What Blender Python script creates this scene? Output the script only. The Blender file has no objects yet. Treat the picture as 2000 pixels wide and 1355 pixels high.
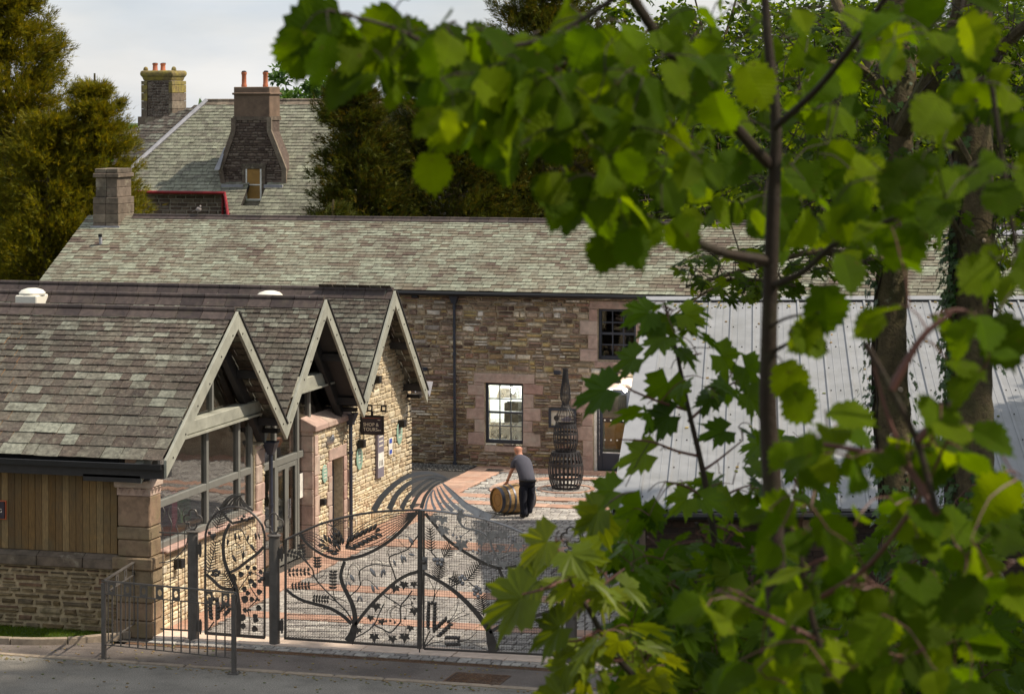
import bpy, bmesh, math, random
import numpy as np
from mathutils import Matrix, Vector
R = random.Random(7); NR = np.random.default_rng(7)
S = bpy.context.scene; COL = S.collection
# ---------------------------------------------------------------- camera
F, YH, H, TH, ROLL = 4900., 190., 9.5, math.radians(16.6), 0.004
cd = bpy.data.cameras.new('camera'); cam = bpy.data.objects.new('camera', cd); COL.objects.link(cam)
cam.location = (0, 0, H); cam.rotation_euler = (math.pi/2, ROLL, TH)
cd.sensor_width = 36; cd.lens = F/2000*36; cd.shift_y = -(677.5-YH)/2000
cd.clip_start = .1; cd.clip_end = 3000
cd.dof.use_dof = True; cd.dof.focus_distance = 47; cd.dof.aperture_fstop = 9
S.camera = cam
# ---------------------------------------------------------------- sky, sun, exposure
SUN_AZ, SUN_EL = math.radians(10), math.radians(52)      # from +X, turned a little towards +Y
w = bpy.data.worlds.new('World'); S.world = w; w.use_nodes = True
nt = w.node_tree; N = nt.nodes; L = nt.links; N.clear()
wo = N.new('ShaderNodeOutputWorld'); bg = N.new('ShaderNodeBackground'); sky = N.new('ShaderNodeTexSky')
sky.sky_type = 'NISHITA'; sky.sun_disc = False; sky.sun_elevation = SUN_EL; sky.sun_rotation = math.pi/2-SUN_AZ
sky.air_density = 1.0; sky.dust_density = 2.0
tc = N.new('ShaderNodeTexCoord'); mp = N.new('ShaderNodeMapping'); mp.inputs['Scale'].default_value = (1, 1, 3.2)
nz = N.new('ShaderNodeTexNoise'); nz.inputs['Scale'].default_value = 4.2; nz.inputs['Detail'].default_value = 7; nz.inputs['Roughness'].default_value = .5
cr = N.new('ShaderNodeValToRGB'); cr.color_ramp.elements[0].position = .28; cr.color_ramp.elements[1].position = .62
cr.color_ramp.elements[0].color = (.45, .45, .45, 1); cr.color_ramp.elements[1].color = (.96, .96, .96, 1)
mx = N.new('ShaderNodeMix'); mx.data_type = 'RGBA'
nz2 = N.new('ShaderNodeTexNoise'); nz2.inputs['Scale'].default_value = 7; nz2.inputs['Detail'].default_value = 6
cr2 = N.new('ShaderNodeValToRGB'); cr2.color_ramp.elements[0].position = .35; cr2.color_ramp.elements[1].position = .65
cr2.color_ramp.elements[0].color = (5.1, 5.8, 6.6, 1); cr2.color_ramp.elements[1].color = (7.5, 7.4, 7.2, 1)
L.new(tc.outputs['Generated'], mp.inputs[0]); L.new(mp.outputs[0], nz.inputs[0]); L.new(mp.outputs[0], nz2.inputs[0])
L.new(nz.outputs[0], cr.inputs[0]); L.new(cr.outputs[0], mx.inputs[0]); L.new(sky.outputs[0], mx.inputs[6])
L.new(nz2.outputs[0], cr2.inputs[0]); L.new(cr2.outputs[0], mx.inputs[7])
L.new(mx.outputs[2], bg.inputs[0]); bg.inputs[1].default_value = .088; L.new(bg.outputs[0], wo.inputs[0])
sl = bpy.data.lights.new('sun', 'SUN'); sun = bpy.data.objects.new('sun', sl); COL.objects.link(sun)
sl.energy = 3.9; sl.angle = math.radians(1); sl.color = (1, .89, .73)
sd = Vector((math.cos(SUN_EL)*math.cos(SUN_AZ), math.cos(SUN_EL)*math.sin(SUN_AZ), math.sin(SUN_EL)))
sun.rotation_euler = sd.to_track_quat('Z', 'Y').to_euler(); sun.location = (30, 40, 60)
S.view_settings.view_transform = 'Standard'; S.view_settings.look = 'None'; S.view_settings.gamma = 1
S.view_settings.use_curve_mapping = False; S.view_settings.exposure = 0.52
# ---------------------------------------------------------------- where a pixel of the survey photo meets a plane
FW = np.array([-math.sin(TH), math.cos(TH), 0]); RT = np.array([math.cos(TH), math.sin(TH), 0]); UP = np.array([0, 0, 1.])
C0 = np.array([0, 0, H])
def ray(px, py):
    u, v = px-1000, -(py-YH); c, s = math.cos(-ROLL), math.sin(-ROLL); u, v = u*c-v*s, u*s+v*c
    return (FW*F+RT*u+UP*v)/F
def az(px, py, z=0): r = ray(px, py); return C0+r*((z-H)/r[2])
def ay(px, py, y): r = ray(px, py); return C0+r*(y/r[1])
def ax(px, py, x): r = ray(px, py); return C0+r*(x/r[0])
def at(px, py, d): return C0+ray(px, py)*d
def proj(P):
    p = np.atleast_2d(P)-C0; d = p@FW; d = np.where(np.abs(d) < 1e-3, 1e-3, d); u = p@RT/d*F; v = p@UP/d*F
    c, s = math.cos(ROLL), math.sin(ROLL); return np.stack([1000+u*c-v*s, YH-(u*s+v*c), d], 1)
# ---------------------------------------------------------------- materials
def rgb(c): return (c[0], c[1], c[2], 1)
def nodes(name):
    m = bpy.data.materials.new(name); m.use_nodes = True; t = m.node_tree; t.nodes.clear()
    return m, t, t.nodes.new, t.links.new
def rnd_node(t):
    n, l = t.nodes.new, t.links.new
    oi = n('ShaderNodeObjectInfo'); a = n('ShaderNodeAttribute'); a.attribute_name = 'rnd'
    s = n('ShaderNodeMath'); s.operation = 'ADD'; f = n('ShaderNodeMath'); f.operation = 'FRACT'
    l(oi.outputs['Random'], s.inputs[0]); l(a.outputs['Fac'], s.inputs[1]); l(s.outputs[0], f.inputs[0]); return f.outputs[0]
def math_(t, op, a, b=None, clamp=False):
    m = t.nodes.new('ShaderNodeMath'); m.operation = op; m.use_clamp = clamp
    for i, v in enumerate((a, b)):
        if v is None: continue
        if hasattr(v, 'is_output'): t.links.new(v, m.inputs[i])
        else: m.inputs[i].default_value = v
    return m.outputs[0]
def mixc(t, f, a, b, mode='MIX'):
    m = t.nodes.new('ShaderNodeMix'); m.data_type = 'RGBA'; m.blend_type = mode
    for i, v in ((0, f), (6, a), (7, b)):
        if hasattr(v, 'is_output'): t.links.new(v, m.inputs[i])
        elif i == 0: m.inputs[0].default_value = v
        else: m.inputs[i].default_value = rgb(v)
    return m.outputs[2]
def noise_(t, pos, scale, detail=4, rough=.6, stretch=None):
    if stretch:
        mp = t.nodes.new('ShaderNodeMapping'); mp.inputs['Scale'].default_value = stretch; t.links.new(pos, mp.inputs[0]); pos = mp.outputs[0]
    n = t.nodes.new('ShaderNodeTexNoise'); n.inputs['Scale'].default_value = scale; n.inputs['Detail'].default_value = detail
    n.inputs['Roughness'].default_value = rough; t.links.new(pos, n.inputs[0]); return n.outputs[0]
def ramp_(t, f, stops, interp='LINEAR'):
    r = t.nodes.new('ShaderNodeValToRGB'); e = r.color_ramp; e.interpolation = interp
    while len(e.elements) > 2: e.elements.remove(e.elements[-1])
    for i, (p, c) in enumerate(stops):
        el = e.elements[i] if i < 2 else e.elements.new(p)
        el.position = p; el.color = rgb(c) if hasattr(c, '__len__') else (c, c, c, 1)
    t.links.new(f, r.inputs[0]); return r.outputs[0]
MATS = {}
def pmat(name, cols, rough=.85, nsc=6, namt=.3, patches=(), bump=.4, bsc=60, metal=0, spec=.35, stretch=None, drift=.0, dsc=.35, clump=.0, csc=.8, coat=0):
    """Procedural surface: a colour per piece (cols over a random value), grain, and stains / lichen patches."""
    m, t, n, l = nodes(name); MATS[name] = m
    g = n('ShaderNodeNewGeometry'); pos = g.outputs['Position']
    r = rnd_node(t)
    if clump:      # neighbouring pieces lean the same way
        c = noise_(t, pos, csc, 3, .55, stretch); c = math_(t, 'MULTIPLY_ADD', c, 2.2); t.nodes[-1].inputs[2].default_value = -.6
        c = math_(t, 'MULTIPLY', c, clump); r = math_(t, 'MULTIPLY', r, 1-clump); r = math_(t, 'ADD', r, c, True)
    k = len(cols); stops = [((i+.5)/k, c) for i, c in enumerate(cols)] if k > 1 else [(0, cols[0]), (1, cols[0])]
    col = ramp_(t, r, stops)
    nn = noise_(t, pos, nsc, 6, .65, stretch)
    v = ramp_(t, nn, [(.3, 1-namt), (.7, 1+namt)]); col = mixc(t, 1., col, v, 'MULTIPLY')
    if drift: d = noise_(t, pos, dsc, 3); dv = ramp_(t, d, [(.35, 1-drift), (.65, 1+drift)]); col = mixc(t, 1., col, dv, 'MULTIPLY')
    for (psc, c, lo, hi, amt) in patches:
        pn = noise_(t, pos, psc, 6, .7); pf = ramp_(t, pn, [(lo, 0.), (hi, amt)]); col = mixc(t, pf, col, c)
    b = n('ShaderNodeBsdfPrincipled'); l(col, b.inputs['Base Color']); b.inputs['Metallic'].default_value = metal
    rr = ramp_(t, nn, [(.2, max(0, rough-.12)), (.8, min(1, rough+.1))]); l(rr, b.inputs['Roughness'])
    b.inputs['Specular IOR Level'].default_value = spec
    if coat: b.inputs['Coat Weight'].default_value = coat
    if bump:
        bn = noise_(t, pos, bsc, 5, .7); bu = n('ShaderNodeBump'); bu.inputs['Strength'].default_value = bump; bu.inputs['Distance'].default_value = .02
        l(bn, bu.inputs['Height']); l(bu.outputs[0], b.inputs['Normal'])
    o = n('ShaderNodeOutputMaterial'); l(b.outputs[0], o.inputs[0]); return m
def leafmat(name, cols, trans=.45, rough=.42, veins=0., tcol=(1.5, 1.55, .35), bumps=.0, spec=.4):
    m, t, n, l = nodes(name); MATS[name] = m
    r = rnd_node(t); k = len(cols); col = ramp_(t, r, [((i+.5)/k, c) for i, c in enumerate(cols)])
    g = n('ShaderNodeNewGeometry'); nn = noise_(t, g.outputs['Position'], 9, 3); v = ramp_(t, nn, [(.3, .78), (.7, 1.22)]); col = mixc(t, 1., col, v, 'MULTIPLY')
    b = n('ShaderNodeBsdfPrincipled'); b.inputs['Roughness'].default_value = rough; b.inputs['Specular IOR Level'].default_value = spec
    tr = n('ShaderNodeBsdfTranslucent'); tc = mixc(t, 1., col, tcol, 'MULTIPLY')
    if veins:
        uv = n('ShaderNodeUVMap'); uv.uv_map = 'UVMap'; sp = n('ShaderNodeSeparateXYZ'); l(uv.outputs[0], sp.inputs[0])
        xa = math_(t, 'ABSOLUTE', sp.outputs[0]); a1 = math_(t, 'MULTIPLY', xa, -.75); a2 = math_(t, 'ADD', sp.outputs[1], a1)
        s = math_(t, 'SINE', math_(t, 'MULTIPLY', a2, 62.)); s = math_(t, 'POWER', math_(t, 'MULTIPLY_ADD', s, .5), 1.); 
        t.nodes[-2].inputs[2].default_value = .5
        mid = math_(t, 'LESS_THAN', xa, .012); vv = ramp_(t, s, [(.0, 1.), (.8, 1.), (1., 1+veins)])
        vm = mixc(t, mid, vv, (1.5, 1.5, 1.5)); col = mixc(t, 1., col, vm, 'MULTIPLY')
        tv = ramp_(t, s, [(.0, 1.), (.75, 1.), (1., 1-veins*.9)]); tc = mixc(t, 1., tc, tv, 'MULTIPLY')
        bu = n('ShaderNodeBump'); bu.inputs['Strength'].default_value = .55; bu.inputs['Distance'].default_value = .004
        l(s, bu.inputs['Height']); l(bu.outputs[0], b.inputs['Normal'])
    if veins:
        pn = noise_(t, g.outputs['Position'], 70, 4, .6); pf = ramp_(t, pn, [(.64, 0.), (.7, .85)]); col = mixc(t, pf, col, (.09, .06, .015)); tc = mixc(t, pf, tc, (.12, .08, .02))
    l(col, b.inputs['Base Color']); l(tc, tr.inputs[0]); ms = n('ShaderNodeMixShader'); ms.inputs[0].default_value = trans
    l(b.outputs[0], ms.inputs[1]); l(tr.outputs[0], ms.inputs[2]); o = n('ShaderNodeOutputMaterial'); l(ms.outputs[0], o.inputs[0]); return m
def glassmat(name, tint=(.75, .8, .8), refl=.5, rough=.02):
    m, t, n, l = nodes(name); MATS[name] = m
    gl = n('ShaderNodeBsdfGlossy'); gl.inputs[1].default_value = rough; tr = n('ShaderNodeBsdfTransparent'); tr.inputs[0].default_value = rgb(tint)
    fr = n('ShaderNodeFresnel'); fr.inputs[0].default_value = 1.5; f = math_(t, 'MULTIPLY_ADD', fr.outputs[0], .4); t.nodes[-1].inputs[2].default_value = refl*.05
    g = n('ShaderNodeNewGeometry'); bn = noise_(t, g.outputs['Position'], 1.2, 2); bu = n('ShaderNodeBump'); bu.inputs['Strength'].default_value = .06; bu.inputs['Distance'].default_value = .05
    l(bn, bu.inputs['Height']); l(bu.outputs[0], gl.inputs['Normal'])
    ms = n('ShaderNodeMixShader'); l(f, ms.inputs[0]); l(tr.outputs[0], ms.inputs[1]); l(gl.outputs[0], ms.inputs[2])
    o = n('ShaderNodeOutputMaterial'); l(ms.outputs[0], o.inputs[0]); return m
def emat(name, c, s):
    m, t, n, l = nodes(name); MATS[name] = m; e = n('ShaderNodeEmission'); e.inputs[0].default_value = rgb(c); e.inputs[1].default_value = s
    o = n('ShaderNodeOutputMaterial'); l(e.outputs[0], o.inputs[0]); return m
pmat('slate_dark', [(.05, .038, .031), (.08, .061, .048), (.1, .081, .064), (.115, .105, .082), (.065, .049, .041), (.14, .132, .105), (.2, .205, .165), (.09, .076, .06), (.075, .055, .045)], rough=.75, nsc=14, namt=.55, bump=.7, bsc=40,
     patches=[(7, (.21, .21, .16), .56, .7, .6), (9, (.3, .21, .03), .71, .76, .7), (3, (.05, .045, .03), .5, .7, .6), (22, (.28, .285, .24), .6, .68, .6)], clump=.2, csc=.7, drift=.2, dsc=.5)
pmat('slate_far', [(.07, .045, .038), (.12, .09, .068), (.16, .14, .1), (.19, .185, .14), (.22, .23, .17), (.27, .29, .22), (.15, .135, .1), (.21, .21, .155)], rough=.7, nsc=10, namt=.4, bump=.4, bsc=30,
     patches=[(.8, (.075, .045, .035), .54, .66, .7), (2.5, (.28, .29, .22), .54, .7, .55), (1.3, (.14, .115, .08), .48, .66, .65)], clump=.45, csc=.55, drift=.12)
pmat('slate_manor', [(.12, .115, .085), (.18, .18, .135), (.22, .225, .165), (.15, .14, .11), (.26, .27, .2)], rough=.7, nsc=8, namt=.35, bump=.3, patches=[(.7, (.3, .31, .24), .55, .68, .6), (1.2, (.07, .06, .045), .54, .7, .7)], clump=.3, csc=.5, drift=.15)
pmat('ridge_tile', [(.04, .029, .027), (.055, .04, .036), (.07, .052, .046)], rough=.55, nsc=9, namt=.4, bump=.25, patches=[(5, (.25, .27, .2), .66, .71, .8), (3, (.09, .075, .05), .5, .7, .5)])
pmat('roof_deck', [(.035, .03, .026)], rough=.9)
pmat('rubble', [(.085, .055, .043), (.22, .135, .095), (.38, .3, .2), (.5, .36, .18), (.17, .115, .1), (.62, .55, .42), (.3, .17, .13), (.42, .33, .14), (.64, .6, .53), (.13, .085, .07), (.34, .25, .19), (.48, .4, .29), (.1, .072, .065)],
     rough=.85, nsc=10, namt=.4, bump=.6, bsc=50, patches=[(3, (.38, .2, .08), .6, .72, .5), (5, (.52, .47, .37), .62, .72, .6)], clump=.12, csc=.7, drift=.3, dsc=.6)
pmat('mortar_far', [(.42, .34, .24)], nsc=20, namt=.45, bump=.5, patches=[(1.1, (.16, .115, .08), .52, .66, .7)])
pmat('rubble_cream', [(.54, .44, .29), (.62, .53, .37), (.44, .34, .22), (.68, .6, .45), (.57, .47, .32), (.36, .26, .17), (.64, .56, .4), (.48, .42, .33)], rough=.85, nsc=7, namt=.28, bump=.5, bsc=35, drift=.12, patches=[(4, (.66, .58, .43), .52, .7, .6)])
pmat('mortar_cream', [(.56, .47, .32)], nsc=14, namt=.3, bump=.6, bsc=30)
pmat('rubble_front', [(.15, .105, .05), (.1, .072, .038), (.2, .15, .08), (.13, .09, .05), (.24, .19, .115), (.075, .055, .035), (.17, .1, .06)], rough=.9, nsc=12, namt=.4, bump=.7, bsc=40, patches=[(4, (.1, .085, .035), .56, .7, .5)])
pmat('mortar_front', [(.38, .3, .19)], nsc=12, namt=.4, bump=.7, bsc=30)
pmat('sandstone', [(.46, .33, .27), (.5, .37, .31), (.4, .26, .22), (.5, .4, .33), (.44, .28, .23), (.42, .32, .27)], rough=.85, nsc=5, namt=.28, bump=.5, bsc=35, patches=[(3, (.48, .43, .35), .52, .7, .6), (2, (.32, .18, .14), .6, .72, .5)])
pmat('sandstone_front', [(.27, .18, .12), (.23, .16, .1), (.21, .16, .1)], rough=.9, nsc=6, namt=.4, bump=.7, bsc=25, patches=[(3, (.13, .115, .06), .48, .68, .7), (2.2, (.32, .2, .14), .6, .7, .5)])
pmat('brownstone', [(.13, .1, .075), (.17, .13, .1), (.1, .08, .06), (.2, .16, .12)], rough=.9, nsc=5, namt=.4, bump=.6, bsc=25, patches=[(2.6, (.3, .27, .2), .56, .66, .75), (1.5, (.06, .05, .04), .55, .7, .5)])
pmat('mossy_stone', [(.2, .15, .06), (.17, .14, .08)], rough=.95, nsc=8, namt=.4, bump=.6, patches=[(2, (.3, .24, .05), .45, .6, .8)])
pmat('rubble_manor', [(.1, .07, .055), (.16, .12, .095), (.2, .16, .13), (.08, .055, .045)], rough=.9, nsc=9, namt=.35, bump=.5)
pmat('mortar_manor', [(.3, .26, .22)], nsc=9)
pmat('render_brown', [(.17, .115, .08)], nsc=3, namt=.3, bump=.4, patches=[(2, (.1, .07, .05), .5, .7, .6)])
pmat('terracotta', [(.45, .15, .075), (.4, .13, .07)], rough=.7, nsc=7, namt=.2, bump=.1)
pmat('timber_trim', [(.31, .31, .26)], rough=.65, nsc=3, namt=.25, bump=.25, bsc=30, patches=[(6, (.18, .18, .13), .56, .72, .5), (16, (.42, .42, .37), .6, .7, .4)])
pmat('frame_paint', [(.17, .17, .155)], rough=.5, nsc=4, namt=.1, bump=.05)
pmat('dark_timber', [(.03, .028, .028)], rough=.7, nsc=6, namt=.3, bump=.2)
pmat('navy_paint', [(.035, .042, .06)], rough=.4, nsc=4, namt=.1, bump=.05, spec=.5)
pmat('cladding', [(.13, .075, .025), (.17, .1, .035), (.21, .13, .05), (.1, .06, .024), (.15, .09, .035), (.23, .155, .07)], rough=.75, nsc=7, namt=.4, bump=.4, bsc=30, stretch=(9, 9, .8), patches=[(1, (.1, .085, .05), .45, .6, .5)])
pmat('black_metal', [(.012, .012, .013)], rough=.5, nsc=5, namt=.2, bump=.05)
pmat('blue_pipe', [(.03, .036, .055)], rough=.4, nsc=5, namt=.15, bump=.03, spec=.5)
pmat('gate_steel', [(.075, .066, .06), (.09, .079, .07)], rough=.42, nsc=9, namt=.22, bump=.12, bsc=40, metal=.2, spec=.5)
pmat('gate_steel_lit', [(.34, .33, .33), (.27, .26, .26)], rough=.34, nsc=12, namt=.25, bump=.2, bsc=60, metal=.4, spec=.6)  # paler copy of the gate steel, silvery highlights put into its base colour
pmat('crest_steel', [(.17, .162, .158), (.2, .19, .185)], rough=.4, nsc=7, namt=.15, bump=.08, metal=.3, spec=.5)
pmat('rail_paint', [(.11, .1, .092)], rough=.42, nsc=7, namt=.18, bump=.08, metal=.15, spec=.5)
pmat('sculpture_iron', [(.042, .041, .044)], rough=.5, nsc=7, namt=.2, bump=.08, metal=.2)
pmat('sett', [(.25, .23, .215), (.31, .29, .27), (.36, .335, .31), (.21, .19, .18), (.41, .385, .35)], rough=.8, nsc=16, namt=.25, bump=.4, bsc=60, drift=.15, dsc=.5)
pmat('sett_bed', [(.08, .07, .06)], nsc=14, namt=.3, bump=.5)
pmat('red_slab', [(.4, .23, .165), (.43, .26, .19), (.36, .21, .155), (.46, .29, .215)], rough=.8, nsc=5, namt=.22, bump=.3, bsc=40, drift=.14, patches=[(1.5, (.32, .25, .2), .5, .7, .55)])
pmat('pale_slab', [(.66, .52, .42), (.7, .56, .46)], rough=.8, nsc=6, namt=.12, bump=.3, bsc=40)
pmat('asphalt_road', [(.24, .22, .19)], rough=.9, nsc=45, namt=.6, bump=.9, bsc=90, drift=.2, dsc=.6, patches=[(80, (.5, .47, .4), .6, .68, .7), (1.5, (.16, .15, .13), .5, .65, .6)])
pmat('asphalt_apron', [(.15, .125, .11)], rough=.85, nsc=45, namt=.55, bump=.7, bsc=90, drift=.25, dsc=.8, patches=[(.9, (.22, .195, .17), .5, .65, .6), (80, (.34, .31, .27), .62, .7, .6)])
pmat('asphalt_dark', [(.05, .045, .042)], rough=.9, nsc=60, namt=.4, bump=.6)
pmat('gravel', [(.1, .095, .085), (.2, .19, .17), (.3, .28, .25), (.06, .055, .05)], rough=.9, nsc=40, namt=.3)
pmat('kerb_stone', [(.3, .24, .18), (.34, .27, .2), (.27, .22, .17)], rough=.85, nsc=12, namt=.25, bump=.4, patches=[(4, (.14, .14, .07), .6, .72, .6)])
pmat('rusty', [(.12, .07, .045), (.16, .09, .05)], rough=.9, nsc=30, namt=.45, bump=.5, patches=[(6, (.2, .17, .14), .5, .65, .6)])
pmat('iron_drain', [(.05, .035, .03)], rough=.8)
pmat('bank_soil', [(.07, .06, .03)], nsc=5, namt=.4, bump=.7, patches=[(2, (.05, .08, .02), .45, .6, .8)])
pmat('litter', [(.3, .2, .08), (.16, .11, .05), (.35, .28, .12), (.12, .14, .05)], rough=.9, nsc=20, namt=.3)
pmat('far_grass', [(.05, .08, .02)], nsc=2, namt=.3)
leafmat('grass_blade', [(.07, .11, .006), (.1, .15, .008), (.08, .125, .006)], trans=.35, rough=.6, spec=.15)
pmat('metal_sheet', [(.26, .265, .275), (.24, .245, .255), (.275, .28, .29)], rough=.5, nsc=2.5, namt=.12, bump=.06, bsc=25, metal=.1, spec=.35, patches=[(7, (.17, .165, .145), .56, .74, .45), (20, (.07, .05, .03), .67, .73, .9), (1.2, (.18, .18, .17), .45, .7, .6)])
pmat('metal_flash', [(.26, .265, .28)], rough=.5, nsc=4, namt=.1, bump=.02, metal=.1)
pmat('dark_brick', [(.035, .022, .018), (.05, .03, .022), (.028, .02, .018), (.065, .04, .03)], rough=.9, nsc=12, namt=.3, bump=.5)
pmat('mortar_dark', [(.05, .04, .03)], nsc=12)
pmat('bark', [(.085, .064, .032)], rough=.95, nsc=11, namt=.55, bump=1., bsc=30, patches=[(9, (.26, .26, .17), .64, .7, .8), (2.5, (.06, .065, .02), .48, .65, .7), (30, (.03, .022, .014), .55, .65, .6)], stretch=(1, 1, .5))
pmat('twig', [(.024, .014, .008)], rough=.75, nsc=20, namt=.3, bump=.3, patches=[(14, (.04, .04, .016), .5, .65, .5)])
pmat('stem_red', [(.1, .04, .03)], rough=.6, nsc=10, namt=.2, bump=.1)
leafmat('hazel_leaf', [(.045, .085, .001), (.03, .058, .001), (.07, .115, .001), (.036, .068, .001), (.095, .14, .002), (.022, .045, .001), (.055, .095, .001), (.12, .165, .002), (.04, .075, .001), (.028, .05, .001)], trans=.5, rough=.6, spec=.07, veins=.6, tcol=(3., 2.8, .3))
leafmat('sycamore_leaf', [(.034, .072, .003), (.05, .095, .003), (.025, .052, .004), (.07, .12, .004), (.042, .082, .004), (.1, .15, .005)], trans=.4, rough=.5, spec=.12, veins=.0, tcol=(2.8, 2.6, .35))
leafmat('young_leaf', [(.1, .135, .006), (.075, .11, .006), (.125, .155, .007)], trans=.4, rough=.45, spec=.18, veins=.0, tcol=(2.3, 2., .4))
leafmat('canopy_leaf', [(.04, .075, .004), (.028, .055, .005), (.065, .105, .005), (.1, .145, .007), (.032, .06, .005), (.02, .04, .004)], trans=.48, rough=.55, spec=.12, tcol=(3., 2.6, .4))
leafmat('far_leaf', [(.06, .115, .02), (.045, .09, .018), (.08, .14, .022)], trans=.35, rough=.6, tcol=(1.6, 1.8, .5))
leafmat('yew_leaf', [(.13, .125, .007), (.18, .155, .008), (.08, .085, .007), (.22, .17, .01), (.14, .14, .01), (.06, .068, .007)], trans=.32, rough=.6, spec=.12, tcol=(1.8, 1.6, .4))
leafmat('yew_dark', [(.042, .055, .007), (.06, .065, .007), (.03, .04, .007), (.08, .075, .007), (.048, .06, .007), (.095, .068, .008)], trans=.22, rough=.6, spec=.1, tcol=(1.7, 1.6, .4))
leafmat('ivy_leaf', [(.025, .06, .012), (.035, .08, .014), (.05, .1, .016)], trans=.3, rough=.35)
glassmat('pane_glass'); glassmat('shop_glass', (.7, .72, .7), .7)
pmat('cask_oak', [(.32, .2, .085), (.36, .23, .1), (.28, .17, .07), (.38, .25, .12)], rough=.65, nsc=9, namt=.25, bump=.25)
pmat('cask_head', [(.34, .19, .06), (.38, .21, .07)], rough=.65, nsc=9, namt=.2, bump=.2, patches=[(6, (.16, .08, .03), .6, .7, .5)])
pmat('cask_mark', [(.2, .1, .035)], rough=.8, nsc=20)
pmat('hoop_steel', [(.12, .12, .14)], rough=.45, nsc=8, namt=.2, bump=.1, metal=.6)
pmat('skin', [(.5, .24, .16)], rough=.55, nsc=9, namt=.08, bump=.1)
pmat('grey_shirt', [(.085, .085, .11)], rough=.9, nsc=6, namt=.12, bump=.3, bsc=25)
pmat('navy_cloth', [(.012, .013, .022)], rough=.9, nsc=6, namt=.2, bump=.3, bsc=25)
pmat('shoe_black', [(.012, .011, .011)], rough=.5)
pmat('glove', [(.25, .13, .04)], rough=.8)
pmat('white_plastic', [(.72, .69, .6)], rough=.5, nsc=5, namt=.06, bump=.05)
pmat('lead', [(.3, .3, .33)], rough=.5, nsc=6, namt=.2, bump=.2)
pmat('red_paint', [(.22, .01, .016)], rough=.5)
pmat('white_paint', [(.75, .73, .68)], rough=.5, bump=.05)
pmat('plaque_green', [(.27, .42, .34)], rough=.5, bump=.05, namt=.1)
pmat('sign_plum', [(.035, .028, .04)], rough=.4, bump=.05)
pmat('sign_frame', [(.022, .017, .015)], rough=.45, bump=.05)
pmat('cream_print', [(.72, .66, .55)], rough=.6, bump=0, namt=.03)
pmat('blue_print', [(.05, .09, .38)], rough=.5, bump=0, namt=.03)
pmat('grey_print', [(.2, .18, .22)], rough=.5, bump=0, namt=.03)
pmat('orange_print', [(.5, .12, .05)], rough=.5, bump=0, namt=.03)
pmat('blind', [(.3, .17, .05)], rough=.8, nsc=2)
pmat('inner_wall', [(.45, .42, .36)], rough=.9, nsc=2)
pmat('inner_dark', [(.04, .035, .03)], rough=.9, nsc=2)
pmat('inner_white', [(.8, .8, .78)], rough=.7, nsc=2)
pmat('wood_door', [(.45, .22, .07), (.4, .19, .06)], rough=.5, nsc=4, namt=.35, bump=.1, stretch=(1, 1, .2))
pmat('steel_kit', [(.4, .4, .42)], rough=.3, metal=.8)
pmat('pigeon_grey', [(.25, .22, .21)], rough=.8)
for nm, c in (('pkg_blue', (.06, .2, .5)), ('pkg_purple', (.2, .1, .4)), ('pkg_pink', (.6, .08, .15)), ('pkg_green', (.3, .5, .15)), ('pkg_cream', (.7, .65, .5))): pmat(nm, [c], rough=.5)
emat('lamp_glow', (1, .93, .8), 60)
# ---------------------------------------------------------------- mesh helpers
ORIG = {}
def link(o): COL.objects.link(o); return o
def thing(name, label, cat, loc=(0, 0, 0), group=None):
    o = link(bpy.data.objects.new(name, None)); o.location = loc; o.empty_display_size = .2
    o['label'] = label; o['category'] = cat
    if group: o['group'] = group
    ORIG[o.name] = tuple(loc); return o
def tag(o, label, cat, group=None):
    o['label'] = label; o['category'] = cat
    if group: o['group'] = group
    return o
def adopt(o, parent):
    if parent is not None: o.parent = parent; o.matrix_parent_inverse = Matrix.Translation([-c for c in ORIG.get(parent.name, (0, 0, 0))])
    ORIG.setdefault(o.name, (0, 0, 0)); return o
def fast_mesh(name, V, FL, CNT, uv=None, rnd=None, smooth=False):
    V = np.asarray(V, np.float32); FL = np.asarray(FL, np.int32); CNT = np.asarray(CNT, np.int32)
    m = bpy.data.meshes.new(name); m.vertices.add(len(V)); m.vertices.foreach_set('co', V.ravel())
    m.loops.add(len(FL)); m.loops.foreach_set('vertex_index', FL)
    m.polygons.add(len(CNT)); st = np.concatenate([[0], np.cumsum(CNT)[:-1]]).astype(np.int32)
    m.polygons.foreach_set('loop_start', st); m.polygons.foreach_set('loop_total', CNT)
    m.polygons.foreach_set('use_smooth', np.full(len(CNT), bool(smooth)))
    if uv is not None: l = m.uv_layers.new(name='UVMap'); l.data.foreach_set('uv', np.asarray(uv, np.float32)[FL].ravel())
    if rnd is not None: a = m.attributes.new('rnd', 'FLOAT', 'POINT'); a.data.foreach_set('value', np.asarray(rnd, np.float32))
    m.update(calc_edges=True); m.validate(); return m
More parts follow.
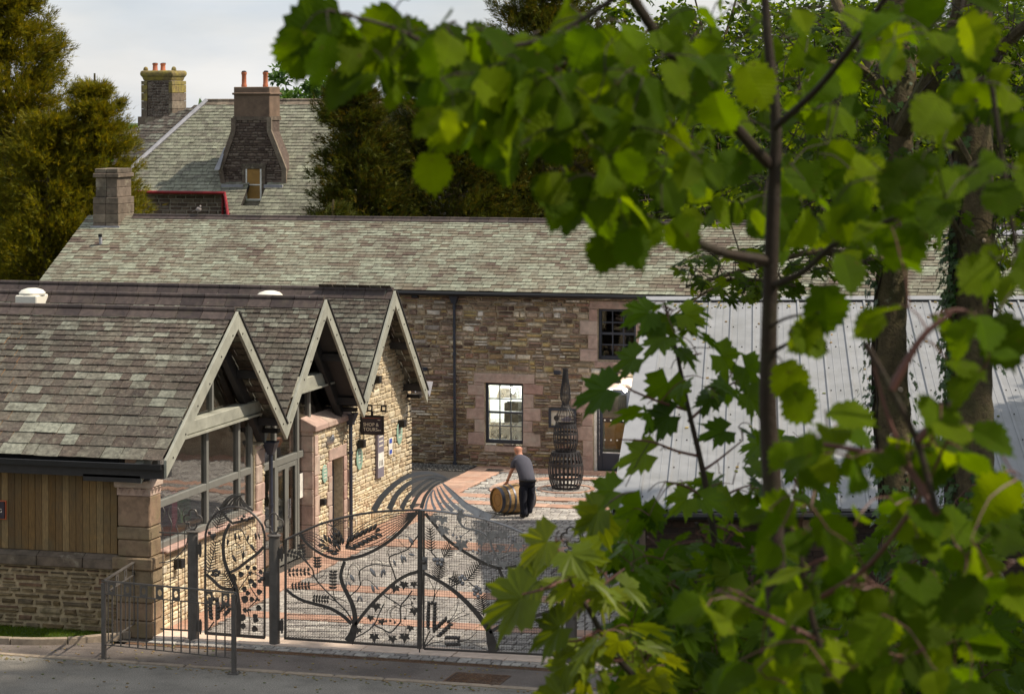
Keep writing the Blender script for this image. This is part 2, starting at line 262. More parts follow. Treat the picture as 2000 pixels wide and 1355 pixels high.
class MB:
    """collects shapes in world coordinates and links them as one mesh object"""
    def __init__(s): s.v = []; s.f = []
    def add(s, V, Fc):
        k = len(s.v); s.v += [tuple(map(float, p)) for p in V]; s.f += [tuple(i+k for i in f) for f in Fc]; return s
    def box(s, x0, x1, y0, y1, z0, z1, ch=0):
        return s.obox(((x0+x1)/2, (y0+y1)/2, (z0+z1)/2), (x1-x0, y1-y0, z1-z0))
    def obox(s, c, d, U=(1, 0, 0), W=(0, 1, 0), T=(0, 0, 1)):
        c = np.array(c, float); U = np.array(U)*d[0]/2; W = np.array(W)*d[1]/2; T = np.array(T)*d[2]/2
        V = [c+a*U+b*W+e*T for e in (-1, 1) for b in (-1, 1) for a in (-1, 1)]
        return s.add(V, [(0, 2, 3, 1), (4, 5, 7, 6), (0, 1, 5, 4), (2, 6, 7, 3), (0, 4, 6, 2), (1, 3, 7, 5)])
    def prism(s, poly, ex):       # poly: list of 3-D points, ex: extrusion vector
        n = len(poly); P = [np.array(p, float) for p in poly]; Q = [p+np.array(ex) for p in P]
        return s.add(P+Q, [tuple(range(n-1, -1, -1)), tuple(range(n, 2*n))]+[(i, (i+1) % n, (i+1) % n+n, i+n) for i in range(n)])
    def tube(s, pts, r, n=8, caps=True):
        P = [np.array(p, float) for p in pts]; m = len(P); rr = r if hasattr(r, '__len__') else [r]*m; V = []; a = None
        for i in range(m):
            t = P[min(i+1, m-1)]-P[max(i-1, 0)]; t = t/(np.linalg.norm(t)+1e-9)
            if a is None: a = np.cross(t, (0, 0, 1) if abs(t[2]) < .9 else (0, 1, 0))
            a = a-t*(a@t); a = a/(np.linalg.norm(a)+1e-9); b = np.cross(t, a)
            V += [P[i]+rr[i]*(a*math.cos(q)+b*math.sin(q)) for q in [2*math.pi*k/n for k in range(n)]]
        Fc = [(i*n+k, i*n+(k+1) % n, (i+1)*n+(k+1) % n, (i+1)*n+k) for i in range(m-1) for k in range(n)]
        if caps: Fc += [tuple(range(n-1, -1, -1)), tuple(range((m-1)*n, m*n))]
        return s.add(V, Fc)
    def strip(s, pts, w, nrm, t):  # flat bar along pts lying in the plane with normal nrm
        P = [np.array(p, float) for p in pts]; m = len(P); ww = w if hasattr(w, '__len__') else [w]*m; nrm = np.array(nrm, float); V = []
        for i in range(m):
            d = P[min(i+1, m-1)]-P[max(i-1, 0)]; d = d/(np.linalg.norm(d)+1e-9); q = np.cross(nrm, d); q = q/(np.linalg.norm(q)+1e-9)
            for a, b in ((-1, -1), (1, -1), (1, 1), (-1, 1)): V.append(P[i]+q*a*ww[i]/2+nrm*b*t/2)
        Fc = [(i*4+k, i*4+(k+1) % 4, i*4+4+(k+1) % 4, i*4+4+k) for i in range(m-1) for k in range(4)]+[(3, 2, 1, 0), tuple(range(4*m-4, 4*m))]
        return s.add(V, Fc)
    def lathe(s, prof, c=(0, 0, 0), n=24, A=(0, 0, 1), U=(1, 0, 0), closed=False):   # prof: (r, h)
        A = np.array(A, float); U = np.array(U, float); B = np.cross(A, U); c = np.array(c, float); m = len(prof)
        V = [c+A*h+r*(U*math.cos(2*math.pi*k/n)+B*math.sin(2*math.pi*k/n)) for r, h in prof for k in range(n)]
        Fc = [(i*n+k, i*n+(k+1) % n, (i+1)*n+(k+1) % n, (i+1)*n+k) for i in range(m-1) for k in range(n)]
        if closed: Fc += [((m-1)*n+k, (m-1)*n+(k+1) % n, (k+1) % n, k) for k in range(n)]
        else: Fc += [tuple(range(n-1, -1, -1)), tuple(range((m-1)*n, m*n))]
        return s.add(V, Fc)
    def ball(s, c, r, n=8):
        rz = r if hasattr(r, '__len__') else (r, r, r); prof = [(math.sin(math.pi*(i+.02)/(n+.04)), -math.cos(math.pi*(i+.02)/(n+.04))) for i in range(n+1)]; k = len(s.v)
        s.lathe([(max(a, .02), b) for a, b in prof], (0, 0, 0), n+2)
        for i in range(k, len(s.v)): x = s.v[i]; s.v[i] = (c[0]+x[0]*rz[0], c[1]+x[1]*rz[1], c[2]+x[2]*rz[2])
        return s
    def build(s, name, mat, parent=None, smooth=False, bevel=0, kind=None, label=None):
        m = bpy.data.meshes.new(name); m.from_pydata(s.v, [], s.f); m.materials.append(MATS[mat])
        if smooth:
            m.polygons.foreach_set('use_smooth', np.ones(len(m.polygons), bool))
        m.update(); o = link(bpy.data.objects.new(name, m))
        if smooth:
            bm = bmesh.new(); bm.from_mesh(m)
            for e in bm.edges:
                if len(e.link_faces) == 2 and e.calc_face_angle(0) > .7: e.smooth = False
            bm.to_mesh(m); bm.free()
        if bevel:
            b = o.modifiers.new('bevel', 'BEVEL'); b.width = bevel; b.segments = 1; b.limit_method = 'ANGLE'
        if kind: o['kind'] = kind
        if label: o['label'] = label
        return adopt(o, parent)
def curve_pts(P, n=6):            # Catmull-Rom through the points
    P = [np.array(p, float) for p in P]; P = [2*P[0]-P[1]]+P+[2*P[-1]-P[-2]]; out = []
    for i in range(1, len(P)-2):
        for k in range(n):
            t = k/n; a, b, c, d = P[i-1:i+3]
            out.append(.5*((2*b)+(-a+c)*t+(2*a-5*b+4*c-d)*t*t+(-a+3*b-3*c+d)*t**3))
    out.append(P[-2]); return out
# ---- prototypes of small pieces: unit shapes, x across, y along, z out of the surface
def proto_stone(seed):
    r = random.Random(seed); base = [(-.5, -.5), (0, -.5), (.5, -.5), (.5, 0), (.5, .5), (0, .5), (-.5, .5), (-.5, 0)]; j = lambda a: r.uniform(-a, a)
    o = [(x+(-abs(j(.07)) if x > 0 else abs(j(.07)) if x < 0 else j(.1)), y+(-abs(j(.16)) if y > 0 else abs(j(.16)) if y < 0 else j(.1))) for x, y in base]
    V = [(x, y, 0) for x, y in o]+[(x*.97, y*.93, .6) for x, y in o]+[(x*.86+j(.02), y*.72+j(.03), 1+j(.15)) for x, y in o]
    Fc = [(a+i, a+(i+1) % 8, a+8+(i+1) % 8, a+8+i) for a in (0, 8) for i in range(8)]+[tuple(range(16, 24))]
    return np.array(V), Fc
def proto_block(seed, ch=.05):
    r = random.Random(seed); j = lambda a: r.uniform(-a, a); q = [(-.5, -.5), (.5, -.5), (.5, .5), (-.5, .5)]
    o = [(x+j(.02), y+j(.02)) for x, y in q]; V = [(x, y, 0) for x, y in o]+[(x, y, .8) for x, y in o]+[(x*(1-ch*2), y*(1-ch*2), 1+j(.1)) for x, y in o]
    return np.array(V), [(a+i, a+(i+1) % 4, a+4+(i+1) % 4, a+4+i) for a in (0, 4) for i in range(4)]+[(8, 9, 10, 11)]
def proto_slate(seed):            # y up the slope; lower edge ragged and lifted
    r = random.Random(seed); j = lambda a: r.uniform(-a, a)
    lo = [(-.5, -.5+abs(j(.035))), (-.18, -.5+abs(j(.02))), (.18, -.5+abs(j(.02))), (.5, -.5+abs(j(.035)))]; k = j(.12)
    V = [(x, y, 1.65) for x, y in lo]+[(x, y, 2.1+k*x) for x, y in lo]+[(.49, .62, -.2), (-.49, .62, -.2), (.49, .62, .7), (-.49, .62, .7)]
    return np.array(V), [(0, 1, 5, 4), (1, 2, 6, 5), (2, 3, 7, 6), (4, 5, 6, 7, 10, 11), (3, 8, 10, 7), (9, 0, 4, 11)]
STONES = [proto_stone(i) for i in range(10)]; BLOCKS = [proto_block(i) for i in range(5)]; SLATES = [proto_slate(i) for i in range(8)]
BOX = [proto_block(9, .02)]
def rank(Ms):
    T = Ms[:, :3, 3]; p = proj(T); sz = np.sqrt(np.linalg.norm(Ms[:, :3, 0], axis=1)*np.linalg.norm(Ms[:, :3, 1], axis=1))/np.maximum(p[:, 2], 1)*F
    inside = (p[:, 0] > -60) & (p[:, 0] < 2060) & (p[:, 1] > -60) & (p[:, 1] < 1415) & (p[:, 2] > 0)
    return np.where(inside, sz, -1), inside
def join_pieces(name, Ms, pi, protos, mat, parent, kind='stuff', smooth=False, uv=True):
    Vs, FLs, CNTs, UVs, RNs = [], [], [], [], []; off = 0
    for k, (PV, PF) in enumerate(protos):
        M = Ms[pi == k]
        if not len(M): continue
        n = len(PV); W = np.einsum('mij,nj->mni', M[:, :3, :3], PV)+M[:, None, :3, 3]; fl = np.concatenate([np.array(f) for f in PF]); cn = np.array([len(f) for f in PF])
        Vs.append(W.reshape(-1, 3)); FLs.append((fl[None]+(np.arange(len(M))*n)[:, None]+off).ravel()); CNTs.append(np.tile(cn, len(M)))
        UVs.append(np.tile(PV[:, :2], (len(M), 1))); RNs.append(np.repeat(NR.random(len(M)), n)); off += n*len(M)
    if not Vs: return None
    m = fast_mesh(name, np.concatenate(Vs), np.concatenate(FLs), np.concatenate(CNTs), np.concatenate(UVs) if uv else None, np.concatenate(RNs), smooth)
    m.materials.append(MATS[mat]); o = link(bpy.data.objects.new(name, m))
    if kind: o['kind'] = kind
    return adopt(o, parent)
PCACHE = {}
def pieces(parent, name, Ms, protos, mat, limit=300, minpx=9, rest=None, key=None, smooth=False, keep_off=True):
    """the pieces that show largest become parts of their own, the rest one joined part"""
    if not len(Ms): return
    Ms = np.array(Ms, float); sz, ins = rank(Ms); pi = NR.integers(0, len(protos), len(Ms)); order = np.argsort(-sz)
    solo = [i for i in order[:limit] if sz[i] >= minpx]; mask = np.ones(len(Ms), bool); mask[solo] = False
    key = key or (name, mat)
    for i in solo:
        k = (key, int(pi[i]))
        if k not in PCACHE:
            PV, PF = protos[pi[i]]; fl = np.concatenate([np.array(f) for f in PF]); m = fast_mesh(name, PV, fl, [len(f) for f in PF], PV[:, :2], None, smooth); m.materials.append(MATS[mat]); PCACHE[k] = m
        o = link(bpy.data.objects.new(name, PCACHE[k])); adopt(o, parent); o.matrix_basis = Matrix([list(r) for r in Ms[i]])
    if mask.any(): join_pieces(rest or name+'s', Ms[mask], pi[mask], protos, mat, parent, smooth=smooth)
def frame_M(c, X, Y, Z): M = np.eye(4); M[:3, 0] = X; M[:3, 1] = Y; M[:3, 2] = Z; M[:3, 3] = c; return M
class Plane:                      # u across, v up, n outward
    def __init__(s, O, U, V): s.O = np.array(O, float); s.U = np.array(U, float)/np.linalg.norm(U); s.V = np.array(V, float)/np.linalg.norm(V); s.N = np.cross(s.U, s.V)
    def P(s, u, v, n=0): return s.O+s.U*u+s.V*v+s.N*n
    def uv(s, p): d = np.array(p)-s.O; return (d@s.U, d@s.V)
    def hit(s, px, py): r = ray(px, py); t = ((s.O-C0)@s.N)/(r@s.N); return s.uv(C0+r*t)
def spans(poly, v, holes=()):
    xs = []; n = len(poly)
    for i in range(n):
        (u0, v0), (u1, v1) = poly[i], poly[(i+1) % n]
        if (v0 <= v) != (v1 <= v): xs.append(u0+(v-v0)*(u1-u0)/(v1-v0))
    xs.sort(); sp = [(xs[i], xs[i+1]) for i in range(0, len(xs)-1, 2)]
    for (a, b, c, d) in holes:
        if c < v < d:
            ns = []
            for (x, y) in sp:
                if b <= x or a >= y: ns.append((x, y)); continue
                if a > x: ns.append((x, a))
                if b < y: ns.append((b, y))
            sp = ns
    return sp
def layout(pl, poly, holes, hf, wf, depth, gap=.012, jit=.3, split=0.):
    Ms = []; vs = [p[1] for p in poly]; v = min(vs); top = max(vs)
    while v < top-.02:
        h = min(hf(v), top-v+.001)
        for (a, b) in spans(poly, v+h*.5, holes):
            u = a
            while u < b-.015:
                w = wf(v)*R.uniform(1-jit, 1+jit)
                if b-(u+w) < w*.35: w = b-u
                rows = 2 if split and R.random() < split and h > .09 else 1
                for q in range(rows):
                    hh = h/rows; d = depth*R.uniform(.7, 1.25)
                    Ms.append(frame_M(pl.P(u+w/2, v+hh*(q+.5)), pl.U*max(w-gap, .02), pl.V*max(hh-gap, .02), pl.N*d))
                u += w
        v += h
    return Ms
def backing(pl, poly, holes, thick, mb=None):     # solid wall or deck behind pieces, openings left open
    mb = mb or MB(); br = sorted(set([round(p[1], 4) for p in poly]+[round(x, 4) for h in holes for x in h[2:]])); lo, hi = min(p[1] for p in poly), max(p[1] for p in poly)
    br = [b for b in br if lo <= b <= hi]
    for a, b in zip(br, br[1:]):
        if b-a < 1e-3: continue
        A = spans(poly, a+1e-4, holes); B = spans(poly, b-1e-4, holes)
        if len(A) != len(B): A = B = spans(poly, (a+b)/2, holes)
        for (p, q), (r_, s_) in zip(A, B):
            pts = [pl.P(p, a), pl.P(q, a), pl.P(s_, b), pl.P(r_, b)]
            mb.prism(pts, -pl.N*thick)
    return mb
def slates(pl, poly, parent, mat, e0, e1, w0, w1, t=.006, limit=300, holes=(), minpx=9):
    Ms = []; v = min(p[1] for p in poly); top = max(p[1] for p in poly); v0 = v
    while v < top-.03:
        f = (v-v0)/(top-v0); e = e0+(e1-e0)*f; wd = w0+(w1-w0)*f
        for (a, b) in spans(poly, min(v+e*.5, top-.01), holes):
            u = a
            while u < b-.02:
                w = wd*R.uniform(.65, 1.35)
                if b-(u+w) < wd*.4: w = b-u
                q_ = R.uniform(-.012, .012); Ms.append(frame_M(pl.P(u+w/2, v+e/2+R.uniform(-.035, .02)*e, .004), (pl.U+pl.V*q_)*(w-.008), (pl.V-pl.U*q_)*e*1.04, pl.N*t*R.uniform(.8, 1.25))); u += w
        v += e
    pieces(parent, 'slate', Ms, SLATES, mat, limit, minpx, 'slates')
def absorb(th, building, name, main):
    """a thing that belongs to a building becomes its part: main keeps the name, the other meshes hang on it"""
    kids = list(th.children); mo_ = next(k for k in kids if k.name.split('.')[0] == main); lab = th['label']; bpy.data.objects.remove(th)
    mo_.name = name; mo_.data.name = name; mo_['label'] = lab; ORIG[mo_.name] = (0, 0, 0); adopt(mo_, building)
    for k in kids:
        if k is not mo_: adopt(k, mo_); k.matrix_parent_inverse = Matrix.Identity(4)
    return mo_
def text(s, size, M, mat, parent, name='lettering', ext=.002, align='LEFT'):
    c = bpy.data.curves.new(name, 'FONT'); c.body = s; c.size = size; c.extrude = ext; c.align_x = align; c.materials.append(MATS[mat]); c.resolution_u = 3
    o = bpy.data.objects.new(name, c); link(o); dg = bpy.context.evaluated_depsgraph_get(); m = bpy.data.meshes.new_from_object(o.evaluated_get(dg)); bpy.data.objects.remove(o)
    o = link(bpy.data.objects.new(name, m)); adopt(o, parent); o.matrix_basis = Matrix([list(r) for r in M]); return o
# ================================================================ GROUND
def sheet(name, pts, z, mat, kind='structure'):
    b = MB(); b.add([(x, y, z) for x, y in pts], [tuple(range(len(pts)))]); return b.build(name, mat, None, kind=kind)
def rect(name, x0, x1, y0, y1, z, mat): return sheet(name, [(x0, y0), (x1, y0), (x1, y1), (x0, y1)], z, mat)
rect('ground', -500, 500, -200, 900, -.12, 'far_grass')
road = rect('road', -70, 60, 28, 38.62, 0, 'asphalt_road')
# the wooded bank that rises from the road to where the photographer stands
b = MB(); ys = [28.6, 26, 20, 14, 8, 3, -2, -10, -40]; zs = [0, .8, 3.1, 5.0, 6.7, 7.8, 8.0, 8.2, 9]
xs = list(range(-60, 61, 3)); V = []; Fc = []
for i, (y, z) in enumerate(zip(ys, zs)):
    for x in xs: V.append((x, y, z-.02+(R.uniform(-.15, .12) if 0 < i else 0)))
for i in range(len(ys)-1):
    for k in range(len(xs)-1): a = i*len(xs)+k; Fc.append((a, a+1, a+1+len(xs), a+len(xs)))
b.add(V, Fc).build('bank', 'bank_soil', None, smooth=True, kind='structure')
apron = rect('pavement', -34, -9.2, 38.75, 39.96, .004, 'asphalt_apron')
rect('yard_ground', -22.5, 5, 40.14, 61.7, .0, 'sett_bed')
rect('passage_ground', -32, -18.6, 54.9, 61.6, .012, 'asphalt_dark')
# kerb stones along the road
kerb = thing('kerb', 'flush line of pale kerb stones along the edge of the road', 'kerb', (-15, 38.68, 0))
Ms = []; x = -20.9
while x < -8.5:
    w = R.uniform(.85, .95); Ms.append(frame_M((x+w/2, 38.685, -.03), (w-.012, 0, 0), (0, .13, 0), (0, 0, .05))); x += w
pieces(kerb, 'kerb_stone', Ms, BLOCKS, 'kerb_stone', 60, 4)
def kerb_line(th, pts, w=.13, h=.12, seg=.9, out=1):
    P = curve_pts([(x, y, 0) for x, y in pts], 6); acc = 0; a = P[0]
    poly = [a]
    for p, q in zip(P, P[1:]):
        acc += np.linalg.norm(q-p); poly.append(q)
        if acc > seg or q is P[-1]:
            if len(poly) > 1:
                d = poly[-1]-poly[0]; d = d/np.linalg.norm(d); s = [poly[0]+d*.006]+poly[1:-1]+[poly[-1]-d*.006]
                MB().strip([p_+np.array([0, 0, h/2-.02]) for p_ in s], w, (0, 0, 1), h+.04).build('kerb_stone', 'kerb_stone', th, bevel=.012)
            poly = [q]; acc = 0
kl = thing('raised_kerb', 'raised pale kerb curving round the grass patch by the clad building', 'kerb', (-20, 39.4, 0), 'raised kerbs')
kerb_line(kl, [(-28, 39.32), (-24, 39.35), (-21.2, 39.42), (-20.1, 39.65), (-19.5, 40.1), (-19.15, 40.5)])
kr = thing('raised_kerb', 'raised kerb edging the grass beneath the leaves at lower right', 'kerb', (-9.5, 38.6, 0), 'raised kerbs')
c1, c2, c3 = az(1222, 1313), az(1290, 1336), az(1370, 1352)
kerb_line(kr, [(c1[0]-.1, c1[1]+.5), tuple(c1[:2]), tuple(c2[:2]), tuple(c3[:2]), (c3[0]+3, c3[1]+.1)])
def grass(name, poly, n, hgt=.05):
    x0, x1 = min(p[0] for p in poly), max(p[0] for p in poly); y0, y1 = min(p[1] for p in poly), max(p[1] for p in poly)
    bl = (np.array([(-.5, 0, 0), (.5, 0, 0), (.1, 1, .35)]), [(0, 1, 2)]); Ms = []
    while len(Ms) < n:
        y = R.uniform(y0, y1); sp = spans(poly, y)
        if not sp: continue
        x = R.uniform(*sp[0]); a = R.uniform(0, 6.28); h = hgt*R.uniform(.5, 1.4)
        Ms.append(frame_M((x, y, .05), (.008*math.cos(a), .008*math.sin(a), 0), (R.uniform(-.02, .02), R.uniform(-.02, .02), h), (-h*math.sin(a)*.8, h*math.cos(a)*.8, 0)))
    o = join_pieces(name, np.array(Ms), np.zeros(len(Ms), int), [bl], 'grass_blade', None, uv=False); return o
gp1 = [(-28, 39.4), (-21.2, 39.48), (-20.15, 39.72), (-19.6, 40.1), (-19.25, 40.55), (-28, 40.55)]
sheet('lawn', gp1, .05, 'far_grass'); g = grass('grass', gp1, 24000); 
gp2 = [(c1[0]+.05, c1[1]+.1), (c2[0]+.05, c2[1]+.1), (c3[0], c3[1]+.1), (c3[0]+4, c3[1]+.2), (c3[0]+4, c3[1]+2.2), (c1[0], c1[1]+2.2)]
gp2s = sorted(gp2, key=lambda p: 0); sheet('verge_lawn', gp2, .05, 'far_grass'); grass('verge_grass', [gp2[0], gp2[1], gp2[2], gp2[3], gp2[4], gp2[5]], 12000)
# rusty drain channel in front of the gates
dr = thing('drain_channel', 'rusty slotted drain channel running in front of the gates', 'drain', (-15, 40.05, 0))
b = MB(); x = -19.0
while x < -9.9:
    MB().box(x, x+.49, 39.965, 39.985, -.02, .012).box(x, x+.49, 40.115, 40.135, -.02, .012).build('drain_edge', 'rusty', dr)
    k = x
    while k < x+.48: b.box(k, k+.016, 39.985, 40.115, -.02, .008); k += .034
    x += .5
b.build('drain_slots', 'rusty', dr, kind='stuff'); MB().box(-19, -9.5, 39.985, 40.115, -.05, -.021).build('drain_trough', 'iron_drain', dr)
# manhole cover with a pattern of raised studs
mh = thing('manhole_cover', 'rusty square manhole cover set in the pavement before the gates', 'manhole cover', (-12.3, 39.0, 0))
MB().box(-12.75, -11.85, 38.8, 39.45, -.02, .009).build('cover_plate', 'iron_drain', mh)
Ms = [frame_M((-12.7+.0555*i+(.02 if k % 2 else 0), 38.84+.0472*k, .008), (.045, 0, 0), (0, .02, 0), (0, 0, .01)) for i in range(16) for k in range(13)]
pieces(mh, 'stud', Ms, BOX, 'rusty', 0, rest='studs')
for q in ((-12.78, -12.75, 38.77, 39.48), (-11.85, -11.82, 38.77, 39.48), (-12.75, -11.85, 38.77, 38.8), (-12.75, -11.85, 39.45, 39.48)): MB().box(*q, -.02, .014).build('cover_frame', 'rusty', mh)
lit = []
for _ in range(900):
    s_ = R.uniform(.012, .04); a_ = R.uniform(0, 6.28); x, y = R.uniform(-22, -8), R.choice([R.uniform(34, 38.5), R.uniform(38.5, 40.2), R.uniform(38.3, 38.6)]); lit.append(frame_M((x, y, .008), (s_*math.cos(a_), s_*math.sin(a_), 0), (-s_*math.sin(a_), s_*math.cos(a_), 0), (0, 0, s_*.25)))
join_pieces('leaf_litter', np.array(lit), NR.integers(0, 5, len(lit)), BLOCKS, 'litter', None, uv=False)
# ---- yard paving
SC = np.array([-16.12, 58.5])
def red(x, y):
    if y < 40.5: return 0
    if y < 41.1: return 2
    if (x < -18.1 and y < 55.4) or (-19.3 < x < -18.45 and y >= 55.4): return 1
    for a, b_ in ((55.8, 56.25), (56.75, 57.25), (60.75, 61.6), (50.1, 50.95), (45.3, 45.85), (42.6, 43.1)):
        if a < y < b_ and x > -18.5: return 1
    d = math.hypot(x-SC[0], y-SC[1])
    if 1.5 < d < 1.85: return 3
    return 0
pav = thing('granite_setts', 'grey granite sett paving of the courtyard', 'paving', (-14, 50, 0))
Ms = []; y = 40.15
while y < 61.6:
    h = .165*R.uniform(.9, 1.1); x = -19.4+R.uniform(0, .2) if y > 54.9 else -18.75+R.uniform(0, .1)
    while x < -7.8:
        wv = .2*R.uniform(.75, 1.3); cx, cy = x+wv/2, y+h/2
        if not red(cx, cy) and not (cy < 40.5 and (cx > -10 or cx < -19)): Ms.append(frame_M((cx, cy, -.01), (wv-.02, 0, 0), (0, h-.024, 0), (0, 0, .036*R.uniform(.9, 1.08))))
        x += wv
    y += h
pieces(pav, 'sett', Ms, BLOCKS, 'sett', 300, 3)
rp = thing('red_paving', 'bands of red sandstone slabs laid across the courtyard', 'paving', (-18.8, 56, 0))
Ms = []; Mp = []
def slab(x0, x1, y0, y1, L=Ms): L.append(frame_M(((x0+x1)/2, (y0+y1)/2, -.01), (x1-x0-.008, 0, 0), (0, y1-y0-.008, 0), (0, 0, .046+R.uniform(0, .002))))
y = 41.1
while y < 55.4: slab(-18.78, -18.1, y, y+.45); y += .45
while y < 61.5: slab(-19.3, -18.45, y, min(y+.45, 61.55)); y += .45
for a, b_ in ((55.8, 56.25), (56.75, 57.25), (60.75, 61.15), (61.15, 61.55), (50.1, 50.52), (50.52, 50.95), (45.3, 45.85), (42.6, 43.1)):
    x = -18.45 if a > 55.4 else -18.1
    while x < -9: wv = R.uniform(.55, 1.0); slab(x, x+wv, a, b_); x += wv
x = -18.9
while x < -9.8: wv = R.uniform(.7, 1.0); slab(x, x+wv, 40.5, 41.1, Mp); x += wv
pieces(rp, 'paving_slab', Ms, BLOCKS, 'red_slab', 300, 3); pieces(rp, 'threshold_slab', Mp, BLOCKS, 'pale_slab', 60, 3)
def ring_slabs(r0, r1, n, z, nm='curved_slab'):
    for k in range(n):
        a0, a1 = 2*math.pi*k/n+.006/r1, 2*math.pi*(k+1)/n-.006/r1; pts = [a0+(a1-a0)*i/4 for i in range(5)]
        P = [(SC[0]+r1*math.cos(a), SC[1]+r1*math.sin(a), 0) for a in pts]+[(SC[0]+r0*math.cos(a), SC[1]+r0*math.sin(a), 0) for a in pts[::-1]]
        MB().prism(P, (0, 0, z)).build(nm, 'red_slab', rp)
ring_slabs(1.5, 1.85, 22, .044); ring_slabs(.6, .7, 12, .0445)
# gravel strip under the long wall, drain grate, granite edge
grv = []
for _ in range(9000): s = R.uniform(.012, .035); a = R.uniform(0, 6.28); grv.append(frame_M((R.uniform(-24, -19.35), R.uniform(60.6, 61.55), R.uniform(.01, .04)), (s*math.cos(a), s*math.sin(a), 0), (-s*math.sin(a), s*math.cos(a), 0), (0, 0, s*.7)))
join_pieces('gravel', np.array(grv), NR.integers(0, 5, len(grv)), BLOCKS, 'gravel', None, uv=False)
dg_ = thing('drain_grate', 'rectangular iron drain grate in the red slabs below the lit window', 'drain', (-18.6, 61, 0)); p = az(965, 921)
MB().box(p[0]-.2, p[0]+.2, p[1]-.16, p[1]+.16, .03, .046).build('grate_frame', 'iron_drain', dg_)
for k in range(7): MB().box(p[0]-.17+k*.05, p[0]-.15+k*.05, p[1]-.14, p[1]+.14, .046, .054).build('grate_bar', 'iron_drain', dg_)
# ================================================================ LONG BUILDING
LB = thing('long_stone_building', 'long rubble stone building with a pale green slate roof at the back of the courtyard', 'building', (-20, 61.6, 0))
pf = Plane((0, 61.6, 0), (1, 0, 0), (0, 0, 1)); WY = 61.6
W1 = (-19.13, -18.1, .62, 2.17); W2 = (-16.12, -15.12, 2.84, 4.13); DR = (-16.25, -15.2, 0, 2.15)
q = []          # dressed stones: (x0, x1, z0, z1)
def jamb(x, z0, z1, side, big=.5, small=.28, n=5):
    z = z0; k = 0
    while z < z1-.05:
        h = min((z1-z0)/n*R.uniform(.85, 1.15), z1-z); w_ = (big if k % 2 == 0 else small)*R.uniform(.85, 1.15)
        q.append((x-w_, x, z, z+h) if side < 0 else (x, x+w_, z, z+h)); z += h; k += 1
jamb(W1[0], W1[2]-.05, W1[3], -1); jamb(W1[1], W1[2]-.05, W1[3], 1); q.append((W1[0]-.3, W1[1]+.32, W1[3], W1[3]+.25)); q.append((W1[0]-.02, W1[1]+.1, W1[2]-.22, W1[2]-.05))
jamb(W2[0], W2[2]-.05, W2[3], -1, .42, .25, 4); jamb(W2[1], W2[2]-.05, W2[3], 1, .42, .25, 4); q.append((W2[0]-.2, W2[1]+.2, W2[3], W2[3]+.2)); q.append((W2[0]-.1, W2[1]+.1, W2[2]-.2, W2[2]-.05))
jamb(DR[0], 0, DR[3], -1, .55, .3, 6); jamb(DR[1], 0, DR[3], 1, .5, .3, 6); q.append((DR[0]-.25, DR[1]+.3, DR[3], DR[3]+.27))
ART = (-17.4, -16.68, 1.08, 1.58)
wp = [(-31.5, 0), (6, 0), (6, 4.5), (-31.5, 4.5)]
backing(pf, wp, [W1, W2, DR], .5).build('wall', 'mortar_far', LB)
Ms = [frame_M(pf.P((a+b_)/2, (c+d)/2), pf.U*(b_-a-.012), pf.V*(d-c-.012), pf.N*.035) for a, b_, c, d in q]
pieces(LB, 'dressed_stone', Ms, BLOCKS, 'sandstone', 80, 3)
vp = [(-22.5, 0), (-12.5, 0), (-12.5, 4.42), (-22.5, 4.42)]
Ms = layout(pf, vp, [W1, W2, DR]+q, lambda v: R.uniform(.07, .17) if v > 2.3 else R.uniform(.055, .12), lambda v: .3 if v > 2.3 else .33, .05, .024, .6, .35)
pieces(LB, 'stone', Ms, STONES, 'rubble', 300, 6)
# gables ends and rear
for X in (-31.5, 6): MB().prism([(X, 61.6, 0), (X, 67.3, 0), (X, 67.3, 4.5), (X, 64.45, 6.05), (X, 61.6, 4.5)], (.4 if X < 0 else -.4, 0, 0)).build('end_wall', 'mortar_far', LB)
MB().box(-31.5, 6, 66.9, 67.3, 0, 4.5).build('rear_wall', 'mortar_far', LB)
ey, ez, ry, rz = 61.36, 4.52, 64.42, 6.2; sl_ = math.hypot(ry-ey, rz-ez)
pr = Plane((-31.7, ey, ez), (1, 0, 0), (0, ry-ey, rz-ez)); po = [(0, 0), (38, 0), (38, sl_), (0, sl_)]
backing(pr, po, [], .06).build('roof_deck', 'roof_deck', LB)
slates(pr, po, LB, 'slate_far', .16, .12, .3, .24, .011, 300, minpx=5)
pb = Plane((6.3, 67.48, ez), (-1, 0, 0), (0, -3.06, rz-ez)); backing(pb, po, [], .06).build('rear_roof', 'slate_far', LB)
def ridge_tiles(th, x0, x1, y, z, s1, s2, L=.45, r=.05, wing=.17, mat='ridge_tile'):
    k = x0
    while k < x1-.02:
        e = min(k+L, x1); m = MB()
        m.tube([(k+.006, y, z+r*.7), (e-.006, y, z+r*.7)], [r*1.0, r*1.0], 10)
        for sg, s_ in ((-1, s1), (1, s2)):
            n = np.array([0, sg*s_, 1]); n /= np.linalg.norm(n); d = np.array([0, sg, -s_]); d /= np.linalg.norm(d)
            m.obox(np.array([(k+e)/2, y, z])+d*wing/2+n*.03, (e-k-.012, wing, .02), (1, 0, 0), tuple(d), tuple(n))
        m.build('ridge_tile', mat, th, smooth=False); k = e
ridge_tiles(LB, -30.3, 6, ry, rz, .55, .55, .55, .045, .16)
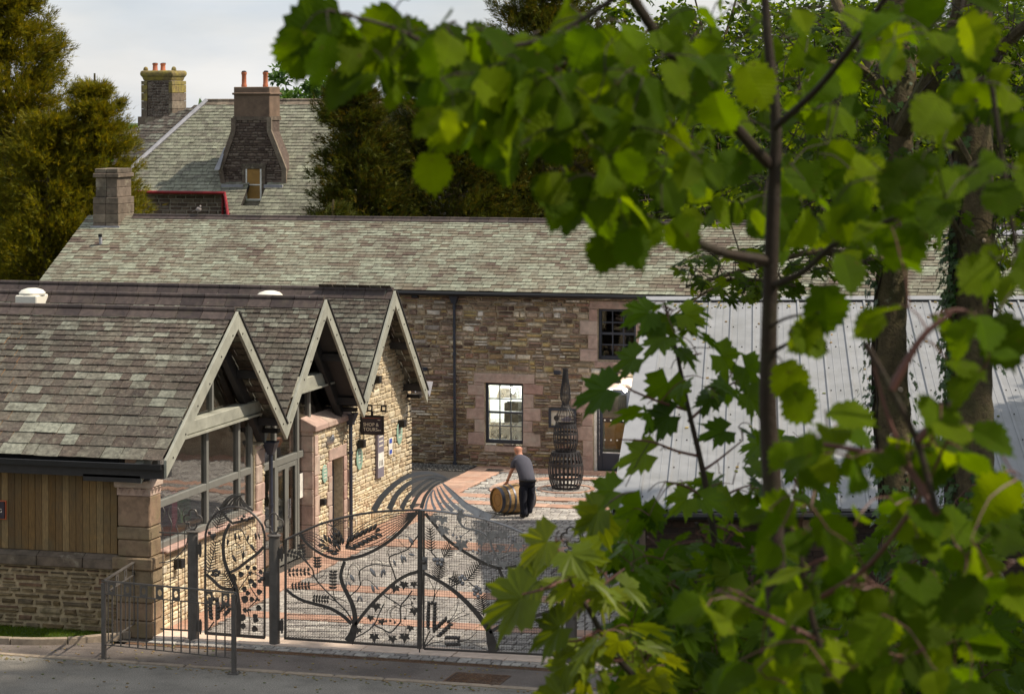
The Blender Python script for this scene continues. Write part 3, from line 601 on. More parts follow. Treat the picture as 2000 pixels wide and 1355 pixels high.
# eaves gutter, fascia
MB().box(-31.6, 6, 61.3, 61.6, 4.4, 4.5).build('fascia', 'black_metal', LB)
MB().tube([(-31.6, 61.28, 4.46), (6, 61.28, 4.46)], .05, 8).build('gutter', 'black_metal', LB)
MB().obox(pr.P(31.7-5.95+.0, sl_-.35, .05), (.7, .35, .02), pr.U, pr.V, pr.N).build('roof_flashing', 'lead', LB)
def downpipe(name_parent, x, y, ztop, zbot, mat, r=.038, hop=.1, brackets=(1.2, 2.6, 3.6), joints=True):
    th = name_parent
    MB().tube([(x, y, zbot), (x, y, ztop-.2)], r, 12).build('pipe', mat, th, smooth=True)
    MB().prism([(x-hop*.5, y-hop*.5, ztop-.22), (x+hop*.5, y-hop*.5, ztop-.22), (x+hop*.5, y+hop*.5, ztop-.22), (x-hop*.5, y+hop*.5, ztop-.22)], (0, 0, .01)).add(
        [(x+a*hop*k, y+b_*hop*k, z) for z, k in ((ztop-.22, .55), (ztop-.02, 1.2), (ztop, 1.3), (ztop+.03, 1.3)) for a, b_ in ((-1, -1), (1, -1), (1, 1), (-1, 1))],
        [(i*4+k, i*4+(k+1) % 4, i*4+4+(k+1) % 4, i*4+4+k) for i in range(3) for k in range(4)]).build('hopper', mat, th)
    for z in brackets:
        if z < ztop-.3: MB().tube([(x, y, z-.03), (x, y, z+.03)], r*1.35, 12).build('pipe_collar', mat, th)
    MB().tube([(x, y, zbot+.08), (x, y, zbot+.02)], r*1.5, 12).build('pipe_shoe', mat, th)
dp = thing('downpipe', 'tall blue grey downpipe on the rubble wall left of the lit window', 'downpipe', (-19.9, 61.5, 0), 'downpipes'); p = ay(888, 800, 61.5)
downpipe(dp, p[0], 61.5, 4.42, .03, 'blue_pipe', .035, .1, (1.75, 1.2, 2.9, 3.6, 4.1))
# chimney at the left end
CH = thing('chimney_stack', 'lichened sandstone chimney stack at the left end of the long roof', 'chimney', (-31, 64.4, 5.8))
cx0 = ay(190, 430, 64.0)[0]; cx1 = cx0+.6
for z0, z1, g_ in ((5.6, 6.75, .09), (6.75, 7.3, .03), (7.3, 7.42, .09), (7.42, 7.55, .05)):
    z = z0
    while z < z1-.01:
        h = min(R.uniform(.2, .3), z1-z)
        MB().box(cx0-g_, cx0+(cx1-cx0)*.5-.004, 64.0-g_, 64.85+g_, z, z+h-.006).build('chimney_stone', 'brownstone', CH, bevel=.012)
        MB().box(cx0+(cx1-cx0)*.5+.004, cx1+g_, 64.0-g_, 64.85+g_, z, z+h-.006).build('chimney_stone', 'brownstone', CH, bevel=.012); z += h
MB().box(cx0+.05, cx1-.05, 64.05, 64.8, 5.5, 7.5).build('chimney_core', 'mortar_manor', CH); MB().box(cx0-.14, cx1+.14, 63.85, 64.9, 5.55, 5.95).build('lead_flashing', 'lead', CH); absorb(CH, LB, 'chimney', 'chimney_core')
vt = thing('roof_vent', 'small dark vent pipe poking through the left end of the long roof', 'vent', (-31, 62.5, 5)); u_, v_ = pr.hit(197, 478)
MB().tube([pr.P(u_, v_), pr.P(u_, v_)+np.array([0, -.04, .22])], .045, 10).build('vent_pipe', 'lead', vt); MB().tube([pr.P(u_, v_)+np.array([0, -.04, .22]), pr.P(u_, v_)+np.array([0, -.045, .3])], .055, 10).build('vent_cap', 'black_metal', vt)
absorb(vt, LB, 'vent', 'vent_pipe'); absorb(dp, LB, 'downpipe', 'pipe')
# pigeon on the ridge
pg = thing('pigeon', 'pigeon sitting on the ridge of the long roof below the red gutter', 'bird', (-28.5, 64.4, 6.3)); p = ay(388, 418, 64.42); x, z = p[0], rz+.12
m = MB().ball((x, 64.42, z+.09), (.085, .06, .07), 8); m.ball((x+.05, 64.42, z+.17), (.035, .035, .04), 6); m.build('body', 'pigeon_grey', pg, smooth=True)
MB().prism([(x-.05, 64.39, z+.08), (x-.2, 64.4, z+.02), (x-.2, 64.44, z+.02), (x-.05, 64.45, z+.08)], (0, 0, .015)).build('tail', 'pigeon_grey', pg); MB().prism([(x+.08, 64.41, z+.165), (x+.11, 64.42, z+.16), (x+.08, 64.43, z+.165)], (0, 0, .012)).build('beak', 'black_metal', pg)
# windows with glazing bars
def sash(th, X0, X1, Z0, Z1, Y, cols, rows, mat='navy_paint', fw=.07, bar=.03, glass='pane_glass', mid=True):
    w_ = th
    fr = MB(); fr.box(X0, X0+fw, Y, Y+.1, Z0, Z1).box(X1-fw, X1, Y, Y+.1, Z0, Z1).box(X0+fw, X1-fw, Y, Y+.1, Z1-fw, Z1).box(X0+fw, X1-fw, Y-.02, Y+.1, Z0, Z0+fw*1.3)
    fo = fr.build('window_frame', mat, w_, bevel=.006); x0, x1, z0, z1 = X0+fw, X1-fw, Z0+fw*1.3, Z1-fw
    for i in range(1, cols): x = x0+(x1-x0)*i/cols; MB().box(x-bar/2, x+bar/2, Y+.03, Y+.06, z0, z1).build('glazing_bar', mat, w_)
    for k in range(1, rows):
        z = z0+(z1-z0)*k/rows; t_ = bar*(2. if mid and k == rows//2 else 1)
        MB().box(x0, x1, Y+.028, Y+.062, z-t_/2, z+t_/2).build('glazing_bar', mat, w_)
    for i in range(cols):
        for k in range(rows):
            a, b_ = x0+(x1-x0)*i/cols, x0+(x1-x0)*(i+1)/cols; c, d = z0+(z1-z0)*k/rows, z0+(z1-z0)*(k+1)/rows
            MB().box(a+.001, b_-.001, Y+.043, Y+.047, c+.001, d-.001).build('pane', glass, w_)
wn = thing('sash_window', 'dark framed sash window of twelve panes glowing with white light inside', 'window', (-18.6, 61.7, .6), 'windows of the long building')
sash(wn, *W1, WY+.1, 3, 4)
wn2 = thing('sash_window', 'unlit dark framed sash window high on the rubble wall above the glazed door', 'window', (-15.6, 61.7, 2.8), 'windows of the long building')
sash(wn2, *W2, WY+.1, 3, 4)
absorb(wn, LB, 'window', 'window_frame'); absorb(wn2, LB, 'window', 'window_frame')
# rooms behind them
def room(th, x0, x1, y0, y1, z0, z1, mw, lab=None):
    b = MB(); b.box(x0, x1, y1, y1+.05, z0, z1).box(x0-.05, x0, y0, y1, z0, z1).box(x1, x1+.05, y0, y1, z0, z1).box(x0, x1, y0, y1, z0-.05, z0).box(x0, x1, y0, y1, z1, z1+.05); b.build('room', mw, th)
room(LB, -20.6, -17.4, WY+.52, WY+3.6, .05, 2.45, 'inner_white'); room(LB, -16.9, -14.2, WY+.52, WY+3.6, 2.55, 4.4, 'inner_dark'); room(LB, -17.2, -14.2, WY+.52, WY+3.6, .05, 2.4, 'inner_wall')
lp = thing('ceiling_lamp', 'bright lamp shining inside the lit sash window', 'lamp', (-18.4, 62.2, 2)); p = ay(1001, 764, WY+.5)
MB().ball((p[0], WY+.5, p[2]), .05, 8).build('bulb', 'lamp_glow', lp); MB().tube([(p[0], WY+.5, p[2]+.06), (p[0], WY+.5, 2.44)], .012, 6).build('flex', 'black_metal', lp)
def point(nm, loc, e, c=(1, .93, .82), r=.06):
    l_ = bpy.data.lights.new(nm, 'POINT'); l_.energy = e; l_.color = c; l_.shadow_soft_size = r; o = link(bpy.data.objects.new(nm, l_)); o.location = loc; return o
point('room_light', (p[0]-.3, WY+1.4, 2.2), 300)
point('panel_fill_light', (-15.9, WY+.5, 2.1), 30)  # fill light added to brighten the wooden panel behind the door
kt = thing('kitchen_unit', 'steel kitchen worktop with machines behind the lit window', 'kitchen unit', (-18.7, 63, 0))
MB().box(-19.6, -18.0, WY+1.2, WY+1.9, .05, 1.0).build('worktop', 'steel_kit', kt); MB().box(-19.0, -18.62, WY+1.3, WY+1.7, 1.0, 1.5).build('machine', 'inner_dark', kt); MB().box(-18.5, -18.2, WY+1.3, WY+1.7, 1.0, 1.35).build('machine', 'steel_kit', kt)
MB().prism([(-19.2, WY+1.2, 1.6), (-18.6, WY+1.2, 1.6), (-18.7, WY+1.2, 1.9), (-19.1, WY+1.2, 1.9)], (0, .4, 0)).build('cooker_hood', 'steel_kit', kt)
# glazed entrance door
ed = thing('glazed_door', 'dark framed glazed door beside the cask sculpture, long steel handle', 'door', (-15.7, 61.7, 0))
x0, x1 = DR[0], DR[1]; m = MB()
m.box(x0, x0+.07, WY+.08, WY+.2, 0, DR[3]).box(x1-.07, x1, WY+.08, WY+.2, 0, DR[3]).box(x0+.07, x1-.07, WY+.08, WY+.2, DR[3]-.07, DR[3]); m.build('door_frame', 'white_paint', ed, bevel=.005)
m = MB(); a, b_ = x0+.08, x1-.08; m.box(a, a+.14, WY+.1, WY+.15, .02, 2.07).box(b_-.12, b_, WY+.1, WY+.15, .02, 2.07).box(a+.14, b_-.12, WY+.1, WY+.15, .02, .46).box(a+.14, b_-.12, WY+.1, WY+.15, 1.95, 2.07); m.build('door_leaf', 'navy_paint', ed, bevel=.006)
MB().box(a+.14, b_-.12, WY+.12, WY+.126, .46, 1.95).build('pane', 'pane_glass', ed); MB().box(a+.14, b_-.12, WY+.11, WY+.13, .46, .49).build('glazing_bead', 'white_paint', ed)
MB().tube([(a+.07, WY+.05, .4), (a+.07, WY+.05, 1.75)], .014, 8).build('door_handle', 'steel_kit', ed, smooth=True)
MB().box(a+.14, b_-.12, WY+.135, WY+.14, 1.24, 1.36).build('glass_band', 'navy_paint', ed)
for z in (1.3, .8):
    for k in range(4): MB().tube([(a+.2+.16*k, WY+.098, z), (a+.2+.16*k, WY+.104, z)], .022, 10).build('dot', 'white_paint', ed)
MB().box(-16.1, -15.3, WY+.6, WY+.65, .5, 1.3).build('wooden_panel', 'wood_door', ed); MB().box(-16.0, -15.4, WY+.58, WY+.62, 1.45, 1.9).build('notice_board', 'inner_dark', ed)
absorb(ed, LB, 'door', 'door_leaf')
# wall lamp with its light above the door
wl = thing('wall_lamp', 'bright lamp on the wall above the glazed door', 'lamp', (-15.6, 61.5, 2.2), 'wall lamps'); p = ay(1205, 742, WY-.1); x, z = p[0], p[2]
MB().tube([(x, WY, z+.12), (x, WY-.2, z+.18), (x+.06, WY-.3, z+.1)], .018, 8).build('bracket', 'black_metal', wl)
MB().lathe([(.02, .12), (.09, .02), (.1, -.03), (.095, -.03), (.02, .1)], (x+.06, WY-.3, z-.02), 16).build('lamp_shade', 'black_metal', wl, smooth=True)
pl_ = ay(1221, 762, WY-.3); MB().ball(tuple(pl_), .045, 8).build('bulb', 'lamp_glow', wl); point('door_light', (pl_[0], WY-.45, pl_[2]), 22)
# framed picture on the wall behind the sculpture
fp = thing('framed_window_box', 'dark framed opening with glass behind the bottle shaped sculpture', 'frame', (-17, 61.55, 1))
a, b_, c, d = ART; m = MB().box(a, a+.06, WY-.1, WY+.0, c, d).box(b_-.06, b_, WY-.1, WY, c, d).box(a+.06, b_-.06, WY-.1, WY, c, c+.06).box(a+.06, b_-.06, WY-.1, WY, d-.06, d); m.build('frame', 'navy_paint', fp, bevel=.005)
MB().box(a+.06, b_-.06, WY-.05, WY-.04, c+.06, d-.06).build('picture', 'cream_print', fp); MB().lathe([(.07, 0), (.07, .01)], (a+.2, WY-.05, (c+d)/2), 16, (0, -1, 0), (1, 0, 0)).build('print_shape', 'inner_dark', fp); MB().obox((b_-.25, WY-.056, (c+d)/2-.03), (.26, .01, .14), (.9, 0, .4), (0, 1, 0), (-.4, 0, .9)).build('print_shape', 'grey_print', fp)
for (px, py, nm, lab) in ((1108-18, 727, 'alarm_box', 'small blue box on the wall behind the top of the bottle sculpture'), (812, 578, 'wall_floodlight', 'black floodlight high on the rubble wall below the gutter'), (830, 720, 'wall_box', 'small dark box on the rubble wall behind the rear gable')):
    p = ay(px, py, WY); o = thing(nm, lab, 'fixture', tuple(p)); MB().box(p[0]-.09, p[0]+.09, WY-.1, WY-.0, p[2]-.05, p[2]+.05).build('housing', 'navy_paint' if nm != 'wall_floodlight' else 'black_metal', o, bevel=.008); MB().box(p[0]-.07, p[0]+.07, WY-.112, WY-.1, p[2]-.035, p[2]+.035).build('cover', 'blue_pipe', o)
# ================================================================ THREE GABLED BUILDINGS
GX, BX, RX = -18.8, -18.36, -30.0
pg_ = Plane((GX, 0, 0), (0, 1, 0), (0, 0, 1))        # u = Y, v = Z, faces the courtyard
def gable(th, Yl, zl, Ya, za, Yr, zr, e0, e1, w0, w1, limit=300, boards=True, ml='slate_dark'):
    sL = math.hypot(Ya-Yl, za-zl); pL = Plane((RX, Yl, zl), (1, 0, 0), (0, Ya-Yl, za-zl)); poly = [(0, 0), (BX-RX-.03, 0), (BX-RX-.03, sL), (0, sL)]
    backing(pL, poly, [], .07).build('roof_deck', 'dark_timber', th); slates(pL, poly, th, ml, e0, e1, w0, w1, .014, limit)
    sR = math.hypot(Ya-Yr, za-zr); pR = Plane((BX-.03, Yr, zr), (-1, 0, 0), (0, Ya-Yr, za-zr)); poly = [(0, 0), (BX-RX-.03, 0), (BX-RX-.03, sR), (0, sR)]
    backing(pR, poly, [], .07).build('roof_deck', 'dark_timber', th)
    Ms = []; v = 0
    while v < sR-.03:
        u = 0
        while u < 1.6: wv = w0*R.uniform(.7, 1.3); Ms.append(frame_M(pR.P(u+wv/2, v+.1, .004), pR.U*(wv-.006), pR.V*.2, pR.N*.016)); u += wv
        v += .19
    pieces(th, 'slate', Ms, SLATES, ml, 0, rest='verge_slates')
    ridge_tiles(th, RX, BX+.0, Ya, za, (za-zl)/(Ya-Yl), (za-zr)/(Yr-Ya), .5, .055, .24)
    for (Y0, z0, sg) in ((Yl, zl, 1), (Yr, zr, -1)):      # bargeboards with bolt heads
        P = [(BX, Y0, z0+.02), (BX, Ya, za+.02), (BX, Ya, za-.31), (BX, Y0, z0-.29)]; P = P if sg > 0 else P[::-1]
        MB().prism(P, (.055, 0, 0)).build('bargeboard', 'timber_trim', th, bevel=.004)
        d = np.array([0, Ya-Y0, za-z0]); n_ = np.array([0, -(za-z0), (Ya-Y0)])*sg; n_ = n_/np.linalg.norm(n_)
        if sg < 0: MB().obox(np.array([BX+.03, (Y0+Ya)/2, (z0+za)/2])+n_*.03, (.1, np.linalg.norm(d), .03), (1, 0, 0), tuple(d/np.linalg.norm(d)), tuple(n_)).build('verge_strip', 'dark_timber', th)
        for k in range(6):
            f = (k+.5)/6; c_ = np.array([BX+.055, Y0+(Ya-Y0)*f, z0+(za-z0)*f-.16-.05*(k % 2)])
            MB().tube([c_, c_+np.array([.012, 0, 0])], .016, 8).build('bolt', 'sign_frame', th)
        for f in (.12, .55):                             # purlin ends under the overhang
            c_ = np.array([(GX+BX)/2-.05, Y0+(Ya-Y0)*f, z0+(za-z0)*f-.17]); MB().box(GX-.1, BX-.002, c_[1]-.06, c_[1]+.06, c_[2]-.1, c_[2]+.05).build('purlin', 'dark_timber', th)
    MB().box(RX, BX-.1, Yr-.12, Yr+.02, min(zr, zr)-.16, zr-.08).build('valley_gutter', 'black_metal', th)
B1 = thing('gabled_building', 'front gabled building with timber boarding and a glazed gable behind the railing', 'building', (-19, 41, 0), 'row of three gabled buildings')
B2 = thing('gabled_building', 'middle gabled building with glazed double doors behind the arched small gate', 'building', (-19, 47, 0), 'row of three gabled buildings')
B3 = thing('gabled_building', 'rear gabled building with a sunlit cream rubble gable carrying plaques', 'building', (-19, 52, 0), 'row of three gabled buildings')
G1 = (40.22, 3.17, 43.45, 5.5, 45.88, 3.1); G2 = (45.88, 3.1, 48.1, 5.36, 50.3, 2.98); G3 = (50.3, 2.98, 52.36, 5.22, 54.55, 2.78)
gable(B1, *G1, .3, .1, .36, .2); gable(B2, *G2, .2, .1, .28, .18, 220); gable(B3, *G3, .2, .1, .28, .18, 220)
def roofz(G, y, off=.1):
    Yl, zl, Ya, za, Yr, zr = G; return (zl+(za-zl)*(y-Yl)/(Ya-Yl) if y < Ya else za+(zr-za)*(y-Ya)/(Yr-Ya))-off
# ---- front building: street wall
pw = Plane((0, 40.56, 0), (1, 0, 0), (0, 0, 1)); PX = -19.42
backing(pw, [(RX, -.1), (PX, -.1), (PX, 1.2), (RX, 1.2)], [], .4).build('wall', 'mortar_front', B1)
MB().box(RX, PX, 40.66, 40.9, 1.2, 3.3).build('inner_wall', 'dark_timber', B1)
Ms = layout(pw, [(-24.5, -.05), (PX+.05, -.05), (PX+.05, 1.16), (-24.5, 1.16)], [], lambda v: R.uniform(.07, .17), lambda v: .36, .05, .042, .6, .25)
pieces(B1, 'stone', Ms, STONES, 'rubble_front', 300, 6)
x = -25.
while x < PX:
    w_ = R.uniform(.9, 1.6); w_ = min(w_, PX-x); MB().box(x+.006, x+w_-.006, 40.46, 40.75, 1.18, 1.36).add(*((lambda X0, X1: ([(X0, 40.46, 1.36), (X1, 40.46, 1.36), (X1, 40.62, 1.44), (X0, 40.62, 1.44)], [(0, 1, 2, 3)]))(x+.006, x+w_-.006))).build('sill_stone', 'brownstone', B1, bevel=.015); x += w_
x = PX-.01
while x > -25: MB().box(x-.132, x-.004, 40.585+R.uniform(0, .006), 40.64, 1.44, 2.98).build('cladding_board', 'cladding', B1, bevel=.004); x -= .134
# corner pillar
blk = [(0, .3, .06), (.3, .62, .03), (.62, .95, .05), (.95, 1.2, .03), (1.2, 1.42, .08), (1.42, 1.72, .0), (1.72, 1.95, .01), (1.95, 2.5, .0)]
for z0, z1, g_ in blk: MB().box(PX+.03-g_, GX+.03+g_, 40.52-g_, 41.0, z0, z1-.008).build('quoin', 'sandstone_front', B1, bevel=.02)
MB().box(PX-.02, GX+.07, 40.46, 41.02, 2.64, 2.78).build('capital', 'sandstone', B1, bevel=.02); MB().box(PX+.02, GX+.03, 40.52, 41.0, 2.5, 2.64).build('capital_band', 'sandstone', B1)
for k in range(4): x = PX+.1+k*.14; MB().add([(x-.06, 40.515, 2.63), (x+.06, 40.515, 2.63), (x, 40.515, 2.52), (x, 40.46, 2.62)], [(0, 1, 3), (1, 2, 3), (2, 0, 3)]).build('dentil', 'sandstone', B1)
for k in range(3): y = 40.62+k*.14; MB().add([(GX+.032, y-.06, 2.63), (GX+.032, y+.06, 2.63), (GX+.032, y, 2.52), (GX+.08, y, 2.62)], [(0, 1, 3), (1, 2, 3), (2, 0, 3)]).build('dentil', 'sandstone', B1)
MB().box(RX, BX-.02, 40.12, 40.2, 3.03, 3.12).build('gutter', 'black_metal', B1); MB().box(RX, BX-.02, 40.2, 40.6, 2.86, 3.06).build('fascia', 'dark_timber', B1); MB().box(-19.9, GX-.0, 40.2, 40.62, 2.78, 2.9).build('eaves_bracket', 'dark_timber', B1)
sg = thing('wall_sign', 'dark sign with a pale letter at the left edge on the timber boarding', 'sign', (-22.1, 40.55, 2.1))
MB().box(-22.5, -21.62, 40.52, 40.575, 1.98, 2.28).build('sign_board', 'sign_plum', sg, bevel=.004); text('G', .1, frame_M((-21.73, 40.517, 2.09), (1, 0, 0), (0, 0, 1), (0, -1, 0)), 'cream_print', sg)
MB().box(-22.52, -21.6, 40.56, 40.582, 1.96, 2.3).build('sign_frame', 'orange_print', sg)
# ---- courtyard wall of the front building: stone, glazing
def wall_face(th, poly, holes, mat_b, mat_s, hf, wf, limit=300, minpx=6, plane=pg_, thick=.35):
    backing(plane, poly, holes, thick).build('wall', mat_b, th); pieces(th, 'stone', layout(plane, poly, holes, hf, wf, .026, .016, .6, .35), STONES, mat_s, limit, minpx)
cream = ('mortar_cream', 'rubble_cream')
wall_face(B1, [(41.0, 0), (45.88, 0), (45.88, 2.75), (45.4, 2.75), (45.4, 1.45), (41.0, 1.45)], [], *cream, lambda v: R.uniform(.06, .19), lambda v: .3)
z = 0.
k = 0
while z < 2.7: h = R.uniform(.28, .4); MB().box(GX-.3, GX+.045, 45.42, 45.42+(.42 if k % 2 else .3), z, min(z+h, 2.72)-.008).build('quoin', 'sandstone', B1, bevel=.02); z += h; k += 1
MB().box(GX-.3, GX+.16, 40.98, 45.4, 1.41, 1.47).build('window_sill_stone', 'sandstone', B1, bevel=.02)
FX = GX-.03
def member(th, y0, y1, z0, z1, X=FX, t=.11, mat='frame_paint', nm='mullion'): return MB().box(X-t, X, y0, y1, z0, z1).build(nm, mat, th, bevel=.008)
mul = [41.0, 43.16, 44.68, 45.3]
for y in mul: member(B1, y, y+.1, 1.58, min(3.36, roofz(G1, y+.05, .25)))
for a, b_ in zip(mul, mul[1:]): member(B1, a+.1, b_, 2.2, 2.33, nm='transom')
member(B1, 41.0, 45.4, 1.47, 1.58, nm='sill')
MB().box(FX-.15, FX+.12, 41.15, 45.55, 3.38, 3.62).build('tie_beam', 'timber_trim', B1, bevel=.015); MB().box(FX-.02, FX+.16, 41.3, 45.5, 3.33, 3.37).build('beam_moulding', 'timber_trim', B1)
def rake(th, G, X, off, wd, t, mat, side, nm, f0=0, f1=1):
    Yl, zl, Ya, za, Yr, zr = G; Y0, z0 = (Yl, zl) if side < 0 else (Yr, zr)
    p0 = (X, Y0+(Ya-Y0)*f0, z0+(za-z0)*f0-off); p1 = (X, Y0+(Ya-Y0)*f1, z0+(za-z0)*f1-off)
    P = [p0, p1, (p1[0], p1[1], p1[2]-wd), (p0[0], p0[1], p0[2]-wd)]; MB().prism(P if side < 0 else P[::-1], (-t, 0, 0)).build(nm, mat, th)
for th, G in ((B1, G1), (B2, G2)):
    rake(th, G, FX+.05, .1, .3, .15, 'dark_timber', 1, 'rafter'); rake(th, G, FX+.1, .45, .1, .12, 'dark_timber', 1, 'rafter', .1, .95); rake(th, G, FX+.05, .1, .3, .15, 'timber_trim', -1, 'rafter')
def gpane(th, y0, y1, z0, z1, G, X=FX-.06):
    n = 6; top = [(X, y0+(y1-y0)*i/n, min(z1, roofz(G, y0+(y1-y0)*i/n, .12))) for i in range(n+1)]
    MB().prism([(X, y0, z0), (X, y1, z0)]+top[::-1], (-.008, 0, 0)).build('pane', 'shop_glass', th)
for a, b_ in zip(mul, mul[1:]): gpane(B1, a+.1, b_, 1.58, 2.2, G1); gpane(B1, a+.1, b_, 2.33, 3.36, G1)
gpane(B1, 42.3, 45.2, 3.66, 9, G1)
MB().box(FX-.1, FX, 43.42, 43.5, 3.66, 5.1).build('king_post', 'frame_paint', B1)
# shop interior seen through the glass
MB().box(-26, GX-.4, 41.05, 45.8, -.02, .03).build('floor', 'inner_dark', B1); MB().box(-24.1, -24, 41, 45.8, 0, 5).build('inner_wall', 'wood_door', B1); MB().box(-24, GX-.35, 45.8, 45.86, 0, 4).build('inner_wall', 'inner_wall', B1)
for (x, y0, y1, z0, z1, m_, nm, lab) in ((-19.6, 42.0, 42.5, 1.3, 1.75, 'pkg_blue', 'gift_box', 'blue box on display behind the front shop glass'), (-19.7, 42.75, 43.05, 1.3, 1.95, 'pkg_purple', 'gift_box', 'purple box on display behind the front shop glass'), (-19.6, 43.3, 43.55, 1.3, 2.1, 'pkg_pink', 'gift_box', 'pink box on display behind the front shop glass'),
        (-20.2, 44.1, 44.4, 1.3, 2.2, 'inner_white', 'display_board', 'white panel behind the shop glass'), (-20.0, 44.6, 45.1, 1.3, 1.7, 'pkg_green', 'gift_box', 'green box on display behind the shop glass')):
    o = MB().box(x-.25, x, y0, y1, z0, z1).build(nm, m_, None, bevel=.01); tag(o, lab, 'box' if nm == 'gift_box' else 'display board', 'boxes on display in the shop' if nm == 'gift_box' else None)
ds = thing('display_shelf', 'wooden display shelf inside the front shop window', 'shelf', (-19.7, 43, 0)); MB().box(-20.3, -19.3, 41.3, 45.2, 1.25, 1.3).build('shelf_board', 'wood_door', ds)
for y in (41.4, 43.2, 45.1): MB().box(-20.2, -19.4, y, y+.06, .03, 1.25).build('leg', 'dark_timber', ds)
# ---- middle building: glazed doors and the low stone porch
FX2 = GX-.2; Yd = lambda px, py: ax(px, py, FX2)[1]
m2 = [46.2, Yd(537, 860), Yd(581, 800), Yd(604, 790), 49.0]
MB().box(GX-.5, GX-.24, 45.88, 46.15, 0, 3.3).build('wall', 'mortar_cream', B2)
for i, y in enumerate(m2[1:4]): member(B2, y, y+.1, .04, roofz(G2, y+.05, .35) if i == 0 else 3.5, FX2, nm='mullion')
member(B2, m2[0], m2[0]+.1, .04, 2.9, FX2)
for a, b_ in zip(m2, m2[1:]): member(B2, a+.1, b_, 2.08, 2.22, FX2, nm='transom'); gpane(B2, a+.1, b_, 2.22, 3.5, G2, FX2-.05)
MB().box(FX2-.1, FX2+.2, 46.6, 50.0, 3.5, 3.76).build('tie_beam', 'timber_trim', B2, bevel=.015); MB().box(FX2-.06, FX2+.25, 46.7, 49.9, 3.47, 3.51).build('beam_moulding', 'timber_trim', B2)
gpane(B2, 47.0, 49.3, 3.76, 9, G2, FX2-.05); gpane(B2, 48.95, 50.2, 2.7, 3.5, G2, FX2-.05); gpane(B2, m2[3]+.1, m2[4], .05, 2.08, G2, FX2-.05); gpane(B2, m2[0]+.1, m2[1], .05, 2.08, G2, FX2-.05)
member(B2, m2[2]+.1, m2[3], .04, .16, FX2, nm='sill'); gpane(B2, m2[2]+.1, m2[3], .16, 2.08, G2, FX2-.05)
dd = thing('double_door', 'pair of tall glazed doors with pale frames under the middle gable', 'door', (FX2, 47.2, 0))
y0, y1 = m2[1]+.1, m2[2]; ym = (y0+y1)/2
for a, b_ in ((y0+.01, ym-.005), (ym+.005, y1-.01)):
    lf = MB().box(FX2-.07, FX2-.01, a, a+.09, .05, 2.07).box(FX2-.07, FX2-.01, b_-.09, b_, .05, 2.07).box(FX2-.07, FX2-.01, a+.09, b_-.09, .05, .25).box(FX2-.07, FX2-.01, a+.09, b_-.09, 1.97, 2.07).build('door_leaf', 'frame_paint', dd, bevel=.006)
    MB().box(FX2-.045, FX2-.037, a+.09, b_-.09, .25, 1.97).build('pane', 'shop_glass', dd)
for s_ in (-1, 1): MB().tube([(FX2+.04, ym+s_*.05, .95), (FX2+.04, ym+s_*.05, 1.35)], .014, 8).build('door_handle', 'steel_kit', dd, smooth=True)
po_ = MB().box(FX2-.02, FX2-.012, m2[2]+.15, m2[3]-.03, 1.25, 1.75).build('poster', 'white_paint', None); tag(po_, 'white notice on the glass beside the double doors', 'poster')
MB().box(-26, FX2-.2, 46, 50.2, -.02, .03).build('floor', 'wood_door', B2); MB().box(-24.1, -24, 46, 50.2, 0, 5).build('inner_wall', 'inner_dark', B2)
# porch
DY0, DY1 = ax(646, 900, GX)[1], ax(669, 897, GX)[1]; PY0, PY1 = 48.57, 50.72
ad = (DY0, DY1, 0, 1.86); qz = [(PY0, PY0+.3, z_, z_+.42) for z_ in (0, .84, 1.68)]+[(PY0, PY0+.2, z_, z_+.42) for z_ in (.42, 1.26, 2.1)]+[(DY0-.18, DY1+.18, 1.86, 2.12)]+[(DY1, DY1+(.2 if i % 2 else .3), .31*i, .31*i+.31) for i in range(6)]+[(DY0-(.3 if i % 2 else .2), DY0, .31*i, .31*i+.31) for i in range(6)]
backing(pg_, [(PY0, 0), (PY1, 0), (PY1, 2.62), (PY0, 2.62)], [ad], .6).build('wall', 'mortar_cream', B2)
pieces(B2, 'stone', layout(pg_, [(PY0, 0), (PY1, 0), (PY1, 2.6), (PY0, 2.6)], [ad]+qz, lambda v: R.uniform(.07, .13), lambda v: .26, .03, .014, .5, .2), STONES, 'rubble_cream', 200, 6)
Ms = [frame_M(pg_.P((a+b_)/2, (c+d)/2), pg_.U*(b_-a-.012), pg_.V*(d-c-.012), pg_.N*.04) for a, b_, c, d in qz]; pieces(B2, 'quoin', Ms, BLOCKS, 'sandstone', 60, 2)
z = 0.
while z < 2.6: h = R.uniform(.3, .42); MB().box(GX-.6, GX+.005, PY0-.03, PY0+.0, z, min(z+h, 2.62)-.008).build('quoin', 'sandstone', B2, bevel=.012); z += h
for i in range(3):
    a, b_ = PY0-.06+i*.74, PY0-.06+(i+1)*.74-.01
    MB().prism([(GX+.09, a, 2.6), (GX+.09, a, 2.72), (GX-.5, a, 3.0), (GX-.5, a, 2.6)], (0, b_-a, 0)).build('coping_stone', 'sandstone', B2, bevel=.015)
sdr = thing('side_door', 'narrow dark blue door recessed in the stone porch', 'door', (GX-.3, 49.9, 0)); MB().box(GX-.34, GX-.28, DY0, DY1, .02, 1.86).build('door_leaf', 'navy_paint', sdr); MB().box(GX-.28, GX-.2, DY0, DY0+.07, .02, 1.86).box(GX-.28, GX-.2, DY1-.07, DY1, .02, 1.86).build('door_frame', 'blue_pipe', sdr)
absorb(sdr, B2, 'door', 'door_leaf'); absorb(dd, B2, 'double_door', 'door_leaf')
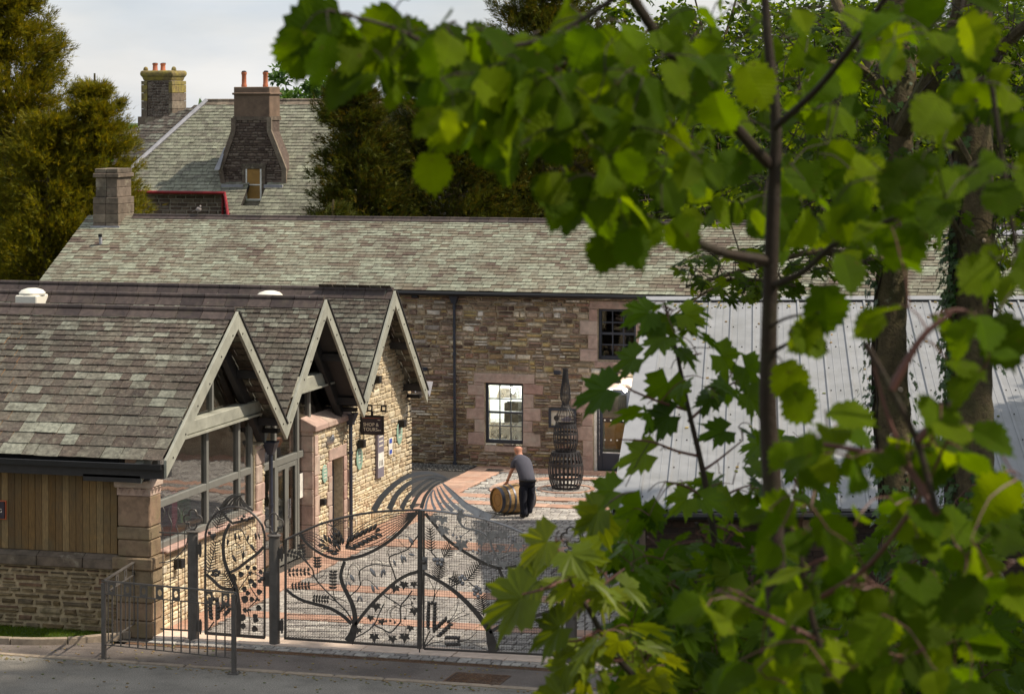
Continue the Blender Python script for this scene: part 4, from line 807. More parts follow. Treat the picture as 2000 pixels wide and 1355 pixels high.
# ---- rear building: sunlit rubble gable
wall_face(B3, [(PY1, 0), (54.8, 0), (54.8, 2.62), (52.42, 5.02), (50.72, 3.2)], [], *cream, lambda v: R.uniform(.05, .17), lambda v: .27, 300, 5)
pe = Plane((GX, 54.8, 0), (-1, 0, 0), (0, 0, 1)); wall_face(B3, [(0, 0), (8, 0), (8, 2.75), (0, 2.75)], [], *cream, lambda v: .15, lambda v: .35, 0, 5, pe)
for th_, y0_, y1_ in ((B1, 41, 45.8), (B2, 46, 50.3), (B3, 50.8, 54.8)): MB().box(RX, RX+.1, y0_, y1_, 0, 3).build('rear_wall', 'mortar_cream', th_)
gk = thing('corner_sheet', 'pale grey plastic sheet hanging off the eaves corner of the rear gable', 'sheet', (BX, 54.7, 2.8)); p = ax(838, 748, BX-.1)
MB().add([(BX-.1, 54.6, 3.0), (BX+.05, 54.95, 2.95), (BX+.02, 54.8, 2.62), (BX-.3, 54.7, 2.7), (BX-.5, 55.0, 2.95)], [(0, 1, 2, 3), (1, 4, 3, 2)]).build('sheet', 'lead', gk)
# downpipes on the gabled row
d1 = thing('downpipe', 'downpipe with a hopper between the front window and the double doors', 'downpipe', (GX+.1, 46.1, 0), 'downpipes'); p = ax(529, 880, GX+.12); downpipe(d1, GX+.12, p[1], 2.72, .04, 'blue_pipe', .04, .1, (1.5,))
d2 = thing('downpipe', 'downpipe on the cream stone wall left of the hanging sign', 'downpipe', (GX+.1, 50.7, 0), 'downpipes'); p = ax(685, 880, GX+.1); downpipe(d2, GX+.1, p[1], 2.72, .04, 'blue_pipe', .04, .1, (.5, 1.9))
absorb(d1, B1, 'downpipe', 'pipe'); absorb(d2, B3, 'downpipe', 'pipe')
# domed vents on the roofs
for (px, py, G, lab) in ((63, 575, G2, 'white domed roof vent at the left behind the front ridge'), (527, 580, G3, 'white domed roof vent behind the middle ridge')):
    Y = G[2]-.32; p = ay(px, py+6, Y); o = thing('roof_vent', lab, 'vent', (p[0], Y, p[2]-.1), 'white domed roof vents'); zt = ay(px, py-9, Y)[2]
    zt = max(zt, roofz(G, Y, 0)+.1); wv = 25*np.linalg.norm(p-C0)/F
    MB().box(p[0]-wv*.9, p[0]+wv*.9, Y-.3, Y+.25, roofz(G, Y-.3, .1), zt-.1).build('vent_kerb', 'white_plastic', o, bevel=.02); MB().lathe([(wv, 0), (wv*1.02, .04), (wv*.8, .1), (wv*.4, .135), (.01, .14)], (p[0], Y, zt-.1), 20).build('vent_dome', 'white_plastic', o, smooth=True); absorb(o, B2 if G is G2 else B3, 'roof_vent', 'vent_dome')
# ---- hanging sign, plaques, notices, lamps on the cream wall
hs = thing('hanging_sign', 'hanging plum sign reading shop and tours with an arrow', 'sign', (GX+.5, 51, 2.3))
Y = 51.35; x0_, x1_ = ay(703, 830, Y)[0], ay(749, 830, Y)[0]; zt, zb = ay(726, 811, Y)[2], ay(726, 849, Y)[2]
MB().box(x0_, x1_, Y, Y+.05, zb, zt).build('sign_frame', 'sign_frame', hs, bevel=.006); MB().box(x0_+.035, x1_-.035, Y-.006, Y+.0, zb+.035, zt-.035).build('sign_panel', 'sign_plum', hs)
hh = zt-zb; t1 = frame_M((x0_+.075, Y-.007, zt-hh*.55), (1, 0, 0), (0, 0, 1), (0, -1, 0)); text('SHOP &', .105, t1, 'cream_print', hs); t1 = frame_M((x0_+.075, Y-.007, zt-hh*.8), (1, 0, 0), (0, 0, 1), (0, -1, 0)); text('TOURS', .105, t1, 'cream_print', hs)
ax_, az_ = x1_-.14, zt-hh*.755; MB().box(ax_, ax_+.085, Y-.012, Y-.007, az_-.006, az_+.006).add([(ax_-.01, Y-.012, az_), (ax_+.03, Y-.012, az_+.022), (ax_+.03, Y-.012, az_-.022)], [(0, 2, 1)]).build('arrow', 'cream_print', hs); MB().box(x0_+.06, x1_-.06, Y-.011, Y-.006, zt-.062, zt-.056).build('sign_line', 'orange_print', hs); MB().box(x1_-.13, x1_-.07, Y-.011, Y-.006, zt-.1, zt-.09).build('sign_mark', 'cream_print', hs)
bx0, bx1, bz = ay(716, 795, Y)[0], ay(754, 795, Y)[0], ay(735, 804, Y)[2]
MB().box(GX, bx1+.02, Y+.015, Y+.035, bz-.005, bz+.01).box(GX, bx1+.02, Y+.015, Y+.035, bz+.135, bz+.15).build('bracket_rail', 'black_metal', hs)
for k in range(3):
    xa = bx0+(bx1-bx0)*(k*.36); 
    if k != 1: MB().box(xa, xa+.03, Y+.01, Y+.03, bz+.01, bz+.135).box(xa+.1, xa+.13, Y+.01, Y+.03, bz+.01, bz+.135).box(xa+.03, xa+.1, Y+.01, Y+.03, bz+.01, bz+.035).box(xa+.03, xa+.1, Y+.01, Y+.03, bz+.11, bz+.135).build('quatrefoil_panel', 'black_metal', hs)
MB().tube([((x0_+x1_)/2, Y+.025, zt), ((x0_+x1_)/2, Y+.025, bz)], .03, 8).build('hanger', 'black_metal', hs)
MB().tube(curve_pts([(GX+.02, Y, 2.0), (GX+.08, Y, 1.95), (GX+.1, Y, 2.2), (GX+.05, Y, 2.5), (GX+.0, Y, 2.7)]), .012, 6).build('cable', 'black_metal', hs)
for (px, py, h, lab) in ((635, 925, .38, 'smallest green oval plaque left of the porch door'), (703, 895, .5, 'pale green oval plaque below the hanging sign'), (781, 846, .5, 'pale green oval plaque nearest the wall corner')):
    p = ax(px, py, GX+.05); o = thing('oval_plaque', lab, 'plaque', tuple(p), 'green oval plaques')
    MB().lathe([(h*.36, 0), (h*.38, .01), (h*.36, .02)], (GX+.03, p[1], p[2]), 24, (1, 0, 0), (0, 1, 0)).build('plate', 'plaque_green', o)
    pt = o.children[0]; 
    for v in pt.data.vertices: v.co.z = p[2]+(v.co.z-p[2])*1.35
    for k in range(4): MB().box(GX+.051, GX+.054, p[1]-h*.2, p[1]+h*.2, p[2]+.12-.07*k, p[2]+.14-.07*k).build('inscription', 'cream_print', o)
p0, p1 = ax(739, 845, GX+.1), ax(751, 925, GX+.1); o = thing('notice_board', 'tall narrow grey and white notice board under the hanging sign', 'notice board', tuple(p0)); yb0, yb1, zb0, zb1 = ax(739, 880, GX+.1)[1], ax(751, 880, GX+.1)[1], ax(745, 932, GX+.1)[2], ax(745, 843, GX+.1)[2]
MB().box(GX+.03, GX+.09, yb0, yb1, zb0, zb1).build('board', 'grey_print', o, bevel=.004); MB().box(GX+.09, GX+.094, yb0+.02, yb1-.02, zb0+.22, zb0+.55).build('panel', 'white_paint', o)
for k in range(3): MB().box(GX+.0945, GX+.097, yb0+.08+.09*k, yb0+.11+.09*k, zb0+.26, zb0+.38).build('print', 'inner_dark', o)
for k in range(3): MB().box(GX+.09, GX+.093, yb0+.07, yb1-.07, zb1-.12-.1*k, zb1-.09-.1*k).build('print', 'cream_print', o)
yb0, yb1, zb0, zb1 = ax(760, 872, GX+.05)[1], ax(767, 872, GX+.05)[1], ax(763, 888, GX+.05)[2], ax(763, 855, GX+.05)[2]; o = thing('small_notice', 'small blue and white notice between board and plaque', 'sign', (GX, yb0, zb0))
MB().box(GX+.03, GX+.045, yb0, yb1, zb0, zb1).build('board', 'white_paint', o); 
for a_, b2_ in ((.05, .3), (.68, .95)): MB().box(GX+.045, GX+.048, yb0+.03, yb1-.03, zb0+(zb1-zb0)*a_, zb0+(zb1-zb0)*b2_).build('print', 'blue_print', o)
for (px, py, lab) in ((737, 741, 'square wall lamp high under the rear gable'), (785, 827, 'square wall lamp near the corner of the rear gable'), (706, 866, 'square wall lamp left of the notice board'), (349+1, 1100, 'square box light low on the front wall behind the fence'), (632, 980, 'small dark box left of the porch door')):
    p = ax(px, py, GX+.1); o = thing('box_lamp', lab, 'lamp', tuple(p), 'square box lamps'); s_ = .075 if py != 980 else .06
    MB().box(GX+.03, GX+.03+2*s_, p[1]-s_, p[1]+s_, p[2]-s_*1.1, p[2]+s_*1.1).build('housing', 'black_metal', o, bevel=.006); MB().box(GX+.03, GX+.05, p[1]-s_*.6, p[1]+s_*.6, p[2]-s_*1.5, p[2]-s_*1.1).build('mount', 'black_metal', o)
p = ax(645, 857, GX+.08); o = thing('swan_lamp', 'rounded steel lamp hood above the porch door', 'lamp', tuple(p)); MB().tube([(GX+.0, p[1], p[2]-.05), (GX+.09, p[1], p[2]-.02), (GX+.13, p[1]+.0, p[2]+.03), (GX+.14, p[1]+.0, p[2]+.09)], [.09, .085, .06, .02], 12).build('lamp_shade', 'steel_kit', o, smooth=True)
# ================================================================ METAL ROOFED SHED
SH = thing('metal_roofed_shed', 'low brick shed with a big pale ribbed metal roof at the right of the courtyard', 'building', tuple(at(1197, 990, 42.3)))
P0 = at(1197, 993, 42.3); a_ = math.radians(1.2); E_ = RT*math.cos(a_)-FW*math.sin(a_); Rh = RT*math.sin(math.radians(5.6))+FW*math.cos(math.radians(5.6)); SLN = 13.5; Rv = Rh*SLN+UP*2.42; Rl = np.linalg.norm(Rv); Ru = Rv/Rl; Nn = np.cross(E_, Ru); Nn /= np.linalg.norm(Nn); LEN = 11.
def rp_(a, b_, n=0): return P0+E_*a+Ru*b_+Nn*n
MB().prism([rp_(0, 0, -.05), rp_(LEN, 0, -.05), rp_(LEN, Rl, -.05), rp_(0, Rl, -.05)], -Nn*.06).build('roof_deck', 'dark_timber', SH)
a = .42; sp = .485; scr = []
while a < LEN-.3:
    MB().prism([rp_(a+.02, .0, -.045), rp_(a+sp-.02, .0, -.045), rp_(a+sp-.02, Rl, -.045), rp_(a+.02, Rl, -.045)], Nn*.045).build('roof_panel', 'metal_sheet', SH)
    for q_ in (.33, .66): MB().prism([rp_(a+sp*q_-.012, .002, 0), rp_(a+sp*q_+.012, .002, 0), rp_(a+sp*q_+.012, Rl-.002, 0), rp_(a+sp*q_-.012, Rl-.002, 0)], Nn*.008).build('panel_groove', 'metal_sheet', SH)
    V = [rp_(a+x_, y_, z_) for y_ in (-.03, Rl-.02) for x_, z_ in ((-.035, 0), (-.018, .04), (.018, .04), (.035, 0))]
    MB().add(V, [(0, 1, 5, 4), (1, 2, 6, 5), (2, 3, 7, 6), (0, 3, 2, 1), (4, 5, 6, 7), (0, 4, 7, 3)]).build('rib', 'metal_sheet', SH)
    for i, y_ in enumerate(np.arange(.6, Rl, 1.55)):
        scr.append(frame_M(rp_(a+.055, y_, .0), E_*.02, Ru*.035, Nn*.02))
        if i % 2 == 0: scr.append(frame_M(rp_(a+sp*.5, y_, .0), E_*.022, Ru*.04, Nn*.02))
    a += sp
lf_ = [frame_M(rp_(R.uniform(.5, LEN-1), R.choice([R.uniform(Rl-.7, Rl-.25), R.uniform(.3, Rl)]), .006), E_*R.uniform(.03, .07)+Ru*R.uniform(-.03, .03), Ru*R.uniform(.04, .1), Nn*.012) for _ in range(170)]
join_pieces('roof_leaf_litter', np.array(lf_), NR.integers(0, 5, len(lf_)), BLOCKS, 'litter', None, uv=False)
pieces(SH, 'roof_screw', scr, BOX, 'sign_frame', 0, rest='roof_screws')
MB().prism([rp_(-.02, -.03, .002), rp_(.42, -.03, .002), rp_(.42, Rl, .002), rp_(-.02, Rl, .002)], Nn*.03).build('verge_flashing', 'metal_flash', SH); MB().prism([rp_(-.03, -.03, -.2), rp_(-.0, -.03, -.2), rp_(-.0, Rl, -.2), rp_(-.03, Rl, -.2)], Nn*.235).build('verge_trim', 'metal_flash', SH)
MB().prism([rp_(-.03, Rl-.22, .042), rp_(LEN, Rl-.22, .042), rp_(LEN, Rl+.05, .05), rp_(-.03, Rl+.05, .05)], Nn*.02).build('ridge_flashing', 'metal_flash', SH); MB().prism([rp_(-.03, Rl+.05, .07), rp_(LEN, Rl+.05, .07), rp_(LEN, Rl+.07, -.3), rp_(-.03, Rl+.07, -.3)], Rh*.03).build('ridge_fascia', 'metal_flash', SH)
gb = P0-Rh*.06-UP*.12; MB().tube([gb-E_*.05, gb+E_*LEN], .06, 8).build('gutter', 'black_metal', SH)
# walls
WS = P0+Rh*.28+E_*.12; WS[2] = 0; wh = P0[2]-.08; psw = Plane(WS, E_, (0, 0, 1)); LW = LEN-.5
qb = [(0, .42 if i % 2 else .3, .36*i, min(.36*i+.36, wh)) for i in range(7)]
backing(psw, [(0, -.1), (LW, -.1), (LW, wh), (0, wh)], [], .3).build('wall', 'mortar_dark', SH)
Ms = [frame_M(psw.P((a+b_)/2, (c+d)/2), psw.U*(b_-a-.012), psw.V*(d-c-.012), psw.N*.05) for a, b_, c, d in qb]; pieces(SH, 'quoin', Ms, BLOCKS, 'brownstone', 20, 2)
pieces(SH, 'brick', layout(psw, [(0, 0), (LW, 0), (LW, wh), (0, wh)], qb, lambda v: .1, lambda v: .3, .02, .012, .12), BLOCKS, 'dark_brick', 300, 4)
pss = Plane(WS+Rh*(SLN-.5), -Rh, (0, 0, 1)); sl2 = 2.42/SLN; LS = SLN-.5; hp = [(0, -.1), (LS, -.1), (LS, wh), (0, wh+LS*sl2)]
backing(pss, hp, [], .3).build('side_wall', 'mortar_dark', SH); pieces(SH, 'brick', layout(pss, [(0, 0), (LS, 0), (LS, wh), (0, wh+LS*sl2)], [], lambda v: .1, lambda v: .3, .02, .012, .12), BLOCKS, 'dark_brick', 0, 4, rest='side_bricks')
MB().prism([psw.P(-.0, wh-.3, .0), psw.P(.36, wh-.3, .0), psw.P(.36, wh, .12), psw.P(-.0, wh, .12)], -psw.N*.2).build('corbel', 'brownstone', SH, bevel=.02)
qf = thing('quatrefoil_vent', 'stone quatrefoil vent high in the dark brick shed wall', 'vent', tuple(psw.P(*psw.hit(1592, 1020)))); u_, v_ = psw.hit(1592, 1022)
MB().lathe([(.22, 0), (.22, .06), (.1, .06)], psw.P(u_, v_, .02), 20, psw.N, psw.U).build('stone_ring', 'sandstone_front', qf)
for k in range(4): c_ = psw.P(u_+.05*math.cos(k*math.pi/2), v_+.05*math.sin(k*math.pi/2), .082); MB().lathe([(.045, 0), (.045, .004)], c_, 12, psw.N, psw.U).build('foil', 'black_metal', qf)
dps = thing('downpipe', 'blue downpipe at the corner of the brick shed', 'downpipe', tuple(psw.P(.85, 0, .1)), 'downpipes'); c_ = psw.P(*psw.hit(1243, 1100), .1); downpipe(dps, c_[0], c_[1], wh-.05, 0, 'blue_pipe', .04, .08, (1.,))
absorb(qf, SH, 'quatrefoil_vent', 'stone_ring'); absorb(dps, SH, 'downpipe', 'pipe')
# ================================================================ MANOR
MN = thing('manor_house', 'big slate roofed stone manor with chimneys behind the long building', 'building', (-36, 82, 0))
my0, mz0, my1, mz1 = 80.0, 5.2, 84.3, 9.38; pm = Plane((0, my0, mz0), (1, 0, 0), (0, my1-my0, mz1-mz0)); h_ = lambda x, y: pm.hit(x, y)
top = math.hypot(my1-my0, mz1-mz0); A_ = h_(405, 197); A_ = (A_[0], top); e1_ = h_(285, 375)
mpoly = [(h_(660, 420)[0], h_(448, 424)[1]), (h_(660, 210)[0], top), A_, (h_(292, 300)[0], h_(292, 300)[1]), (h_(215, 360)[0], h_(240, 374)[1]), (h_(437, 376)[0], h_(437, 376)[1]), (h_(450, 424)[0], h_(448, 424)[1])]
backing(pm, mpoly, [(h_(479, 380)[0], h_(514, 380)[0], h_(495, 404)[1], h_(495, 352)[1])], .1).build('roof_deck', 'roof_deck', MN)
mhole = [(h_(479, 380)[0], h_(514, 380)[0], h_(495, 404)[1], h_(495, 352)[1])]
slates(pm, mpoly, MN, 'slate_manor', .17, .15, .24, .22, .014, 300, holes=mhole, minpx=4)
p2_ = pm.P(*mpoly[4]); pa_ = pm.P(*A_); lc = at(232, 262, 92); lh = at(345, 212, 90)
MB().tube([pa_+UP*.05, (pm.P(*mpoly[3]))+UP*.05, p2_+UP*.05], .09, 6).build('hip_roll', 'lead', MN)
# left slope behind the hip; its shade is painted in as darker slate
nrm_ = np.cross(lc-pa_, p2_-pa_); nrm_ /= np.linalg.norm(nrm_); nrm_ = nrm_ if nrm_[1] < 0 or nrm_[2] > 0 else -nrm_; nrm_ = nrm_*np.sign(nrm_[2]); Uh = np.cross((0, 0, 1.), nrm_); Uh /= np.linalg.norm(Uh); Vh = np.cross(nrm_, Uh); ph = Plane(pa_, Uh, Vh)
hp_ = [ph.uv(pa_), ph.uv(lc), ph.uv(p2_)]; backing(ph, hp_, [], .1).build('roof_deck', 'roof_deck', MN); slates(ph, hp_, MN, 'slate_dark', .17, .16, .24, .22, .012, 0)
ridge_tiles(MN, pa_[0], pa_[0]+8, my1, mz1, .97, .97, .45, .06, .2, 'brownstone')
bk = Plane((30, my1+4.3, mz0), (-1, 0, 0), (0, -4.3, mz1-mz0)); MB().prism([(pa_[0], my1, mz1-.1), (pa_[0]+9, my1, mz1-.1), (pa_[0]+9, my1+4, mz0), (pa_[0], my1+4, mz0)], (0, 0, -.1)).build('rear_roof', 'slate_manor', MN)
xl, xr = pm.P(*mpoly[4])[0], pm.P(*mpoly[5])[0]; eY, eZ = pm.P(*mpoly[5])[1:]; MB().box(xl-3, xr+9, eY+.35, eY+.7, 0, eZ+.1).build('wall', 'mortar_manor', MN)
pmw = Plane((0, eY+.35, 0), (1, 0, 0), (0, 0, 1)); pieces(MN, 'stone', layout(pmw, [(xl-1, 4.4), (xr+.2, 4.4), (xr+.2, eZ), (xl-1, eZ)], [], lambda v: .13, lambda v: .35, .03, .015, .4), STONES, 'rubble_manor', 150, 4)
MB().tube([(xl-1, eY-.02, eZ), (xr+.05, eY-.02, eZ-.02)], .055, 8).build('red_gutter', 'red_paint', MN); MB().tube([(xr-.15, eY+.25, eZ-.1), (xr-.15, eY+.25, 3)], .045, 8).build('red_downpipe', 'red_paint', MN)
pq = pm.P(*mpoly[6]); MB().tube([(xr+.05, eY-.02, eZ-.02), tuple(pq+np.array([-.06, -.05, .02]))], .055, 8).build('red_bargeboard', 'red_paint', MN)
# gable with the big chimney
DYm = pm.P(*h_(490, 356))[1]; P_ = lambda x, y, Y=DYm: ay(x, y, Y)
MB().prism([tuple(P_(478, 358)), tuple(P_(516, 358)), tuple(P_(516, 410)), tuple(P_(478, 410))], (0, .3, 0)).build('window_bay', 'brownstone', MN)
fpol = [P_(437, 358), P_(556, 358), P_(556, 330), P_(527, 258), P_(527, 228), P_(457, 228), P_(457, 258), P_(432, 330)]
MB().prism([tuple(p) for p in fpol], (0, .9, 0)).build('gable_wall', 'rubble_manor', MN)
pmg = Plane((0, DYm, 0), (1, 0, 0), (0, 0, 1)); fuv = [(p[0], p[2]) for p in fpol]; wx0, wx1, wz0, wz1 = P_(481, 360)[0], P_(512, 360)[0], P_(495, 392)[2], P_(495, 330)[2]
hol = [(wx0-.15, wx1+.15, wz0, wz1+.2)]; pieces(MN, 'gable_stone', layout(pmg, fuv, hol, lambda v: R.uniform(.07, .13), lambda v: .26, .03, .018, .5), STONES, 'rubble_manor', 200, 3)
for a, b_ in ((7, 6), (6, 5)):
    pass
for pts in ([P_(437, 358), P_(432, 330), P_(457, 256), P_(457, 230)], [P_(556, 358), P_(556, 330), P_(527, 256), P_(527, 230)]):
    MB().strip([p+np.array([0, -.03, 0]) for p in pts], .17, (0, -1, 0), .1).build('raking_stone', 'brownstone', MN)
c0, c1_, zt, zb = P_(457, 200)[0], P_(527, 200)[0], P_(490, 170)[2], P_(490, 232)[2]
MB().box(c0, c1_, DYm-.02, DYm+.95, zb, zt).build('chimney_shaft', 'render_brown', MN, bevel=.02); MB().box(c0-.05, c1_+.05, DYm-.07, DYm+1, zt-.28, zt-.2).build('chimney_band', 'render_brown', MN, bevel=.02); MB().box(c0-.03, c1_+.03, DYm-.05, DYm+.98, zb-.06, zb+.08).build('chimney_base', 'brownstone', MN)
def pot(x, y, z, h, r, th=MN, cowl=0):
    MB().lathe([(r*.95, 0), (r, h*.1), (r*.85, h*.2), (r*.8, h*.8), (r*.98, h*.86), (r*.98, h), (r*.7, h), (r*.7, h*.9)], (x, y, z), 14).build('chimney_pot', 'terracotta', th, smooth=True)
    MB().ball((x+.02*cowl, y, z+h*1.02), (r*.95, r*.95, h*.08), 6).build('cowl', 'black_metal', th)
zt_p = P_(469, 141)[2]; pot(P_(468, 150)[0], DYm+.4, zt, zt_p-zt, .1); pot(P_(510, 150)[0], DYm+.4, zt, zt_p-zt, .1, cowl=1)
mw = MB(); mw.box(wx0, wx0+.05, DYm-.06, DYm-.02, wz0, wz1).box(wx1-.06, wx1, DYm-.06, DYm-.02, wz0, wz1).box(wx0+.05, wx1-.06, DYm-.06, DYm-.02, wz0, wz0+.07).box(wx0+.05, wx1-.06, DYm-.06, DYm-.02, (wz0+wz1)/2-.02, (wz0+wz1)/2+.02).build('window_frame', 'white_paint', MN)
MB().box(wx0, wx1, DYm-.04, DYm-.012, wz0, wz1).build('pane', 'blind', MN)
for a, b_, c, d in ((wx0-.14, wx0, wz0+.2, wz1), (wx1, wx1+.14, wz0-.3, wz1), (wx0-.16, wx1+.16, wz1, wz1+.2)): MB().box(a, b_, DYm-.07, DYm-.0, c, d).build('window_surround', 'brownstone', MN, bevel=.01)
MB().prism([tuple(P_(418, 332, DYm-.3)), tuple(P_(428, 332, DYm-.3)), tuple(P_(440, 290, DYm)), tuple(P_(437, 290, DYm))], (0, .1, .05)).build('lead_flashing', 'lead', MN)
fl_z = P_(437, 361)[2]; MB().box(P_(437, 360)[0], wx0-.05, DYm-.22, DYm-.05, fl_z-.1, fl_z+.02).build('lead_apron', 'lead', MN); MB().box(wx1+.15, P_(556, 360)[0], DYm-.22, DYm-.05, fl_z-.1, fl_z+.02).build('lead_apron', 'lead', MN)
# left chimney stack
Yc = 86.; x0_, x1_ = ay(277, 190, Yc)[0], ay(336, 190, Yc)[0]; zc0, zc1 = ay(300, 260, Yc)[2], ay(300, 158, Yc)[2]; zc2 = ay(300, 138, Yc)[2]
MB().box(x0_+.05, x1_-.05, Yc+.05, Yc+1.2, zc0, zc1).build('chimney_core', 'mortar_manor', MN); pcs = Plane((0, Yc+.05, 0), (1, 0, 0), (0, 0, 1)); wq = .22
pieces(MN, 'chimney_stone', layout(pcs, [(x0_+wq, zc0), (x1_-.12, zc0), (x1_-.12, zc1), (x0_+wq, zc1)], [], lambda v: .1, lambda v: .2, .04, .015, .4), STONES, 'rubble_manor', 80, 3)
z = zc0
while z < zc1-.02:
    h = min(.3, zc1-z); MB().box(x0_-.02, x0_+wq, Yc-.02, Yc+.3, z, z+h-.01).build('quoin', 'mossy_stone' if z > zc1-.9 else 'brownstone', MN, bevel=.01); MB().box(x1_-.13, x1_+.02, Yc-.02, Yc+1.25, z, z+h-.01).build('quoin', 'mossy_stone' if z > zc1-.6 else 'brownstone', MN, bevel=.01); z += h
hc = zc2-zc1; MB().lathe([(.8, 0), (.86, hc*.35), (.93, hc*.5), (.95, hc*.8), (.88, hc)], ((x0_+x1_)/2, Yc+.6, zc1), 4, (0, 0, 1), (math.sqrt(.5), math.sqrt(.5), 0)).build('chimney_cap', 'mossy_stone', MN, bevel=.03)
MB().box(x0_-.12, x1_+.12, Yc-.1, Yc+1.3, zc0-.1, ay(300, 228, Yc)[2]).build('chimney_plinth', 'brownstone', MN)
zp = ay(300, 123, Yc)[2]; pot(ay(292, 130, Yc)[0], Yc+.5, zc2-.02, zp-zc2, .11); pot(ay(303, 130, Yc)[0], Yc+.7, zc2-.02, zp-zc2, .11, cowl=1)
for px in (278, 333): MB().ball((ay(px, 135, Yc)[0], Yc+.3, zc2+.03), (.1, .1, .12), 6).build('corner_knob', 'mossy_stone', MN)
# ---- pink stone house glimpsed between trees at the left
ph_ = thing('pink_house', 'pale pink stone house wall glimpsed through the yew at the far left', 'building', (-40, 80, 0)); Yp = 79.; xa, xb = ay(40, 500, Yp)[0], ay(130, 500, Yp)[0]; za_ = ay(80, 470, Yp)[2]
MB().box(xa, xb, Yp, Yp+3, 0, za_+.6).build('wall', 'sandstone', ph_)
for px in (70, 98): x = ay(px, 500, Yp)[0]; MB().box(x-.12, x+.12, Yp-.03, Yp-.004, 1.5, za_-.1).build('window', 'inner_dark', ph_)
x = ay(84, 500, Yp)[0]; MB().tube([(x, Yp-.08, 0), (x, Yp-.08, za_+.5)], .045, 8).build('red_downpipe', 'red_paint', ph_)
# ================================================================ GATES
GY = 40.6
def G(px, py, dy=0): p = ay(px, py, GY); return np.array([p[0], GY+dy, p[2]])
gl = lambda x, y, dy=0: G(540+x/4.517, 980+y/4.517, dy); gr = lambda x, y, dy=0: G(820+x/4.371, 980+y/4.371, dy); gp = lambda x, y, dy=0: G(390+x/4.52, 950+y/4.52, dy)
NY = (0, -1, 0)
def proto_ball():
    m = MB().ball((0, 0, 0), .5, 6); return np.array(m.v), m.f
def proto_lens():            # husk or grain: pointed at both ends
    V = [(0, -.5, 0)]; rg = [(-.25, .38), (0, .5), (.25, .36)]
    for y, r_ in rg: V += [(r_*math.cos(a), y, r_*math.sin(a)) for a in [k*math.pi/3 for k in range(6)]]
    V.append((0, .5, 0)); Fc = [(0, 1+(k+1) % 6, 1+k) for k in range(6)]+[(1+i*6+k, 1+i*6+(k+1) % 6, 7+i*6+(k+1) % 6, 7+i*6+k) for i in range(2) for k in range(6)]+[(19, 13+k, 13+(k+1) % 6) for k in range(6)]
    return np.array(V), Fc
def proto_grain():           # plump overlapping grain of an ear
    V, Fc = proto_lens(); V = V.copy(); V[:, 0] *= np.where(V[:, 1] > 0, 1.1, .9); return V, Fc
def outline_leaf(pts, fold=.18, droop=.12, th=.03):   # pts: right-hand outline from base to tip
    Rt = [(x, y) for x, y in pts]; n = len(Rt); V = [(0, y, 0) for _, y in Rt]; V += [(x, y, fold*x) for x, y in Rt[1:-1]]; V += [(-x, y, fold*x) for x, y in Rt[1:-1]]; V = np.array(V, float)
    V[:, 2] -= droop*(V[:, 1])**2; Fc = []
    for s, off in ((0, n), (1, n+n-2)):
        ed = [0]+[off+i for i in range(n-2)]+[n-1]
        for i in range(n-1):
            f = [i, ed[i], ed[i+1], i+1]; f = [k for j, k in enumerate(f) if k not in f[:j]]
            if len(f) > 2: Fc.append(tuple(f if s == 0 else f[::-1]))
    return V, Fc
def proto_simple_leaf(w=.36): return outline_leaf([(0, 0), (w*.8, .18), (w, .38), (w*.8, .62), (w*.4, .84), (0, 1)])
def lobed(tips, sin_, fold=.1, droop=.1):
    """palmate leaf: fan from a centre point"""
    pts = []
    for i, (a, r_) in enumerate(tips):
        pts += [(a, r_)]
        if i < len(sin_): pts += [sin_[i]]
    P = [(r_*math.sin(math.radians(a)), .28+r_*math.cos(math.radians(a))) for a, r_ in pts]; V = [(0, .28, 0)]+[(x, y, 0) for x, y in P]
    V = np.array(V, float); V[:, 2] = fold*np.abs(V[:, 0])-droop*(V[:, 1]-.28)**2-.25*V[:, 0]**2
    n = len(P); return V, [(0, i+1, i+2) if True else 0 for i in range(n-1)]
def proto_ivy():
    return lobed([(-170, .27), (-115, .46), (-60, .55), (0, .7), (60, .55), (115, .46), (170, .27)], [(-140, .26), (-85, .3), (-30, .34), (30, .34), (85, .3), (140, .26)])
def proto_spike():
    return np.array([(-.5, 0, 0), (.5, 0, 0), (.42, .5, 0), (0, 1, 0), (-.42, .5, 0), (0, .4, .5)]), [(0, 1, 5), (1, 2, 5), (2, 3, 5), (3, 4, 5), (4, 0, 5)]
BALL = [proto_ball()]; LENS = [proto_lens()]; GRAIN = [proto_grain()]; SLEAF = [proto_simple_leaf(.36), proto_simple_leaf(.42)]; RLEAF = [proto_simple_leaf(.5)]; ILEAF = [proto_ivy()]; SPIKE = [proto_spike()]
def on_gate(p, q, w, t=None, dy=-.03, centre=True):
    """piece lying on the gate plane from p to q (q-p gives its length)"""
    p, q = np.array(p), np.array(q); d = q-p; L_ = np.linalg.norm(d); d = d/L_; x = np.cross(d, (0, -1, 0)); c = (p+q)/2 if centre else p
    return frame_M(c+np.array([0, dy, 0]), x*w, d*L_, np.array([0, -1, 0])*(t or w))
def wavy(f, x0, x1, y, step=26, amp=4):
    return [f(x, y+amp*math.sin(2*math.pi*(x-x0)/step), -.012) for x in np.arange(x0, x1, step/6)]
